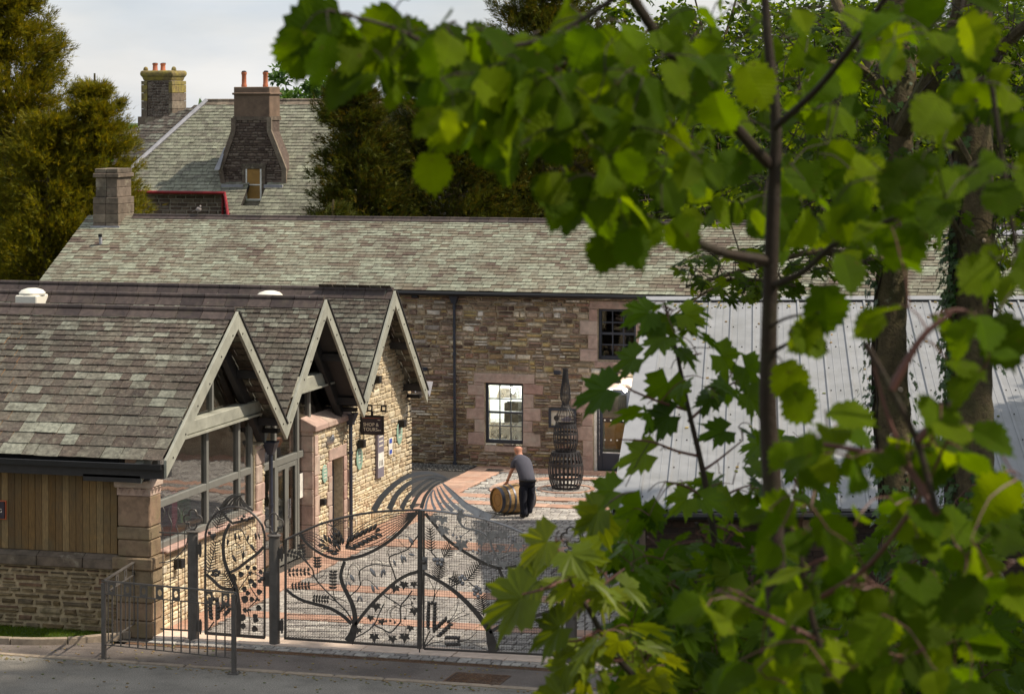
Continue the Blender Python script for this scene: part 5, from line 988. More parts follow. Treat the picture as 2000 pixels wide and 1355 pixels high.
def mesh_grid(th, poly, sp=.044, r=.0018):
    """woven wire: poly in (x,z)"""
    b = MB(); xs = [p[0] for p in poly]; zs = [p[1] for p in poly]; sw = [(z, x) for x, z in poly]
    def bar(p, q, dy):
        d = np.array(q)-np.array(p); L_ = np.linalg.norm(d)
        if L_ > .02: b.obox(((p[0]+q[0])/2, GY+dy, (p[1]+q[1])/2), (2*r if abs(d[0]) < abs(d[1]) else L_, 2*r, L_ if abs(d[0]) < abs(d[1]) else 2*r))
    z = min(zs)+sp/2
    while z < max(zs):
        for a, c in spans(poly, z): bar((a, z), (c, z), .004)
        z += sp
    x = min(xs)+sp/2
    while x < max(xs):
        for a, c in spans(sw, x): bar((x, a), (x, c), -.004)
        x += sp
    b.build('wire_mesh', 'gate_steel', th, kind='stuff')
def bars(th, f, L, nm='branch', mat='gate_steel', dy=-.02, n=5):
    for ctl, w in L:
        P = curve_pts([f(x, y, dy) for x, y in ctl], n); k = len(P); w = w if hasattr(w, '__len__') else (w, w); ww = [(w[0]+(w[1]-w[0])*i/(k-1)) for i in range(k)]
        if max(w) > .02: MB().strip(P, ww, NY, .022).build(nm, mat, th)
        else: MB().tube(P, [q*.68 for q in ww], 5).build(nm, mat, th, smooth=True)
def ears(th, f, L, mat='gate_steel'):
    Ms = []
    for (x0, y0), (x1, y1), n, w in L:
        a, b_ = f(x0, y0), f(x1, y1); d = (b_-a); LL = np.linalg.norm(d); d /= LL; s = np.cross(d, (0, -1, 0))
        for i in range(n):
            c = a+d*LL*(i+.5)/n; g_ = LL/n*1.5; k = 1-.35*abs(i/n-.35)
            for sg in (-1, 1): p = c+s*sg*w*.2*k; q_ = p+(d*.85+s*sg*.6)*g_*1.15; Ms.append(on_gate(p, q_, w*.54*k, w*.5, -.035))
        Ms.append(on_gate(b_-d*.02, b_+d*g_*.8, w*.42, w*.5, -.035))
    return Ms
def clover(th, c, r, t=.016, mat='gate_steel'):      # open quatrefoil of bent rod on a post
    P = []
    for k in range(4):
        a0 = math.pi/2*k+math.pi/4
        for i in range(9):
            b_ = a0-math.radians(125)+math.radians(250)*i/8; P.append((c[0]+r*.62*math.cos(a0-math.pi/4*0)*0+0, 0, 0))
    P = []
    for k in range(4):
        m_ = math.pi/2*(1-k)       # lobe directions: up, right, down, left
        lc_ = np.array([c[0]+r*.56*math.cos(m_), c[1], c[2]+r*.56*math.sin(m_)])
        if k == 2: rng = []
        for i in range(9):
            b_ = m_+math.radians(118)-math.radians(236)*i/8; P.append(lc_+r*.44*np.array([math.cos(b_), 0, math.sin(b_)]))
    P.append(P[0]); MB().tube(P, t, 7, False).build('quatrefoil_finial', mat, th, smooth=True)
def post(px, pyb, lab, grp='round steel gate posts'):
    p = az(px, pyb); x, y = p[0], GY+.0; th = thing('gate_post', lab, 'post', (x, y, 0), grp); r = .095
    MB().lathe([(r, 0), (r, 1.88)], (x, y, 0), 24).build('shaft', 'rail_paint', th, smooth=True); MB().lathe([(r*1.0, 1.88), (r*1.28, 1.9), (r*1.28, 1.915), (r*.9, 1.93)], (x, y, 0), 24).build('cap', 'rail_paint', th, smooth=True)
    clover(th, (x, y-.0, 2.12), .175); MB().tube([(x, y, 1.93), (x, y, 1.95)], .05, 10).build('finial_foot', 'rail_paint', th)
    return th, x
pA, xA = post(382, 1247, 'leftmost round gate post with an open quatrefoil finial'); pB, xB = post(537, 1259, 'round gate post between the arched small gate and the big double gate'); pC, xC = post(1117, 1295, 'round gate post half hidden by leaves at the right end of the double gate')
for th, x, sg, zs in ((pA, xA, 1, (.25, 1.6)), (pB, xB, 1, (.35, 1.6)), (pC, xC, -1, (.3, 1.6))):
    for z in zs: MB().box(min(x+sg*.085, x+sg*.16), max(x+sg*.085, x+sg*.16), GY-.03, GY+.03, z-.09, z+.09).build('hinge', 'gate_steel', th, bevel=.006); MB().tube([(x+sg*.15, GY-.03, z-.13), (x+sg*.15, GY-.03, z+.13)], .018, 8).build('hinge_pin', 'gate_steel', th)
MB().box(xB-.2, xB-.07, GY-.04, GY+.02, 1.02, 1.27).build('lock_plate', 'gate_steel', pB, bevel=.006); MB().ball((xB-.2, GY-.07, 1.16), .04, 8).build('lock_knob', 'gate_steel', pB, smooth=True)
# ---------- left leaf
GLt = thing('double_gate_leaf', 'left leaf of the wrought steel double gate with oats and wheat ears', 'gate', (-14.9, GY, 0), 'wrought steel gates')
topL = [(75, 335), (200, 275), (400, 190), (640, 125), (900, 85), (1150, 72), (1268, 70)]
tl = curve_pts([gl(*p) for p in topL], 5)
MB().tube(tl, .02, 8).build('top_rail', 'gate_steel', GLt, smooth=True)
MB().strip([gl(82, 330), gl(78, 1205)], .035, NY, .04).build('hanging_stile', 'gate_steel', GLt); MB().strip([gl(70, 1200), gl(1250, 1278)], .035, NY, .04).build('bottom_rail', 'gate_steel', GLt); MB().strip([gl(1268, 70), gl(1262, 1292)], .075, NY, .05).build('meeting_stile', 'gate_steel', GLt)
MB().tube([gl(1262, 1285), gl(1262, 1345)], .012, 6).build('drop_bolt', 'gate_steel', GLt)
mesh_grid(GLt, [(gl(85, 1198)[0], gl(85, 1198)[2]), (gl(1255, 1275)[0], gl(1255, 1275)[2])]+[(p[0], p[2]) for p in tl[::-1]])
bars(GLt, gl, [([(640, 1230), (675, 1160), (692, 1085)], (.17, .1)), ([(692, 1090), (695, 1000), (672, 900), (625, 800), (585, 715), (572, 630), (605, 520)], (.09, .05)),
    ([(700, 1080), (790, 960), (900, 840), (1050, 705), (1160, 640), (1250, 612)], (.055, .055)), ([(665, 1070), (590, 1000), (480, 935), (360, 900), (250, 870), (160, 825), (85, 765)], (.06, .045)),
    ([(205, 285), (290, 380), (400, 455), (510, 495), (620, 503)], (.035, .05)), ([(620, 503), (760, 470), (900, 405), (1040, 310), (1150, 200), (1245, 85)], (.05, .06))])
hr = []
for i in range(9):
    t_ = i/8; y_ = 330+110*t_; hr.append(([(610, 385+25*t_), (720+30*t_, 230+190*t_), (950, 120+230*t_), (1232, 88)], .011))
for i in range(6): t_ = i/5; hr.append(([(560, 430), (430-30*t_, 330+130*t_), (320, 270+130*t_), (212, 285+5*t_)], .01))
for i in range(6): t_ = i/5; hr.append(([(570, 380), (520-90*t_+40, 260), (470+170*t_-60, 180), (400+280*t_, 150+30*(1-t_))], .009))
bars(GLt, gl, hr, 'awn', dy=-.012, n=4)
Ms = ears(GLt, gl, [((610, 392), (880, 255), 7, .15), ((585, 450), (430, 350), 4, .14), ((590, 400), (535, 300), 3, .13)]); pieces(GLt, 'grain', Ms, GRAIN, 'gate_steel', 100, 2, smooth=True)
bars(GLt, gl, [([(645, 835), (740, 735), (735, 610), (840, 550), (930, 552), (1012, 562)], .016), ([(1062, 695), (1030, 600), (998, 490), (1080, 450), (1165, 412), (1210, 350), (1258, 285)], .018),
    ([(738, 640), (735, 560), (680, 535), (640, 590), (640, 640)], .008), ([(735, 610), (700, 560), (650, 570), (625, 680)], .008), ([(840, 550), (850, 510), (885, 500), (930, 530), (945, 580)], .008),
    ([(745, 735), (760, 690), (800, 680), (850, 710), (870, 740)], .008), ([(1000, 490), (985, 430), (1020, 405), (1090, 420), (1115, 460)], .008), ([(1165, 412), (1110, 370), (1080, 320), (1110, 290), (1180, 310)], .008), ([(1165, 415), (1190, 430), (1200, 450)], .008)], 'oat_stem')
ov = [((650, 630), (695, 705), .07), ((622, 690), (618, 770), .035), ((635, 690), (665, 745), .035), ((828, 575), (885, 660), .075), ((940, 585), (928, 670), .05), ((950, 580), (965, 650), .05), ((843, 720), (868, 800), .06), ((875, 730), (910, 775), .04), ((740, 820), (710, 890), .04), ((745, 820), (762, 885), .04), ((1035, 500), (1058, 565), .05), ((1105, 455), (1120, 545), .06), ((1125, 465), (1152, 530), .05), ((1172, 305), (1215, 375), .075), ((1165, 452), (1230, 470), .05), ((840, 1110), (870, 1050), .03)]
pieces(GLt, 'oat_husk', [on_gate(gl(*a), gl(*b_), w_, w_*.9) for a, b_, w_ in ov], LENS, 'gate_steel_lit', 60, 2, smooth=True)
# vetch sprays at the left
st = [([(685, 1070), (620, 960), (540, 880), (460, 800), (380, 715), (335, 650), (320, 590), (240, 500), (185, 430)], .02), ([(385, 715), (330, 730), (250, 740), (140, 745)], .012), ([(540, 880), (470, 850), (400, 850), (330, 850)], .012), ([(530, 870), (505, 800), (500, 700), (505, 610)], .012), ([(360, 690), (365, 600), (365, 480)], .012), ([(330, 650), (270, 620), (180, 600), (100, 620)], .012), ([(300, 560), (240, 470), (225, 370)], .012), ([(210, 470), (150, 440), (100, 440)], .01), ([(500, 870), (590, 830), (630, 780)], .008), ([(480, 820), (560, 850), (640, 890)], .008), ([(385, 715), (430, 690), (450, 640)], .008), ([(620, 960), (560, 930), (520, 930)], .008), ([(360, 680), (420, 640), (440, 600)], .008)]
bars(GLt, gl, st, 'vetch_stem'); Ms = []
for (x0, y0, x1, y1, n) in ((130, 745, 300, 730, 6), (320, 845, 465, 855, 6), (502, 770, 506, 600, 6), (366, 580, 364, 480, 4), (100, 620, 300, 610, 6), (235, 480, 220, 370, 4), (95, 440, 200, 470, 4)):
    for i in range(n):
        t_ = (i+.5)/n; x, y = x0+(x1-x0)*t_, y0+(y1-y0)*t_; dx, dy = (x1-x0), (y1-y0); l_ = math.hypot(dx, dy); dx /= l_; dy /= l_
        for sg in (-1, 1): Ms.append(on_gate(gl(x, y), gl(x+(-dy*sg+dx*.25)*40, y+(dx*sg+dy*.25)*40), .062, .05, -.03, False))
pieces(GLt, 'vetch_leaf', Ms, SLEAF, 'gate_steel', 90, 2)
# ivy, hops and cherries at the lower right of the left leaf
bars(GLt, gl, [([(690, 1195), (780, 1150), (865, 1080), (910, 980), (955, 890)], .018), ([(865, 1080), (940, 1115), (1010, 1145), (1075, 1080), (1100, 1040), (1098, 920), (1150, 850), (1200, 780)], .02), ([(1098, 915), (1050, 880), (990, 845), (930, 800)], .016),
    ([(1100, 920), (1180, 900), (1245, 950)], .012), ([(880, 1180), (865, 1120), (830, 1100)], .008), ([(760, 1110), (780, 1085), (830, 1090)], .008), ([(975, 1040), (985, 950), (1040, 915), (1090, 940)], .008), ([(1005, 1040), (1015, 960), (1060, 920)], .008), ([(1050, 1050), (1010, 1000), (1010, 950), (1070, 905)], .008), ([(1140, 1020), (1150, 950), (1120, 910)], .008), ([(1135, 1170), (1140, 1100), (1100, 1070), (1080, 1080)], .008), ([(1020, 1190), (980, 1160), (940, 1110)], .008), ([(1200, 880), (1170, 830), (1220, 850)], .008), ([(1060, 760), (1010, 800), (1000, 850)], .008)], 'vine_stem')
lv = [(1135, 730, 75, 190), (1215, 725, 60, 175), (1060, 760, 80, 200), (885, 920, 80, 185), (840, 1020, 60, 190), (735, 1130, 60, 200), (925, 1055, 60, 160), (868, 1190, 80, 180), (1025, 1205, 70, 170), (1135, 1190, 85, 180), (1190, 1110, 60, 190), (1215, 960, 75, 170)]
pieces(GLt, 'ivy_leaf', [on_gate(gl(x, y-s*.5), gl(x+s*.9*math.sin(math.radians(a_)), y-s*.5-s*1.15*math.cos(math.radians(a_))), s/4.517/117*1.45, .09, -.035, False) for x, y, s, a_ in lv], ILEAF, 'gate_steel', 60, 2)
pieces(GLt, 'cherry', [frame_M(gl(x, y, -.04), (.045, 0, 0), (0, .045, 0), (0, 0, .045)) for x, y in ((975, 1045), (1010, 1042), (1050, 1058), (1142, 1022), (1222, 848), (1203, 888), (1050, 880))], BALL, 'gate_steel', 60, 1, smooth=True)
for y in range(885, 1190, 50):
    xm = np.interp(y, [870, 935, 1000, 1070, 1230], [200, 430, 560, 640, 600]); MB().tube(wavy(gl, 90, xm, y+3), .006, 4).build('wave_rod', 'gate_steel', GLt)
# ---------- right leaf
GRt = thing('double_gate_leaf', 'right leaf of the wrought steel double gate with grapes, berries and fir sprigs', 'gate', (-12.2, GY, 0), 'wrought steel gates')
topR = [(10, 68), (150, 78), (350, 105), (560, 150), (780, 220), (980, 320), (1210, 470)]; tr_ = curve_pts([gr(*p) for p in topR], 5)
MB().tube(tr_, .02, 8).build('top_rail', 'gate_steel_lit', GRt, smooth=True); MB().strip([gr(1213, 465), gr(1217, 1300)], .035, NY, .04).build('hanging_stile', 'gate_steel', GRt); MB().strip([gr(38, 1250), gr(1220, 1308)], .035, NY, .04).build('bottom_rail', 'gate_steel', GRt); MB().strip([gr(34, 72), gr(30, 1250)], .022, NY, .04).build('meeting_stile', 'gate_steel', GRt)
mesh_grid(GRt, [(gr(30, 1250)[0], gr(30, 1250)[2]), (gr(1212, 1300)[0], gr(1212, 1300)[2])]+[(p[0], p[2]) for p in tr_[::-1]])
bars(GRt, gr, [([(640, 1275), (610, 1180), (590, 1080)], (.2, .1)), ([(590, 1090), (500, 960), (400, 850), (300, 760), (200, 690), (110, 640), (35, 600)], (.09, .045)), ([(600, 1110), (700, 1050), (830, 1000), (980, 970), (1110, 930), (1205, 865)], (.055, .055)), ([(590, 1080), (600, 960), (660, 860), (705, 760), (712, 660), (680, 570)], (.07, .045)),
    ([(50, 95), (130, 190), (230, 310), (350, 400), (480, 480), (580, 530), (670, 562)], (.05, .05)), ([(670, 562), (770, 555), (880, 525), (970, 470), (1060, 400)], (.05, .04))])
bars(GRt, gr, [([(672, 560), (665, 480), (620, 390), (595, 320), (540, 265), (460, 235), (380, 215), (330, 150)], .03), ([(668, 478), (750, 430), (880, 428), (930, 395)], .022), ([(750, 420), (775, 370), (800, 330)], .014), ([(460, 235), (440, 180), (490, 160), (560, 190)], .01), ([(380, 215), (310, 210), (290, 270)], .01), ([(380, 200), (400, 150), (370, 140)], .01), ([(430, 240), (360, 290), (350, 330)], .01), ([(620, 400), (560, 420), (520, 380), (560, 350)], .01), ([(700, 540), (770, 500), (860, 470)], .012), ([(880, 428), (900, 380), (980, 330)], .012), ([(780, 690), (830, 620), (900, 580)], .012), ([(745, 610), (755, 660), (790, 690)], .01)], 'vine_stem', 'gate_steel_lit')
lv = [(125, 130, 80, 170), (205, 135, 80, 190), (320, 130, 90, 100), (215, 225, 95, 200), (365, 345, 100, 190), (555, 185, 65, 180), (615, 265, 90, 170), (715, 260, 90, 190), (500, 340, 95, 100), (700, 380, 75, 190), (590, 465, 90, 180), (845, 360, 75, 180), (715, 520, 75, 170), (845, 500, 85, 180), (960, 345, 70, 170)]
pieces(GRt, 'vine_leaf', [on_gate(gr(x, y-s*.3), gr(x+s*.9*math.sin(math.radians(a_)), y-s*.3-s*1.15*math.cos(math.radians(a_))), s/4.371/117*1.45, .1, -.04, False) for x, y, s, a_ in lv], ILEAF, 'gate_steel_lit', 60, 2)
bs = [(292, 278, 26), (322, 298, 24), (357, 292, 24), (408, 325, 24), (443, 315, 24), (485, 262, 26), (765, 295, 24), (803, 292, 26), (800, 318, 26), (818, 328, 22), (462, 415, 26), (497, 430, 26), (522, 412, 24), (510, 400, 22), (745, 580, 20), (738, 600, 20), (752, 612, 20), (742, 630, 20), (848, 585, 26), (882, 580, 24), (870, 560, 22), (895, 600, 24), (923, 605, 22), (865, 620, 24), (985, 515, 22), (1005, 530, 22), (1040, 485, 22), (1060, 545, 22), (1130, 490, 22), (1050, 890, 24), (1070, 880, 24), (1090, 890, 22), (905, 900, 22), (925, 895, 22), (915, 960, 22), (940, 955, 22),
      (132, 488, 40), (160, 490, 44), (198, 492, 46), (160, 518, 40), (192, 530, 40), (370, 630, 38), (392, 652, 40), (355, 660, 36), (372, 690, 40), (345, 640, 30), (490, 720, 36), (470, 745, 36), (512, 735, 36), (492, 755, 40), (525, 768, 38), (475, 780, 36), (505, 800, 36), (520, 740, 34)]
pieces(GRt, 'berry', [frame_M(gr(x, y, -.05), (s/4.371/117*.98,)+(0, 0), (0, s/4.371/117, 0), (0, 0, s/4.371/117)) for x, y, s in bs], BALL, 'gate_steel_lit', 80, 1, smooth=True)
def fir(f, L, mat='gate_steel'):
    Ms = []; sts = []
    for x0, y0, x1, y1, n, l_ in L:
        sts.append(([(x0, y0), ((x0+x1)/2+4, (y0+y1)/2), (x1, y1)], .014)); dx, dy = x1-x0, y1-y0; q_ = math.hypot(dx, dy); dx /= q_; dy /= q_
        for i in range(n):
            t_ = (i+.5)/n; x, y = x0+(x1-x0)*t_, y0+(y1-y0)*t_; g_ = l_*(1-.3*t_)
            for sg in (-1, 1): Ms.append(on_gate(f(x, y), f(x+(-dy*sg*.85+dx*.55)*g_, y+(dx*sg*.85+dy*.55)*g_), .022, .03, -.03, False))
    return Ms, sts
Ms, sts = fir(gr, [(155, 660, 180, 520, 9, 95), (100, 425, 90, 220, 9, 70), (205, 470, 270, 380, 6, 90), (400, 670, 520, 520, 9, 90), (360, 690, 280, 630, 5, 90), (545, 960, 530, 800, 9, 95), (560, 740, 700, 670, 7, 80), (250, 640, 330, 700, 4, 80)])
bars(GRt, gr, sts+[([(245, 730), (300, 705), (345, 685)], .02), ([(420, 680), (470, 720)], .018), ([(150, 480), (100, 425)], .018), ([(548, 970), (545, 900), (530, 800)], .018)], 'fir_stem'); pieces(GRt, 'fir_needle', Ms, SPIKE, 'gate_steel', 130, 2)
Ms = ears(GRt, gr, [((100, 1100), (108, 870), 8, .145), ((120, 1140), (240, 1025), 5, .14), ((200, 1180), (330, 1180), 5, .14)]); pieces(GRt, 'grain', Ms, GRAIN, 'gate_steel', 80, 2, smooth=True)
bars(GRt, gr, [([(35, 1235), (60, 1160), (90, 1095)], .018), ([(35, 1235), (80, 1190), (125, 1140)], .016), ([(35, 1238), (110, 1200), (200, 1185)], .014), ([(110, 870), (130, 770), (90, 670), (75, 640)], .009), ([(112, 870), (130, 760), (150, 660)], .009), ([(115, 870), (140, 780), (190, 710)], .009), ([(240, 1025), (300, 950), (330, 860), (325, 800)], .009), ([(245, 1030), (310, 970), (390, 920)], .009), ([(250, 1035), (330, 985), (430, 950)], .009), ([(335, 1180), (420, 1165), (490, 1105)], .009), ([(335, 1182), (440, 1200), (600, 1270)], .009), ([(335, 1178), (430, 1175), (500, 1180)], .008), ([(600, 1060), (620, 1030), (700, 1015), (830, 960)], .012), ([(710, 870), (730, 800), (800, 700)], .01)], 'awn')
for y in range(1022, 1265, 47): MB().tube(wavy(gr, np.interp(y, [1010, 1070, 1150, 1265], [840, 730, 630, 680]), 1208, y), .006, 4).build('wave_rod', 'gate_steel', GRt)
MB().strip([gr(48, 465, -.03), gr(48, 575, -.03)], .09, NY, .02).build('lock_plate', 'gate_steel_lit', GRt); MB().ball(tuple(gr(48, 503, -.09)), .042, 8).build('lock_knob', 'gate_steel', GRt, smooth=True)
# crest of curved flat bars over the two leaves
cl = lambda x, y, dy=0: G(700+x/7.143, 910+y/7.143, dy)
def crest(th, L, mat='crest_steel'):
    for i, (ctl, w0, w1) in enumerate(L):
        n_ = len(ctl); P = curve_pts([cl(x, y, .02+.03*i+.12*k/(n_-1)*(1-.2*i)) for k, (x, y) in enumerate(ctl)], 7); k = len(P)
        ww = [w0*(1-j/(k-1))**.8+w1 for j in range(k)]; MB().strip(P, ww, (.15, -1, .25), .012).build('crest_bar', mat, th)
crest(GLt, [([(205, 625), (330, 420), (560, 210), (760, 125), (960, 105), (1120, 145), (1240, 205)], .1, .012), ([(415, 610), (520, 400), (700, 240), (900, 175), (1080, 160), (1215, 200)], .09, .012), ([(580, 605), (660, 450), (820, 290), (980, 200), (1200, 203)], .075, .012), ([(705, 605), (790, 440), (900, 320), (1040, 225), (1195, 207)], .06, .012), ([(840, 603), (890, 450), (960, 350), (1060, 265), (1180, 215)], .055, .012)])
crest(GRt, [([(930, 605), (940, 500), (975, 395), (1010, 340)], .03, .012), ([(1060, 610), (1010, 520), (985, 400), (1015, 350)], .04, .01), ([(1160, 620), (1090, 520), (1040, 430), (1020, 355)], .05, .01), ([(1290, 640), (1170, 530), (1090, 400), (1050, 310)], .06, .01), ([(1430, 665), (1290, 560), (1170, 420), (1090, 290)], .07, .01), ([(1650, 700), (1480, 600), (1330, 470), (1200, 340), (1130, 260)], .09, .012), ([(1800, 748), (1620, 650), (1440, 545), (1280, 390), (1130, 255)], .1, .01)], 'gate_steel_lit')
# ---------- arched small gate
GP = thing('arched_gate', 'small arched wrought steel gate with a leaf crest between two round posts', 'gate', (-17.2, GY, 0), 'wrought steel gates')
arch = [(52, 1295), (48, 900), (50, 600), (52, 420), (75, 330), (130, 250), (220, 190), (310, 180), (400, 195), (480, 250), (545, 330), (572, 420), (574, 700), (572, 1330)]
ac = [gp(*p) for p in arch[:4]]+curve_pts([gp(*p) for p in arch[3:12]], 4)+[gp(*p) for p in arch[12:]]
MB().tube(ac, .022, 8).build('arch_frame', 'gate_steel', GP, smooth=True); MB().strip([gp(50, 1290), gp(575, 1330)], .05, NY, .04).build('bottom_rail', 'gate_steel', GP); MB().strip([gp(325, 1300, -.0), gp(325, 1305)], .02, NY, .03)
mesh_grid(GP, [(p[0], p[2]) for p in ac], .044)
bars(GP, gp, [([(340, 1300), (350, 1120), (335, 960), (310, 850), (265, 770)], (.1, .06)), ([(265, 770), (225, 660), (212, 540), (225, 420), (270, 325)], (.06, .05)), ([(265, 755), (340, 720), (430, 650), (510, 590), (568, 530)], (.05, .05)), ([(320, 905), (200, 890), (120, 820), (62, 770)], (.06, .05)), ([(195, 205), (240, 270), (290, 320)], .04), ([(290, 322), (380, 300), (480, 270)], .045)])
Ms, sts = fir(gp, [(155, 370, 200, 210, 7, 100), (80, 760, 150, 480, 11, 85), (300, 900, 215, 760, 8, 90)]); bars(GP, gp, sts, 'fir_stem'); pieces(GP, 'fir_needle', Ms, SPIKE, 'gate_steel', 80, 2)
bars(GP, gp, [([(268, 380), (370, 382), (430, 490), (510, 580)], .014), ([(370, 380), (400, 340), (440, 350), (480, 400)], .008), ([(385, 680), (370, 550), (330, 495), (290, 520), (290, 590)], .01), ([(300, 515), (360, 545)], .008), ([(265, 400), (250, 470)], .008),
    ([(348, 910), (430, 790), (470, 760), (560, 800)], .014), ([(430, 800), (450, 880), (500, 960), (515, 990), (440, 1060)], .014), ([(440, 1300), (445, 1180), (430, 1080)], .014), ([(170, 460), (200, 520)], .01), ([(80, 1260), (130, 1190)], .02), ([(200, 1100), (280, 1030)], .01)], 'vine_stem')
pieces(GP, 'oat_husk', [on_gate(gp(*a), gp(*b_), w_, w_) for a, b_, w_ in (((320, 400), (322, 480), .05), ((345, 410), (365, 480), .04), ((440, 420), (425, 480), .05), ((495, 400), (505, 470), .05), ((520, 400), (540, 470), .035), ((455, 500), (490, 570), .06), ((255, 450), (252, 520), .05), ((290, 590), (330, 670), .06), ((395, 560), (390, 640), .05))], LENS, 'gate_steel', 40, 2, smooth=True)
lv = [(300, 800, 80, 120), (430, 710, 50, 60), (490, 715, 50, 200), (545, 750, 50, 250), (370, 770, 60, 80), (460, 830, 55, 100), (490, 865, 60, 260), (535, 830, 45, 20), (400, 900, 60, 280), (430, 935, 50, 100), (530, 925, 60, 80), (405, 990, 80, 300), (465, 990, 55, 100), (525, 1065, 60, 110), (405, 1085, 50, 280), (385, 1150, 75, 300), (495, 1140, 55, 60), (500, 1170, 60, 110), (390, 1225, 60, 290), (490, 1250, 65, 110)]
pieces(GP, 'round_leaf', [on_gate(gp(x-s*.4*math.sin(math.radians(a_)), y+s*.4*math.cos(math.radians(a_))), gp(x+s*.5*math.sin(math.radians(a_)), y-s*.5*math.cos(math.radians(a_))), s/4.52/117, .08, -.03, False) for x, y, s, a_ in lv], RLEAF, 'gate_steel', 60, 2)
bs = [(95, 405, 36), (118, 430, 40), (140, 425, 36), (125, 450, 34), (130, 745, 36), (155, 735, 36), (180, 750, 36), (150, 775, 40), (122, 772, 32), (170, 775, 30), (400, 255, 34), (425, 290, 36), (380, 280, 30), (450, 270, 26), (350, 275, 22), (448, 755, 26), (462, 748, 22), (455, 770, 24), (515, 985, 26), (530, 995, 24), (505, 1000, 24), (440, 1078, 26), (455, 1085, 24), (432, 1090, 22)]
pieces(GP, 'berry', [frame_M(gp(x, y, -.045), (s/4.52/117, 0, 0), (0, s/4.52/117, 0), (0, 0, s/4.52/117)) for x, y, s in bs], BALL, 'gate_steel', 60, 1, smooth=True)
pieces(GP, 'grain', ears(GP, gp, [((140, 1190), (130, 1000), 6, .19), ((190, 1130), (245, 1060), 3, .15)]), GRAIN, 'gate_steel', 40, 2, smooth=True)
for i, (ctl, w0) in enumerate([([(180, 200), (250, 100), (330, 65), (410, 65)], .045), ([(205, 195), (280, 100), (400, 68)], .04), ([(240, 190), (300, 110), (380, 72)], .035), ([(280, 182), (310, 120), (360, 78)], .03), ([(320, 180), (330, 130), (355, 85)], .03), ([(350, 182), (345, 130), (352, 95)], .03), ([(390, 190), (355, 140), (350, 98)], .03), ([(430, 205), (370, 150), (348, 98)], .03), ([(455, 220), (390, 160), (348, 96)], .03)]):
    P = curve_pts([gp(x, y, .01*i) for x, y in ctl], 6); k = len(P); MB().strip(P, [w0*(1-j/(k-1))+.008 for j in range(k)], (.1, -1, .2), .01).build('crest_bar', 'gate_steel', GP)
# ---------- fence panels with flame tips
def flame(th, x, z0, z1, y, flip=1, r=.009, sw=0):
    P = [(x, y, z0), (x, y, z1-.42)]+[(x+flip*.035*math.sin(t_*math.pi*2), y, z1-.42+.42*t_) for t_ in (.2, .35, .5, .65, .8, 1)]
    P = [P[0], P[1]]+curve_pts(P[1:], 4)[1:]; k = len(P); rr = [r]*k
    if sw:
        for j in range(k): rr[j] = r*(1+1.3*math.exp(-((P[j][2]-(z1-.22))/.07)**2))
    rr[-1] = .003; MB().tube(P, rr, 6).build('flame_bar', 'rail_paint', th, smooth=True)
f1 = thing('fence_panel', 'flame tipped steel fence panel between the stone corner and the leftmost post', 'fence', (-18.4, GY, 0), 'flame tipped fence panels')
fg = lambda x, y: G(180+x/3.66, 960+y/3.66)
xs_ = [fg(507, 600)[0], fg(559, 600)[0], fg(615, 600)[0], fg(663, 600)[0]]; zr_ = fg(600, 295)[2]; zb_ = fg(600, 985)[2]; zt_ = fg(600, 110)[2]
for i, x in enumerate(xs_): flame(f1, x, zb_, zt_, GY, 1 if i % 2 else -1)
MB().box(fg(480, 0)[0], xA-.08, GY-.012, GY+.012, zr_-.012, zr_+.012).build('top_rail', 'rail_paint', f1); MB().box(fg(485, 0)[0], xA-.08, GY-.012, GY+.012, zb_-.012, zb_+.012).build('bottom_rail', 'rail_paint', f1)
MB().tube(curve_pts([fg(480, 507), fg(570, 490), (fg(640, 430)), fg(675, 370), fg(685, 300)], 6), .01, 6).build('arc_bar', 'rail_paint', f1, smooth=True)
f2 = thing('fence_panel', 'flame tipped steel fence panel between the right post and the brick shed', 'fence', (-10.8, GY, 0), 'flame tipped fence panels')
fh = lambda x, y: G(800+x/3.474, 900+y/3.474); zr2 = fh(1250, 645)[2]; zt2 = fh(1250, 457)[2]
for i, x in enumerate((1185, 1240, 1300, 1352)): flame(f2, fh(x, 0)[0], .12, zt2, GY, 1 if i in (0, 1, 3) else -1, .009, i % 2 == 0)
MB().box(xC+.08, fh(1382, 0)[0], GY-.012, GY+.012, zr2-.012, zr2+.012).build('top_rail', 'rail_paint', f2); MB().box(xC+.08, fh(1382, 0)[0], GY-.012, GY+.012, .12, .145).build('bottom_rail', 'rail_paint', f2)
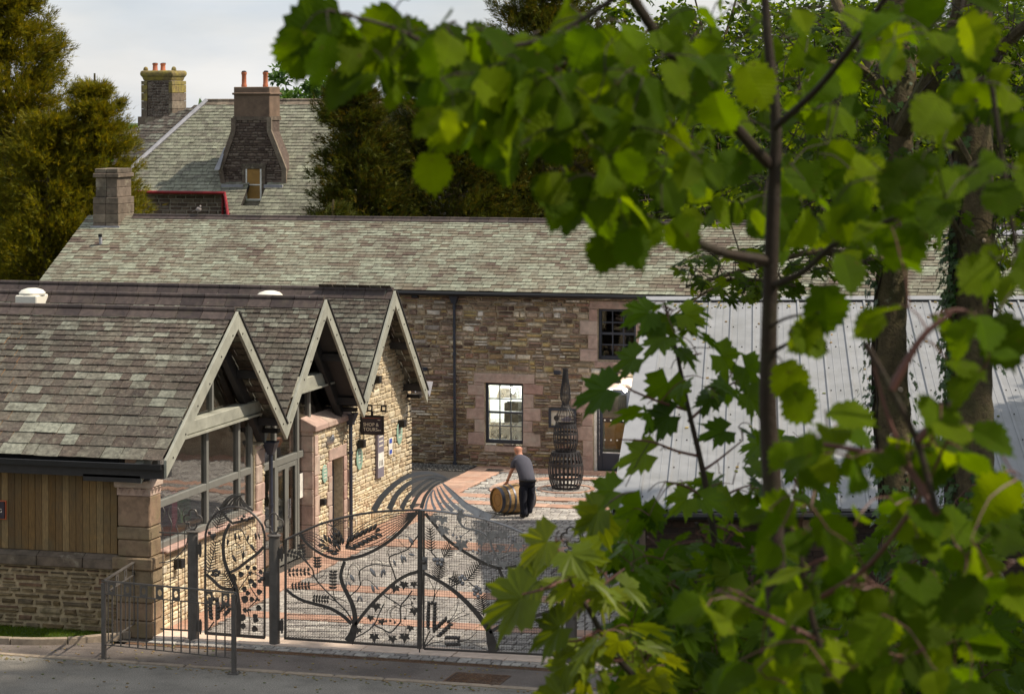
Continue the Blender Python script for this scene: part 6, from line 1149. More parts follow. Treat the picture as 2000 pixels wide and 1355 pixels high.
# ---------- L-shaped guard rail on the pavement
gd = thing('guard_rail', 'L shaped grey steel pedestrian guard railing on the pavement before the small gate', 'railing', (-17.5, 38.9, 0))
A = az(203, 1288); B = az(457, 1315); Cc = az(270, 1240); A, B, Cc = [np.array([p[0], p[1], 0]) for p in (A, B, Cc)]; RH = 1.34
for P in (A, B):
    MB().box(P[0]-.035, P[0]+.035, P[1]-.035, P[1]+.035, 0, RH-.03).build('post', 'rail_paint', gd, bevel=.006); MB().box(P[0]-.09, P[0]+.09, P[1]-.09, P[1]+.09, .0, .02).build('base_plate', 'rail_paint', gd, bevel=.003)
    for a_, b_ in ((-1, -1), (1, 1), (-1, 1), (1, -1)): MB().tube([P+np.array([a_*.065, b_*.065, .02]), P+np.array([a_*.065, b_*.065, .035])], .012, 6).build('bolt', 'rail_paint', gd)
def span_(P, Q, nb, nq, over=.0):
    d = (Q-P)/np.linalg.norm(Q-P); n_ = np.array([d[1], -d[0], 0]); LL = np.linalg.norm(Q-P); up_ = np.array([0, 0, 1.])
    for z, nm in ((RH, 'handrail'), (RH-.22, 'middle_rail'), (.26, 'bottom_rail')):
        MB().obox((P+Q)/2+up_*z, (LL+(.06 if z == RH else 0), .05 if z == RH else .03, .022 if z == RH else .014), tuple(d), tuple(n_)).build(nm, 'rail_paint', gd)
    for i in range(nb):
        c = P+d*LL*(i+1)/(nb+1); MB().obox(c+up_*(.26+RH-.22)/2, (.018, .018, RH-.48), tuple(d), tuple(n_)).build('baluster', 'rail_paint', gd)
    for i in range(nq):
        c = P+d*LL*(i+.5)/nq+up_*(RH-.115); w_ = .075; hh = .095
        b = MB()
        for sx in (-1, 1): b.obox(c+d*sx*(w_-.017), (.034, .012, 2*hh), tuple(d), tuple(n_)); b.obox(c+up_*sx*(hh-.02), (2*w_-.07, .012, .04), tuple(d), tuple(n_))
        for sx in (-1, 1):
            for sz in (-1, 1): b.obox(c+d*sx*.036+up_*sz*.045, (.022, .012, .022), tuple(d), tuple(n_))
        b.build('quatrefoil_plate', 'rail_paint', gd)
span_(A, B, 14, 8); span_(A, Cc, 7, 4)
MB().tube([B+np.array([0, 0, RH]), B+np.array([.05, 0, RH-.01]), B+np.array([.07, 0, RH-.08]), B+np.array([.05, 0, RH-.16])], .014, 6).build('rail_end', 'rail_paint', gd, smooth=True)
# ================================================================ CASK AND BOTTLE SCULPTURE
CK = thing('cask_sculpture', 'dark iron strap sculpture of two stacked casks and a tall still neck', 'sculpture', (SC[0], SC[1], .045)); z0 = .045
def hoop(r, z, h, t=.008): MB().lathe([(r, 0), (r+t, 0), (r+t, h), (r, h)], (SC[0], SC[1], z), 40, closed=True).build('hoop', 'sculpture_iron', CK, smooth=True)
def cage(z, prof, n, w_=.024):
    for k in range(n):
        a_ = 2*math.pi*k/n; P = curve_pts([(SC[0]+r_*math.cos(a_), SC[1]+r_*math.sin(a_), z+h_) for r_, h_ in prof], 4); m = len(P)
        MB().strip(P, w_, (math.cos(a_), math.sin(a_), 0), .008).build('stave_bar', 'sculpture_iron', CK)
cage(z0, [(.33, 0), (.4, .22), (.425, .45), (.4, .68), (.34, .88)], 26, .032); hoop(.325, z0, .06); hoop(.4, z0+.24, .07); hoop(.41, z0+.56, .07); hoop(.335, z0+.8, .08)
MB().lathe([(.26, 0), (.34, 0), (.34, .01), (.26, .01)], (SC[0], SC[1], z0+.88), 36, closed=True).build('top_ring', 'sculpture_iron', CK)
z1_ = z0+.89; cage(z1_, [(.235, 0), (.29, .2), (.3, .36), (.285, .52), (.24, .68)], 22, .027); hoop(.23, z1_, .05); hoop(.285, z1_+.22, .05); hoop(.29, z1_+.42, .05); hoop(.245, z1_+.6, .08)
z2_ = z1_+.68; cage(z2_, [(.235, 0), (.245, .12), (.2, .26), (.1, .42), (.085, .5), (.125, .62), (.12, .8), (.085, 1.0), (.06, 1.25), (.06, 1.32)], 18, .013); 
for r_, z_ in ((.24, z2_+.05), (.1, z2_+.43), (.12, z2_+.7), (.09, z2_+1.0), (.062, z2_+1.2), (.09, z2_+1.32)): hoop(r_, z_, .012, .004)
# ================================================================ WHISKY CASK
bc = az(1003, 1004); bc[2] = 0; axd = np.array(-RT*.85-FW*.53); axd /= np.linalg.norm(axd); BRm = .33; BL = .9; bcz = np.array([bc[0], bc[1], .036+BRm])
BR = thing('cask', 'oak cask lying on its side being rolled by the man in the courtyard', 'barrel', (bc[0], bc[1], .036)); side = np.cross(axd, UP)
def br(t): return BRm-.055*(2*t/BL)**2
NS = 26
for k in range(NS):
    a0, a1 = 2*math.pi*(k+.02)/NS, 2*math.pi*(k+.98)/NS; V = []
    for t in np.linspace(-BL/2, BL/2, 9):
        for a_ in (a0, (a0+a1)/2, a1): V.append(bcz+axd*t+br(t)*(side*math.cos(a_)+UP*math.sin(a_)))
    m = len(V); V2 = [bcz+axd*((v-bcz)@axd)+(v-bcz-axd*((v-bcz)@axd))*.93 for v in V]; Fc = []
    for i in range(8):
        for j in range(2): q_ = i*3+j; Fc.append((q_, q_+1, q_+4, q_+3))
        Fc.append((i*3, i*3+3, m+i*3+3, m+i*3)); Fc.append((i*3+2, m+i*3+2, m+i*3+5, i*3+5))
    Fc += [(0, m, m+1, 1), (1, m+1, m+2, 2), (24, 25, m+25, m+24), (25, 26, m+26, m+25)]
    MB().add(V+V2, Fc).build('stave', 'cask_oak', BR, smooth=True)
for t, h_ in ((-.43, .075), (-.29, .045), (-.15, .045), (.11, .045), (.25, .045), (.39, .075)):
    prof = [(br(t+q_)+.004, t+q_) for q_ in (0, h_)]; MB().lathe([prof[0], (prof[0][0]+.004, t), (prof[1][0]+.004, t+h_), prof[1]], bcz, 44, axd, side, closed=True).build('hoop', 'hoop_steel', BR, smooth=True)
for sgn in (1, -1):
    for i in range(7):
        u0, u1 = -1+2*i/7, -1+2*(i+1)/7; r_ = br(BL/2)*.93; pts = [(u0+.005, -math.sqrt(max(0, 1-u0*u0))), (u0+.005, math.sqrt(max(0, 1-u0*u0))), ((u0+u1)/2, math.sqrt(1-((u0+u1)/2)**2)), (u1-.005, math.sqrt(max(0, 1-u1*u1))), (u1-.005, -math.sqrt(max(0, 1-u1*u1))), ((u0+u1)/2, -math.sqrt(1-((u0+u1)/2)**2))]
        MB().prism([bcz+axd*sgn*(BL/2-.04)+r_*(side*a_+UP*b_) for a_, b_ in pts], axd*sgn*.012).build('head_board', 'cask_head', BR)
MB().lathe([(.13, 0), (.145, 0), (.145, .002), (.13, .002)], bcz+axd*(BL/2-.0275), 30, axd, side, closed=True).build('head_stencil', 'cask_mark', BR)
# ================================================================ MAN
mo = az(1024, 1014); mo[2] = .036
MANT = thing('person', 'bald man in grey t-shirt and dark trousers bending over to roll the oak cask', 'person', tuple(mo))
def L3(x, y, z): return mo+RT*x+FW*y+UP*z        # x: picture right, y: away from the viewer
def skin_fig(name, joints, edges, mat, sub=2, root=0):
    m = bpy.data.meshes.new(name); m.from_pydata([tuple(L3(*j[:3])) for j in joints], edges, []); o = link(bpy.data.objects.new(name, m))
    sk = o.modifiers.new('skin', 'SKIN'); 
    for i, v in enumerate(m.skin_vertices[0].data): rr = joints[i][3]; v.radius = rr if hasattr(rr, '__len__') else (rr, rr); v.use_root = (i == root)
    ss = o.modifiers.new('sub', 'SUBSURF'); ss.levels = sub; ss.render_levels = sub
    dg = bpy.context.evaluated_depsgraph_get(); mm = bpy.data.meshes.new_from_object(o.evaluated_get(dg)); bpy.data.objects.remove(o)
    mm.materials.clear(); mm.materials.append(MATS[mat]); mm.polygons.foreach_set('use_smooth', np.ones(len(mm.polygons), bool)); o = link(bpy.data.objects.new(name, mm)); return adopt(o, MANT)
# body: pelvis, spine, neck, head, arms with hands, legs
J = [(.07, .05, .86, .1), (.04, .12, 1.02, .1), (-.02, .2, 1.17, .1), (-.07, .27, 1.27, .08), (-.1, .32, 1.37, .062), (-.12, .35, 1.42, .085), (-.135, .37, 1.49, .105), (-.135, .375, 1.56, .085),
     (-.19, .24, 1.24, .05), (-.25, .29, 1.08, .046), (-.3, .36, .96, .043), (-.355, .42, .82, .034), (-.375, .44, .77, .03), (-.39, .45, .725, .036),
     (.05, .34, 1.24, .05), (.085, .46, 1.1, .046), (.03, .58, .95, .042), (-.01, .6, .82, .033), (-.02, .605, .77, .03), (-.03, .61, .73, .036),
     (.0, .01, .78, .07), (-.03, .02, .48, .06), (.0, .0, .12, .045), (.14, .08, .78, .07), (.14, .12, .48, .06), (.108, .19, .12, .045)]
E = [(0, 1), (1, 2), (2, 3), (3, 4), (4, 5), (5, 6), (6, 7), (3, 8), (8, 9), (9, 10), (10, 11), (11, 12), (12, 13), (3, 14), (14, 15), (15, 16), (16, 17), (17, 18), (18, 19), (0, 20), (20, 21), (21, 22), (0, 23), (23, 24), (24, 25)]
k0 = len(J)
for wr, sx in ((13, -1), (19, 1)):      # five fingers each, curled over the cask
    x, y, z, _ = J[wr]
    for q_, (ox, oy) in enumerate(((-.03, .0), (-.012, .012), (.008, .016), (.026, .012))):
        i = len(J); l_ = (.9, 1, .95, .8)[q_]; J += [(x+ox-.02*l_, y+oy+.01, z-.022, .011), (x+ox-.045*l_, y+oy+.015, z-.038, .01), (x+ox-.06*l_, y+oy+.02, z-.058, .009)]; E += [(wr, i), (i, i+1), (i+1, i+2)]
    i = len(J); J += [(x+.03, y-.02, z-.015, .012), (x+.035, y-.035, z-.045, .01)]; E += [(wr, i), (i, i+1)]
body = skin_fig('body', J, E, 'skin')
MB().ball(tuple(L3(-.215, .39, 1.5)), .018, 6).build('ear', 'skin', MANT, smooth=True); MB().ball(tuple(L3(-.04, .345, 1.5)), .018, 6).build('ear', 'skin', MANT, smooth=True); 
MB().ball(tuple(L3(-.15, .47, 1.47)), .02, 6).build('nose', 'skin', MANT, smooth=True)
def loft(name, mat, parts):      # each part: rings (x, y, z, half width, half depth, tilt of the ring about RT)
    m = MB()
    for rings in parts:
        n = 18; k = len(m.v); nr = len(rings); V = []
        for (x, y, z, a, b_, tl_) in rings:
            for q in range(n):
                t_ = 2*math.pi*q/n; cx, sx = math.cos(t_), math.sin(t_); sg = 1+.025*math.sin(5*t_+z*23)+.02*math.sin(9*t_-z*31); V.append(L3(x+a*cx*sg, y+b_*sx*sg*math.cos(tl_), z-b_*sx*math.sin(tl_)))
        Fc = [(i_*n+q, i_*n+(q+1) % n, (i_+1)*n+(q+1) % n, (i_+1)*n+q) for i_ in range(nr-1) for q in range(n)]+[tuple(range(n-1, -1, -1)), tuple(range((nr-1)*n, nr*n))]; m.add(V, Fc)
    o = m.build(name, mat, MANT, smooth=True); ss = o.modifiers.new('sub', 'SUBSURF'); ss.levels = ss.render_levels = 1; return o
loft('t_shirt', 'grey_shirt', [[(.07, .03, .8, .185, .15, .0), (.065, .045, .88, .19, .155, .1), (.045, .09, .98, .19, .15, .35), (.01, .15, 1.09, .2, .15, .6), (-.03, .22, 1.19, .215, .145, .8), (-.055, .27, 1.27, .205, .13, .9), (-.08, .3, 1.32, .14, .09, .9), (-.095, .32, 1.355, .072, .065, .8)],
    [(-.1, .27, 1.3, .07, .09, .5), (-.175, .24, 1.275, .085, .095, .3), (-.215, .24, 1.21, .085, .09, .1), (-.24, .26, 1.14, .074, .075, .0), (-.255, .28, 1.07, .07, .072, .0)], [(.0, .3, 1.3, .08, .09, .4), (.06, .34, 1.27, .09, .09, .2), (.09, .4, 1.19, .08, .085, 0), (.09, .46, 1.12, .072, .075, 0)]])
loft('trousers', 'navy_cloth', [[(.07, .035, .92, .17, .14, 0), (.075, .04, .82, .19, .16, 0), (.075, .045, .74, .195, .16, 0), (.07, .05, .68, .16, .13, 0)], [(.0, .0, .74, .12, .13, 0), (-.02, .01, .6, .108, .12, 0), (-.03, .02, .46, .095, .105, 0), (-.02, .01, .3, .085, .098, 0), (-.005, .0, .15, .082, .095, 0), (.0, -.005, .055, .085, .1, 0)],
    [(.15, .08, .74, .115, .13, 0), (.15, .1, .6, .105, .12, 0), (.14, .12, .46, .093, .105, 0), (.125, .16, .3, .085, .098, 0), (.11, .19, .15, .082, .095, 0), (.105, .2, .055, .085, .1, 0)]])
MB().strip(curve_pts([L3(.08+.19*math.cos(a), .04-.165*math.sin(a), .84) for a in np.linspace(-.3, 3.4, 9)], 2), .03, (0, 0, 1), .03).build('belt', 'shoe_black', MANT)
MB().obox(L3(.2, -.05, .5), (.03, .12, .16), tuple(RT), tuple(FW)).build('pocket', 'navy_cloth', MANT, bevel=.01)
for (x, y) in ((.01, 0), (.085, .2)): skin_fig('shoe', [(x, y-.04, .05, .05), (x-.05, y+.05, .045, .05), (x-.09, y+.14, .035, .04)], [(0, 1), (1, 2)], 'shoe_black')
MB().lathe([(.036, -.012), (.04, 0), (.036, .012)], L3(-.368, .433, .79), 12, tuple(L3(0, 0, 0)*0+RT*-.3+FW*.25-UP*.9), tuple(RT)).build('wristband', 'glove', MANT)
# ================================================================ TREES
def unit(v): v = np.array(v, float); return v/(np.linalg.norm(v)+1e-9)
LEAF2 = (np.array([(-.5, .1, 0), (0, 0, 0), (.5, .1, 0), (.45, .7, .05), (0, 1, 0), (-.45, .7, .05), (0, .5, -.12)]), [(0, 1, 6), (1, 2, 6), (2, 3, 6), (3, 4, 6), (4, 5, 6), (5, 0, 6)])
CARD = (np.array([(-.5, .15, 0), (0, 0, .0), (.5, .2, 0), (.1, 1, .1)]), [(0, 1, 2, 3)])
CARD2 = (np.array([(-.4, .3, 0), (.1, 0, .0), (.45, .5, .1), (-.1, .9, -.05)]), [(0, 1, 2), (0, 2, 3)])
def many_M(c, d, n, L, Wd):
    """vectorised frames: centre c, direction d, rough normal n, length L, width Wd"""
    d = d/(np.linalg.norm(d, axis=1, keepdims=True)+1e-9); x = np.cross(d, n); x /= (np.linalg.norm(x, axis=1, keepdims=True)+1e-9); z = np.cross(x, d)
    M = np.zeros((len(c), 4, 4)); M[:, :3, 0] = x*Wd[:, None]; M[:, :3, 1] = d*L[:, None]; M[:, :3, 2] = z*Wd[:, None]; M[:, :3, 3] = c; M[:, 3, 3] = 1; return M
def broadleaf(nm, label, base, top, rad, n, size, mat='canopy_leaf', squash=.85, group=None, seed=1, trunk_r=.25, clumps=70, cat='tree', low=.25, protos=(CARD, CARD2)):
    g = np.random.default_rng(seed); th = thing(nm, label, cat, base, group); base = np.array(base, float); Hh = top-base[2]; cz = base[2]+Hh*(low+1)/2; rv = Hh*(1-low)/2
    m = MB(); P = curve_pts([base, base+np.array([.1*rad*g.normal(), .1*rad*g.normal(), Hh*.35]), base+np.array([.1*rad*g.normal(), 0, Hh*.85])], 6); m.tube(P, list(np.linspace(trunk_r, trunk_r*.25, len(P))), 9)
    cs = []
    while len(cs) < clumps:
        v = g.normal(size=3); v /= np.linalg.norm(v); r_ = g.uniform(.35, 1.)**.6; cs.append(np.array([base[0], base[1], cz])+v*np.array([rad, rad, rv])*r_*(1+.12*g.normal()))
    for c in cs[::3]:
        s = P[int(len(P)*g.uniform(.35, .95))]; mid = (s+c)/2+np.array([0, 0, .08*Hh*g.uniform(-.5, 1)]); m.tube(curve_pts([s, mid, c], 4), list(np.linspace(trunk_r*.3, .02, 9)), 5)
    m.build('trunk', 'bark', th, smooth=True)
    cs = np.array(cs); k = g.integers(0, len(cs), n); cr = rad*g.uniform(.16, .34, len(cs)); off = g.normal(size=(n, 3)); off /= np.linalg.norm(off, axis=1, keepdims=True); off *= (g.random(n)**.45)[:, None]*cr[k][:, None]; off[:, 2] *= .6
    c = cs[k]+off; d = off+g.normal(size=(n, 3))*.6*cr[k][:, None]; d[:, 2] -= .2*cr[k]; nn = np.stack([g.normal(size=n)*.5, g.normal(size=n)*.5, np.ones(n)], 1)
    L_ = size*g.uniform(.6, 1.4, n); join_pieces('crown', many_M(c, d, nn, L_, L_*.8), g.integers(0, len(protos), n), list(protos), mat, th, uv=False); return th
FROND = (np.array([(-.06, 0, 0), (.06, 0, 0), (0, 1, 0), (-.34, .55, .05), (-.05, .25, 0), (-.05, .12, 0), (.3, .7, .05), (.05, .4, 0), (.05, .28, 0), (-.2, .85, 0), (0, .6, 0), (0, .5, 0), (.34, .4, -.05), (.05, .12, 0), (.05, .02, 0)]), [(0, 1, 2), (3, 5, 4), (6, 7, 8), (9, 11, 10), (12, 13, 14)])
def yew(nm, label, base, top, rad, nb, per, mat, seed, size=.28, lean=(0, 0), group=None, shape=.8, upturn=.35):
    g = np.random.default_rng(seed); th = thing(nm, label, 'tree', base, group); base = np.array(base, float); Hh = top-base[2]; m = MB(); P = [base, base+np.array([lean[0]*.4, lean[1]*.4, Hh*.5]), base+np.array([lean[0], lean[1], Hh*.97])]; P = curve_pts(P, 8)
    m.tube(P, list(np.linspace(.3, .03, len(P))), 8); C_, D_, L_ = [], [], []
    for i in range(nb):
        t = g.random()**.9*.97+.02; s = P[int(t*(len(P)-1))]; a = g.uniform(0, 2*math.pi); r_ = rad*((1-t)**shape*1.0+.06)*g.uniform(.6, 1.12); dv = np.array([math.cos(a), math.sin(a), 0]); up_ = r_*upturn*g.uniform(.2, 1.3)
        e = s+dv*r_+UP*up_; mid = s+dv*r_*.5+UP*up_*.1; B = np.array(curve_pts([s, mid, e], 6)); 
        if i % 3 == 0: m.tube(B, list(np.linspace(.04, .008, len(B))), 4)
        q = 1-g.random(per)**1.5*.75; idx = q*(len(B)-1); i0 = np.clip(idx.astype(int), 0, len(B)-2); f = (idx-i0)[:, None]; pos = B[i0]*(1-f)+B[i0+1]*f; dr = B[i0+1]-B[i0]; dr /= np.linalg.norm(dr, axis=1, keepdims=True)
        off = g.normal(size=(per, 3))*(.1*r_*(1.15-q)+.09)[:, None]; C_.append(pos+off); D_.append(dr*1.1+g.normal(size=(per, 3))*.45+off*.8+UP*.15); L_.append(size*g.uniform(.6, 1.3, per))
    m.build('trunk', 'bark', th, smooth=True); c = np.concatenate(C_); d = np.concatenate(D_); L_ = np.concatenate(L_); n = len(c); nn = g.normal(size=(n, 3))*.6+np.array([0, -.3, .8])
    join_pieces('crown', many_M(c, d, nn, L_, L_*1.0), np.zeros(n, int), [FROND], mat, th, uv=False); return th
def gpt(px, d): p = at(px, YH+5, d); return (p[0], p[1], 0.)
def ztop(py, d): return H-(py-YH)*d/F
yews = 'yews behind the long roof'
yew('yew_tree', 'tall golden green yew rising out of the top left corner', gpt(15, 79), ztop(-60, 79), 3.3, 560, 120, 'yew_leaf', 3, .26, shape=.42, group=yews)
yew('yew_tree', 'golden green yew with spiky top left of the manor chimneys', gpt(185, 77), ztop(120, 77), 2.3, 400, 110, 'yew_leaf', 4, .24, group=yews, shape=.5)
yew('yew_tree', 'low golden green yew filling the gap left of the stone chimney', gpt(95, 76.5), ztop(190, 76.5), 2.6, 360, 110, 'yew_leaf', 14, .24, group=yews, shape=.45)
yew('yew_tree', 'dark yew with a leaning spiky tip right of the manor roof', gpt(735, 76), ztop(95, 76), 2.3, 440, 110, 'yew_dark', 5, .24, (-.9, 0), yews, .5)
yew('yew_tree', 'broad dark yew in the middle behind the ridge of the long roof', gpt(890, 78), ztop(60, 78), 3.5, 520, 120, 'yew_dark', 6, .24, group=yews, shape=.4)
yew('yew_tree', 'dark rust tinged yew to the right behind the hanging hazel leaves', gpt(1060, 80), ztop(-80, 80), 3.4, 520, 120, 'yew_dark', 7, .26, group=yews, shape=.35)
yew('yew_tree', 'small dark yew at the foot of the manor roof', gpt(650, 73), ztop(375, 73), 1.3, 130, 50, 'yew_dark', 8, .24, group=yews, shape=.5)
far = 'broadleaf trees beyond the buildings'
broadleaf('broadleaf_tree', 'round bright green tree showing above the manor ridge', gpt(600, 112), ztop(132, 112), 2.6, 16000, .24, 'far_leaf', seed=11, clumps=60, group=far, low=.3)
for i, (px, d, tp, rd, lab) in enumerate(((1200, 84, -60, 4., 'pale leaved tree between the dark yew and the foreground hazel'), (1400, 88, -100, 4.6, 'tall leafy tree behind the centre of the foreground hazel'), (1600, 80, -60, 4.2, 'leafy tree behind the gap between stem and ivy trunks'), (1790, 86, -80, 4.4, 'leafy tree behind the slimmer ivy trunk'), (1990, 82, -80, 4.2, 'leafy tree at the far right edge'))):
    broadleaf('broadleaf_tree', lab, gpt(px, d), ztop(tp, d), rd, 15000, .24, 'canopy_leaf', seed=20+i, clumps=75, group=far, low=.12, trunk_r=.3)
# unseen trees added right of the picture to shade shed, road and bank
for i, (x, y, z0, tp, rd, lab) in enumerate(((5.5, 50, 0, 13, 5.5, 'unseen tree right of the shed, added to shade the metal roof'), (4.5, 40.5, 0, 14, 5, 'unseen tree by the road right of the shed, added for its shade'), (7.5, 12, 5, 19, 5.5, 'unseen tall tree on the bank, added to shade the foreground leaves'), (2.6, 45.5, 0, 12, 4.6, 'unseen tree by the shed end, added to deepen the roof shade'), (.8, 39.6, 0, 27, 4.2, 'very tall unseen tree, added by the road to shade the pavement'))):
    broadleaf('broadleaf_tree', lab, (x, y, z0), tp, rd, 9000, .45, 'canopy_leaf', seed=40+i, clumps=80, low=.42 if tp > 25 else .3, trunk_r=.25)
# distant wood that reads as one mass
g = np.random.default_rng(5); n = 60000; xx = g.uniform(-95, 40, n); yy = g.uniform(128, 140, n); hh_ = 8.2+1.3*np.sin(xx*.21)+.9*np.sin(xx*.53+1); hh_ = np.where(xx > -28, hh_+2, hh_-.6)
zz = hh_*g.random(n)**.6; c = np.stack([xx, yy, zz], 1); d = g.normal(size=(n, 3)); nn = g.normal(size=(n, 3)); L_ = g.uniform(.35, .8, n); o = join_pieces('distant_wood', many_M(c, d, nn, L_, L_*.8), g.integers(0, 2, n), [CARD, CARD2], 'far_leaf', None, uv=False)
# ---------------------------------------------------------------- the near sycamore with two ivy-clad stems
near = 'near trees on the bank'
def near_trunk(label, L, rs, limbs, seed):
    th = thing('sycamore_tree', label, 'tree', tuple(at(L[-1][0], L[-1][1], L[-1][2])), near); P = curve_pts([at(*p) for p in L], 8); m = MB(); rr = np.interp(np.linspace(0, 1, len(P)), np.linspace(0, 1, len(rs)), rs); g = random.Random(seed)
    m.tube(P, [r*(1+.05*g.uniform(-1, 1)) for r in rr], 18); m.build('trunk', 'bark', th, smooth=True); nodes_ = []
    for ctl, r0, r1 in limbs: B = curve_pts([at(*p) for p in ctl], 6); MB().tube(B, list(np.linspace(r0, r1, len(B))), 8).build('limb', 'bark', th, smooth=True); nodes_ += B[3:]
    return th, P, rr, nodes_
T1, P1, R1, N1 = near_trunk('slimmer lichen spotted tree stem with ivy, left of the two trunks before the metal roof', [(1752, -60, 15.2), (1758, 120, 15.2), (1756, 300, 15.1), (1748, 470, 15), (1738, 640, 15), (1742, 800, 14.9), (1752, 1000, 14.8), (1745, 1250, 14.6), (1760, 1650, 14.6)], [.09, .1, .085, .085, .098, .11, .1, .105, .13],
    [([(1758, 260, 15.1), (1810, 170, 14.8), (1860, 70, 14.6), (1890, -40, 14.4)], .065, .045), ([(1752, 230, 15.1), (1700, 120, 15.4), (1650, 40, 15.8), (1610, -50, 16)], .05, .03), ([(1740, 220, 15.1), (1690, 140, 15), (1620, 125, 14.6), (1560, 170, 14.2)], .035, .012), ([(1740, 500, 15), (1690, 510, 14.6), (1600, 490, 14.2), (1480, 520, 14), (1340, 560, 13.8)], .03, .008), ([(1740, 540, 15), (1640, 470, 15), (1560, 430, 15.3)], .022, .01),
     ([(1560, 560, 14), (1440, 545, 14), (1380, 570, 13.8), (1310, 620, 13.6)], .014, .005), ([(1765, 130, 15.2), (1830, 100, 15.6), (1900, 110, 16)], .03, .01)], 3)
T2, P2, R2, N2 = near_trunk('thicker ivy clad tree trunk right of the slimmer stem before the metal roof', [(1900, -60, 14.6), (1897, 200, 14.6), (1900, 420, 14.5), (1895, 600, 14.5), (1893, 800, 14.4), (1893, 1000, 14.3), (1890, 1300, 14.2), (1885, 1700, 14.2)], [.12, .125, .125, .13, .135, .14, .145, .17],
    [([(1900, 340, 14.5), (1850, 250, 14.2), (1790, 190, 13.8)], .04, .02), ([(1905, 170, 14.6), (1960, 90, 14.3), (2030, 30, 14)], .05, .03), ([(1880, 470, 14.4), (1840, 400, 14.1), (1800, 380, 13.8)], .02, .008)], 4)
def knots(th, P, r, spots):
    for (i, a_, s) in spots:
        c = P[i]; t_ = unit(P[i+1]-P[i-1]); n_ = unit(-FW*math.cos(a_)+RT*math.sin(a_)); MB().lathe([(s, -.004), (s*.9, .006), (s*.5, .01)], c+n_*r[i]*1.0, 9, n_, unit(np.cross(n_, t_))).build('lichen_patch', 'kerb_stone', th)
knots(T1, P1, R1, [(26, .1, .013), (30, -.3, .01), (38, .4, .018), (42, -.2, .02), (45, .5, .012)]); knots(T2, P2, R2, [(18, .35, .014), (21, .1, .012), (25, -.15, .028), (26, .05, .02), (29, .3, .012), (34, .2, .012)])
# ivy climbing the stems
def ivy(lab, P, r, spec, seed):
    g = random.Random(seed); th = thing('ivy', lab, 'climbing plant', tuple(P[-1]), 'ivy on the near trunks'); Ms = []
    for (y0, y1, a0, a1, n, out) in spec:
        idx = [i for i, p in enumerate(P) if y0 <= proj(p)[0][1] <= y1]
        for _ in range(n):
            i = g.choice(idx); f = g.random(); j = min(i+1, len(P)-1); c = P[i]*(1-f)+P[j]*f; a_ = g.uniform(a0, a1); n_ = unit(-FW*math.cos(a_)+RT*math.sin(a_)); c = c+n_*(r[i]+g.uniform(.0, out)); s = g.uniform(.028, .06)
            d = unit(-UP+n_*g.uniform(.1, .8)+RT*g.uniform(-.5, .5)); nn = unit(n_+UP*g.uniform(.2, .9)+RT*g.uniform(-.4, .4)); x = unit(np.cross(d, nn)); z = np.cross(x, d); Ms.append(frame_M(c, x*s, d*s, z*s))
    pieces(th, 'leaf', Ms, [proto_ivy()], 'ivy_leaf', 300, 6, 'leaves')
    for a_ in (spec[0][2], spec[0][3], (spec[0][2]+spec[0][3])/2):
        Q = [P[i]+unit(-FW*math.cos(a_+.15*math.sin(i))+RT*math.sin(a_+.15*math.sin(i)))*(r[i]+.004) for i in range(10, len(P))]; MB().tube(Q, .006, 5).build('stem', 'twig', th)
ivy('ivy trailing down both sides of the slimmer stem', P1, R1, [(520, 900, -1.7, -1.1, 140, .07), (640, 1000, 1.0, 1.6, 90, .06), (0, 400, -1.2, 1.2, 60, .02), (900, 1355, -1.5, 1.4, 220, .05), (740, 900, -1.7, -1.3, 60, .12)], 1)
ivy('thick ivy covering the left side of the thicker trunk', P2, R2, [(330, 960, -1.6, -.75, 420, .07), (400, 700, 1.0, 1.6, 110, .06), (900, 1355, -1.5, 1.5, 320, .06), (0, 330, -1.5, -.2, 120, .03)], 2)
# canopy leaves of the near trees
def proto_syc(seed=0):
    r = random.Random(seed); t = [(-150, .3), (-98, .46), (-80, .5), (-58, .52), (-42, .68), (-30, .5), (-12, .66), (0, .78), (12, .66), (30, .5), (42, .68), (58, .52), (80, .5), (98, .46), (150, .3)]
    s = [(-125, .3), (-88, .4), (-68, .36), (-48, .5), (-36, .52), (-22, .36), (-7, .6), (7, .6), (22, .36), (36, .52), (48, .5), (68, .36), (88, .4), (125, .3)]; j = lambda x: x*r.uniform(.93, 1.07)
    return lobed([(a, j(b)) for a, b in t], [(a, j(b)) for a, b in s], .16, .35)
SYC = [proto_syc(i) for i in range(4)]
def proto_hazel(seed, k=1.):
    r = random.Random(seed); Wd = [(0, 0), (.22, -.04), (.37, .05), (.32, .12), (.48, .19), (.42, .26), (.55, .35), (.47, .42), (.55, .52), (.45, .57), (.48, .67), (.36, .69), (.36, .81), (.22, .81), (.17, .94), (.06, .92), (0, 1.1)]
    V, Fc = outline_leaf([(x*.92*r.uniform(.96, 1.04), y) for x, y in Wd], .22*k, .25*k); V[:, 2] += .02*np.sin(V[:, 1]*9+r.uniform(0, 6))*np.abs(V[:, 0])*4; return V, Fc
HAZ = [proto_hazel(i, k) for i, k in enumerate((1., .5, 1.4, .2, .8))]
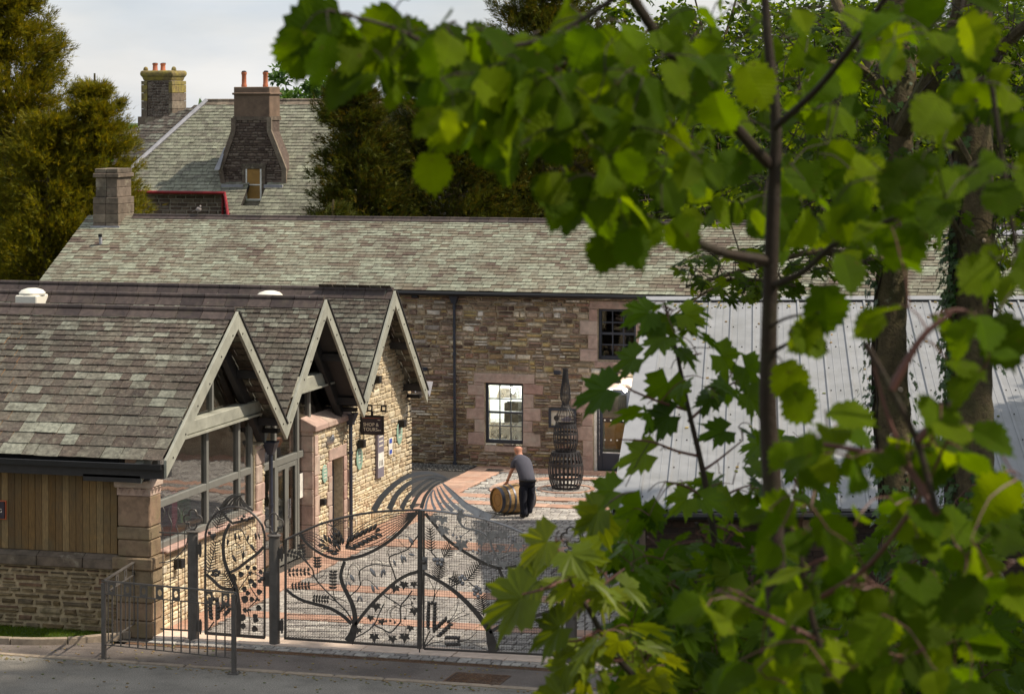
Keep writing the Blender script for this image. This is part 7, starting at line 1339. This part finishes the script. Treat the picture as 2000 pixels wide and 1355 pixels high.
def foliage(th, blobs, protos, mat, size, seed, limit=300, twigmat='twig', skeleton=(), tw=.0022, reach=.35, face=.0, droop=.75, flip=.0, leafname='leaf', minpx=10, upn=.9, dark=None, ragged=True):
    """leaves scattered through blobs (px, py, rx, ry, n, d0, d1); each hangs on a twig that grows from the nearest twig or branch"""
    g = random.Random(seed); nodes_ = [np.array(p) for p in skeleton]; Ms = []; m = MB(); pts = []
    for (px, py, rx, ry, n, d0, d1) in blobs:
        for _ in range(n):
            a = g.uniform(0, 6.283); q = math.sqrt(g.random()); pts.append(at(px+rx*q*math.cos(a), py+ry*q*math.sin(a), g.uniform(d0, d1)))
    g.shuffle(pts); NN = np.array(nodes_)
    order = sorted(range(len(pts)), key=lambda i: np.min(np.linalg.norm(NN-pts[i], axis=1))); buf = list(NN)
    for i in order:
        p = pts[i]; A_ = np.array(buf); k = int(np.argmin(np.linalg.norm(A_-p, axis=1))); s = A_[k]; L_ = np.linalg.norm(p-s); att = p
        mid = (s+att)/2+UP*L_*.12+RT*g.uniform(-.1, .1)*L_
        if L_ > .01:
            Q = curve_pts([s, mid, att], 2); m.tube(Q, list(np.linspace(tw*(1+min(L_, 1.2)*1.4), tw*.6, len(Q))), 4, False); buf += [Q[len(Q)//2], att] if L_ > .12 else [att]
        s_ = size*g.uniform(.62, 1.2); h = unit(np.array([g.uniform(-1, 1), g.uniform(-1, 1), 0])); out = unit(att-s) if L_ > .02 else h; d = unit(h*.8+out*.5*np.array([1, 1, .3])-UP*droop*g.uniform(.3, 1.6)-FW*face)
        nn = unit(UP*upn*g.uniform(.3, 1)+np.array([g.uniform(-1, 1), g.uniform(-1, 1), 0])*.55-FW*face*g.uniform(.2, 1.3)); x = unit(np.cross(d, nn)); z = np.cross(x, d); Ms.append(frame_M(att+d*.01, x*s_*g.uniform(.9, 1.05), d*s_, z*s_))
    m.build('twigs', twigmat, th, smooth=True, kind='stuff'); pieces(th, leafname, Ms, protos, mat, limit, minpx, 'leaves'); return Ms
foliage(T1, [(1600, 150, 150, 130, 260, 13, 17), (1560, 330, 160, 90, 170, 13, 17), (1650, 300, 110, 110, 150, 14, 17), (1480, 520, 160, 50, 110, 13.2, 14.4), (1660, 480, 80, 60, 70, 14, 15.2), (1320, 390, 120, 60, 60, 15, 17), (1400, 240, 160, 130, 160, 15, 18), (1420, 560, 120, 22, 40, 13.5, 14.2)], SYC, 'canopy_leaf', .1, 5, 300, skeleton=N1, tw=.003, reach=2, droop=.3)
foliage(T2, [(1940, 120, 100, 130, 160, 13, 17), (1830, 60, 130, 80, 120, 14, 17), (1970, 420, 60, 100, 90, 14, 16), (1830, 420, 60, 60, 50, 14, 15), (1930, 560, 40, 40, 20, 14.2, 15)], SYC, 'canopy_leaf', .1, 6, 200, skeleton=N2, tw=.003, droop=.3)
# ---------------------------------------------------------------- foreground hazel
HZ = thing('hazel_tree', 'out of focus hazel with a thin upright stem and broad leaves close to the camera', 'tree', tuple(at(1530, 1900, 5.6)))
hst = curve_pts([at(*p) for p in ((1490, -80, 5.2), (1500, 80, 5.2), (1515, 230, 5.2), (1512, 360, 5.2), (1507, 480, 5.2), (1502, 650, 5.2), (1500, 800, 5.2), (1508, 950, 5.2), (1515, 1130, 5.2), (1525, 1300, 5.2), (1540, 1650, 5.2))], 6)
MB().tube(hst, list(np.interp(np.linspace(0, 1, len(hst)), [0, .3, .6, 1], [.008, .014, .019, .026])), 10).build('trunk', 'twig', HZ, smooth=True); sk = list(hst)
for ctl, r0, r1 in (([(1500, 510, 5.2), (1400, 490, 5.1), (1290, 440, 5.), (1200, 380, 4.9), (1110, 310, 4.8)], .012, .004), ([(1500, 320, 5.2), (1420, 230, 5.), (1300, 90, 4.8), (1220, -30, 4.7), (1180, -120, 4.6)], .012, .01), ([(1110, 310, 4.8), (1020, 230, 4.7), (900, 130, 4.6), (780, 60, 4.5), (640, 20, 4.45)], .006, .003), ([(1225, -20, 4.7), (1100, 60, 4.7), (990, 90, 4.7), (860, 60, 4.6)], .006, .003), ([(1505, 560, 5.2), (1570, 530, 5.1), (1640, 470, 5.), (1760, 420, 4.9), (1900, 330, 4.7)], .008, .004), ([(1512, 250, 5.2), (1600, 170, 5), (1700, 40, 4.8), (1760, -60, 4.7)], .008, .005),
                    ([(1340, 150, 4.85), (1250, 220, 4.8), (1150, 190, 4.7), (1040, 200, 4.6)], .006, .002), ([(1900, -60, 4.6), (1930, 120, 4.6), (1960, 330, 4.6), (1990, 520, 4.6)], .006, .004), ([(1505, 690, 5.2), (1560, 660, 5.1), (1620, 640, 5.05)], .005, .002), ([(1500, 640, 5.2), (1540, 620, 5.1), (1600, 610, 5.)], .004, .002)):
    B = curve_pts([at(*p) for p in ctl], 6); MB().tube(B, list(np.linspace(r0, r1, len(B))), 8).build('branch', 'twig', HZ, smooth=True); sk += B
foliage(HZ, [(640, 45, 70, 35, 13, 4.4, 4.6), (770, 90, 80, 70, 25, 4.4, 4.8), (900, 130, 100, 90, 44, 4.3, 5), (1020, 190, 110, 100, 51, 4.3, 5), (1130, 120, 130, 110, 48, 4.4, 5.2), (1150, 270, 120, 90, 32, 4.3, 5), (1290, 110, 130, 110, 35, 4.4, 5.4), (1300, 280, 130, 80, 27, 4.4, 5.4), (1450, 120, 120, 130, 25, 5.35, 6.2), (1440, 350, 120, 90, 25, 5.35, 6.2), (1600, 260, 110, 130, 20, 5.35, 6.2), (1620, 440, 100, 60, 14, 5.35, 6.2), (1750, 380, 120, 80, 20, 4.2, 5.4), (1900, 250, 110, 160, 25, 4, 5), (1850, 60, 150, 70, 14, 4.2, 5.2), (1650, 60, 130, 70, 14, 5.35, 6.2), (1960, 480, 60, 70, 6, 4, 4.8), (1230, 420, 90, 50, 8, 4.6, 5), (1180, 400, 50, 40, 5, 4.6, 4.9), (1110, 350, 50, 30, 5, 4.6, 4.8)], HAZ, 'hazel_leaf', .08, 21, 300, skeleton=sk, tw=.0016, droop=.85, face=.35, upn=.55)
# a few leaves that the picture shows on their own
def leaf_at(th, px, py, d, size, roll, tilt, protos, mat, nm='leaf', k=0, twig=None):
    """stalk end at (px, py); roll: direction of the tip in the picture (degrees, 0 = down)"""
    a = math.radians(roll); dr = unit(-UP*math.cos(a)+RT*math.sin(a)+FW*math.sin(tilt)*.5); nn = unit(-FW*math.cos(tilt)+UP*math.sin(tilt)); x = unit(np.cross(dr, nn)); z = np.cross(x, dr); p = at(px, py, d)
    key = ((nm, mat, 'one'), k)
    if key not in PCACHE:
        PV, PF = protos[k]; m = fast_mesh(nm, PV, np.concatenate([np.array(f) for f in PF]), [len(f) for f in PF], PV[:, :2]); m.materials.append(MATS[mat]); PCACHE[key] = m
    o = link(bpy.data.objects.new(nm, PCACHE[key])); adopt(o, th); M = frame_M(p, x*size, dr*size, z*size); o.matrix_basis = Matrix([list(r) for r in M])
    if twig is not None: MB().tube(curve_pts([at(*twig), (at(*twig)+p)/2+UP*.01, p], 3), .0016, 5, False).build('leaf_stalk', 'twig', th, smooth=True)
for px, py, d, s, r_, t_, k, tw_ in ((842, 300, 4.7, .08, 5, .15, 3, (900, 240, 4.7)), (1095, 345, 4.8, .072, 0, .2, 3, (1130, 320, 4.8)), (945, 265, 4.7, .07, 10, .3, 1, (960, 230, 4.7)), (1610, 560, 5.0, .1, 5, .2, 1, (1640, 470, 5)), (1190, 455, 4.8, .085, -12, .3, 1, (1200, 380, 4.9)), (1600, 640, 5.0, .085, -60, .7, 0, (1540, 650, 5.1)), (1550, 655, 5.0, .09, 75, .5, 2, (1540, 650, 5.1)), (1530, 710, 5.1, .09, 20, .2, 3, (1508, 700, 5.2)), (1540, 760, 5.1, .09, 35, .3, 1, (1508, 740, 5.2)), (1945, 620, 4.3, .1, 20, .2, 3, (1990, 560, 4.5)), (660, 30, 4.45, .13, -70, .5, 1, (700, 40, 4.5)), (590, 60, 4.45, .1, -10, .5, 4, (640, 20, 4.45)), (1800, -30, 4.6, .09, 10, .1, 3, (1810, -60, 4.6)), (1455, 130, 5.0, .1, 30, .3, 3, (1420, 110, 5)), (1660, 330, 5, .11, 60, .3, 1, (1600, 300, 5)), (770, 20, 4.5, .09, -40, .3, 0, (800, 0, 4.5))):
    leaf_at(HZ, px, py, d, s, r_, t_, HAZ, 'hazel_leaf', k=k, twig=tw_)
# ---------------------------------------------------------------- sycamore saplings and undergrowth
def sapling(lab, stem, r0, r1, branches, blobs, size, seed, limit=200, protos=SYC, mat='sycamore_leaf', nm='sycamore_sapling', cat='sapling', **kw):
    th = thing(nm, lab, cat, tuple(at(*stem[0])), 'saplings and undergrowth on the bank'); P = curve_pts([at(*p) for p in stem], 6); MB().tube(P, list(np.linspace(r0, r1, len(P))), 8).build('stem', 'twig', th, smooth=True); sk = list(P)
    for ctl in branches: B = curve_pts([at(*p) for p in ctl], 5); MB().tube(B, list(np.linspace(r1*1.4, r1*.6, len(B))), 6).build('branch', 'stem_red', th, smooth=True); sk += B
    foliage(th, blobs, protos, mat, size, seed, limit, 'stem_red', skeleton=sk, tw=.002, **kw); return th
S1 = sapling('sycamore sapling with straight reddish stem before the left end of the metal roof', [(1425, 1250, 8.2), (1400, 1080, 8.2), (1375, 930, 8.2), (1345, 800, 8.2), (1320, 680, 8.2), (1298, 590, 8.2)], .014, .004,
    [[(1340, 800, 8.2), (1290, 785, 8.1), (1240, 765, 8.), (1222, 755, 8)], [(1345, 822, 8.2), (1380, 790, 8.3), (1420, 755, 8.4), (1450, 740, 8.4)], [(1362, 890, 8.2), (1320, 880, 8.1), (1270, 862, 8), (1210, 858, 8)], [(1370, 920, 8.2), (1400, 900, 8.3), (1450, 860, 8.4)], [(1385, 975, 8.2), (1340, 950, 8.2), (1300, 940, 8.1)], [(1388, 990, 8.2), (1430, 960, 8.3), (1470, 945, 8.4)], [(1310, 640, 8.2), (1280, 660, 8.1)], [(1325, 700, 8.2), (1370, 690, 8.3)]],
    [(1300, 605, 45, 16, 10, 8, 8.3), (1330, 660, 45, 25, 7, 8, 8.4), (1380, 745, 50, 22, 5, 8, 8.5), (1430, 745, 40, 22, 6, 8.1, 8.6), (1290, 790, 30, 15, 2, 8, 8.3), (1330, 960, 50, 25, 4, 8, 8.4), (1450, 930, 50, 40, 9, 8.1, 8.6), (1250, 990, 40, 20, 4, 8, 8.3), (1470, 850, 40, 25, 3, 8.3, 8.6)], .125, 31, 200, droop=.5, face=.12, upn=1.)
for px, py, d, s, r_, t_, k, tw_ in ((1215, 752, 8., .19, -72, .75, 0, (1240, 768, 8)), (1290, 880, 8., .17, -75, .8, 1, (1300, 878, 8.1)), (1222, 950, 8, .16, -70, .7, 2, (1270, 862, 8)), (1330, 800, 8.1, .16, -60, .7, 3, (1345, 800, 8.2)), (1440, 700, 8.3, .15, 40, .6, 0, (1420, 755, 8.4)), (1265, 960, 8.1, .18, -20, .4, 1, (1300, 940, 8.1)), (1390, 680, 8.3, .15, 50, .6, 2, (1325, 690, 8.2)), (1310, 720, 8.1, .17, -10, .6, 0, (1325, 700, 8.2)), (1262, 690, 8.1, .15, -65, .8, 3, (1300, 650, 8.2))): leaf_at(S1, px, py, d, s, r_, t_, SYC, 'sycamore_leaf', k=k, twig=tw_)
S2 = sapling('sycamore sapling spreading pale young leaves in front of the right gate leaf', [(1330, 1500, 7.), (1250, 1340, 7), (1195, 1270, 7), (1150, 1190, 7), (1110, 1130, 7), (1085, 1080, 7)], .012, .004,
    [[(1110, 1130, 7), (1060, 1150, 6.9), (1020, 1160, 6.9)], [(1140, 1180, 7), (1180, 1140, 7.1), (1220, 1110, 7.2)], [(1170, 1230, 7), (1130, 1250, 6.9), (1090, 1250, 6.9)], [(1215, 1290, 7), (1160, 1290, 6.9)], [(1092, 1090, 7), (1085, 1050, 7)]],
    [(1090, 1060, 30, 12, 3, 6.8, 7.2), (1120, 1120, 40, 22, 6, 6.8, 7.2), (1180, 1140, 40, 30, 6, 6.9, 7.3), (1190, 1240, 45, 35, 8, 6.8, 7.2), (1170, 1320, 40, 30, 4, 6.8, 7.1), (1250, 1290, 50, 40, 9, 6.8, 7.2)], .145, 32, 120, mat='young_leaf', droop=.45, face=.1, upn=1.)
for px, py, d, s, r_, t_, k, tw_ in ((1095, 1040, 7, .17, -55, .75, 0, (1085, 1050, 7)), (1075, 1120, 7, .18, -65, .8, 1, (1100, 1110, 7)), (1055, 1150, 6.9, .22, -62, .7, 2, (1060, 1150, 6.9)), (1120, 1210, 6.9, .17, -58, .8, 3, (1140, 1190, 7)), (1120, 1280, 6.9, .14, -35, .8, 1, (1130, 1250, 6.9)), (1120, 1060, 7, .17, 30, .7, 2, (1085, 1050, 7)), (1190, 980, 7.4, .16, -50, .7, 1, (1240, 960, 7.5)), (1180, 990, 7.4, .16, -20, .7, 0, (1240, 960, 7.5)), (1120, 1340, 6.9, .17, -45, .7, 2, (1160, 1290, 6.9))): leaf_at(S2, px, py, d, s, r_, t_, SYC, 'young_leaf', k=k, twig=tw_)
sapling('dense sycamore sapling before the brick shed wall at lower right', [(1500, 1500, 8.5), (1440, 1330, 8.5), (1400, 1200, 8.5), (1390, 1100, 8.5), (1360, 1020, 8.5)], .014, .005, [[(1400, 1200, 8.5), (1330, 1150, 8.3), (1270, 1120, 8.2)], [(1395, 1120, 8.5), (1460, 1080, 8.6), (1520, 1060, 8.6)], [(1440, 1320, 8.5), (1350, 1290, 8.3), (1280, 1260, 8.2)]],
    [(1230, 1080, 60, 50, 16, 8, 9), (1300, 1120, 70, 60, 26, 8, 9.2), (1380, 1060, 70, 50, 14, 8, 9), (1380, 1180, 80, 60, 28, 8, 9.2), (1270, 1210, 70, 50, 24, 8, 9), (1340, 1270, 90, 50, 28, 8, 9), (1470, 1130, 80, 70, 22, 8, 9.2), (1460, 1250, 80, 60, 24, 8, 9), (1420, 1330, 110, 40, 26, 8, 9), (1250, 1310, 50, 40, 8, 8, 9)], .15, 33, 260, droop=.5, upn=1.)
sapling('sycamore sapling with sharper leaves below the ivy trunks', [(1700, 1600, 10), (1680, 1400, 10), (1650, 1200, 10), (1620, 1050, 10), (1600, 950, 10)], .014, .005, [[(1650, 1200, 10), (1750, 1120, 10), (1850, 1060, 10)], [(1620, 1050, 10), (1560, 950, 9.8), (1530, 900, 9.8)], [(1680, 1390, 10), (1800, 1300, 10), (1930, 1200, 10)]],
    [(1530, 880, 60, 40, 9, 9, 10), (1590, 930, 60, 30, 7, 9, 10), (1680, 1120, 100, 60, 26, 9.5, 11), (1820, 1050, 100, 70, 36, 9.5, 11), (1930, 1010, 80, 80, 32, 9.5, 11), (1600, 1200, 90, 70, 26, 9.5, 11), (1750, 1230, 110, 70, 38, 9.5, 11), (1900, 1200, 110, 80, 42, 9.5, 11), (1650, 1320, 120, 50, 32, 9.5, 11), (1850, 1320, 140, 50, 40, 9.5, 11)], .15, 34, 300, droop=.5, upn=1.)
sapling('close out of focus hazel shoot crossing the lower right of the picture', [(1640, 1600, 4.6), (1620, 1350, 4.6), (1580, 1180, 4.6), (1560, 1050, 4.6)], .009, .004, [[(1580, 1180, 4.6), (1700, 1100, 4.5), (1800, 960, 4.4), (1860, 840, 4.3)], [(1620, 1350, 4.6), (1780, 1280, 4.5), (1930, 1180, 4.4)], [(1600, 1250, 4.6), (1500, 1200, 4.6), (1400, 1150, 4.7)], [(1800, 960, 4.4), (1740, 830, 4.4), (1700, 690, 4.4)]],
    [(1560, 1010, 70, 60, 10, 4.3, 4.8), (1450, 1170, 90, 50, 10, 4.4, 4.9), (1620, 1110, 100, 60, 12, 4.3, 4.8), (1760, 1010, 90, 60, 9, 4.2, 4.8), (1850, 860, 80, 40, 7, 4.2, 4.6), (1780, 1150, 110, 70, 15, 4.2, 4.8), (1920, 1080, 80, 70, 12, 4.1, 4.6), (1640, 1280, 120, 60, 17, 4.2, 4.9), (1850, 1290, 130, 60, 18, 4.1, 4.8), (1500, 1310, 90, 40, 10, 4.3, 4.9), (1950, 940, 50, 50, 5, 4.2, 4.6), (1600, 800, 60, 50, 3, 4.6, 5)], .082, 35, 200, HAZ, 'hazel_leaf', 'hazel_shoot', 'shrub', droop=.5, face=.2, upn=.8)
sapling('blurred hazel twig with few leaves across the metal roof at the right', [(1830, 1000, 4.2), (1790, 860, 4.2), (1740, 760, 4.2), (1690, 670, 4.2)], .006, .006, [[(1790, 860, 4.2), (1850, 800, 4.2), (1900, 740, 4.2)], [(1740, 760, 4.2), (1800, 660, 4.2), (1860, 610, 4.2)], [(1830, 1000, 4.2), (1760, 900, 4.3), (1680, 880, 4.3), (1560, 860, 4.4)]],
    [(1860, 620, 60, 20, 3, 4.1, 4.3), (1780, 620, 60, 30, 3, 4.1, 4.3), (1900, 700, 60, 30, 3, 4.1, 4.3), (1700, 870, 120, 25, 9, 4.2, 4.4), (1580, 870, 70, 25, 7, 4.3, 4.5), (1850, 800, 60, 30, 4, 4.1, 4.3), (1740, 480, 40, 40, 2, 4.2, 4.4)], .075, 36, 60, HAZ, 'hazel_leaf', 'hazel_shoot', 'shrub', droop=.35, face=.2, upn=.9)
# low scrub and a bramble mass under the trees, dense enough to hide the foot of the wall
g = np.random.default_rng(9); n = 5200; px = g.uniform(1380, 2080, n); py = g.uniform(1120, 1460, n); dd_ = g.uniform(11, 14, n); keep = py > 1180-.06*(px-1380)+30*np.sin(px*.02); px, py, dd_ = px[keep], py[keep], dd_[keep]; n = len(px)
c = np.array([at(a, b_, e) for a, b_, e in zip(px, py, dd_)]); d = g.normal(size=(n, 3)); d[:, 2] -= .5; L_ = g.uniform(.05, .12, n); nn = g.normal(size=(n, 3))*.6+UP
o = join_pieces('undergrowth', many_M(c, d, nn, L_, L_*.9), g.integers(0, 2, n), [LEAF2, (SLEAF[0][0], SLEAF[0][1])], 'sycamore_leaf', None, uv=True)
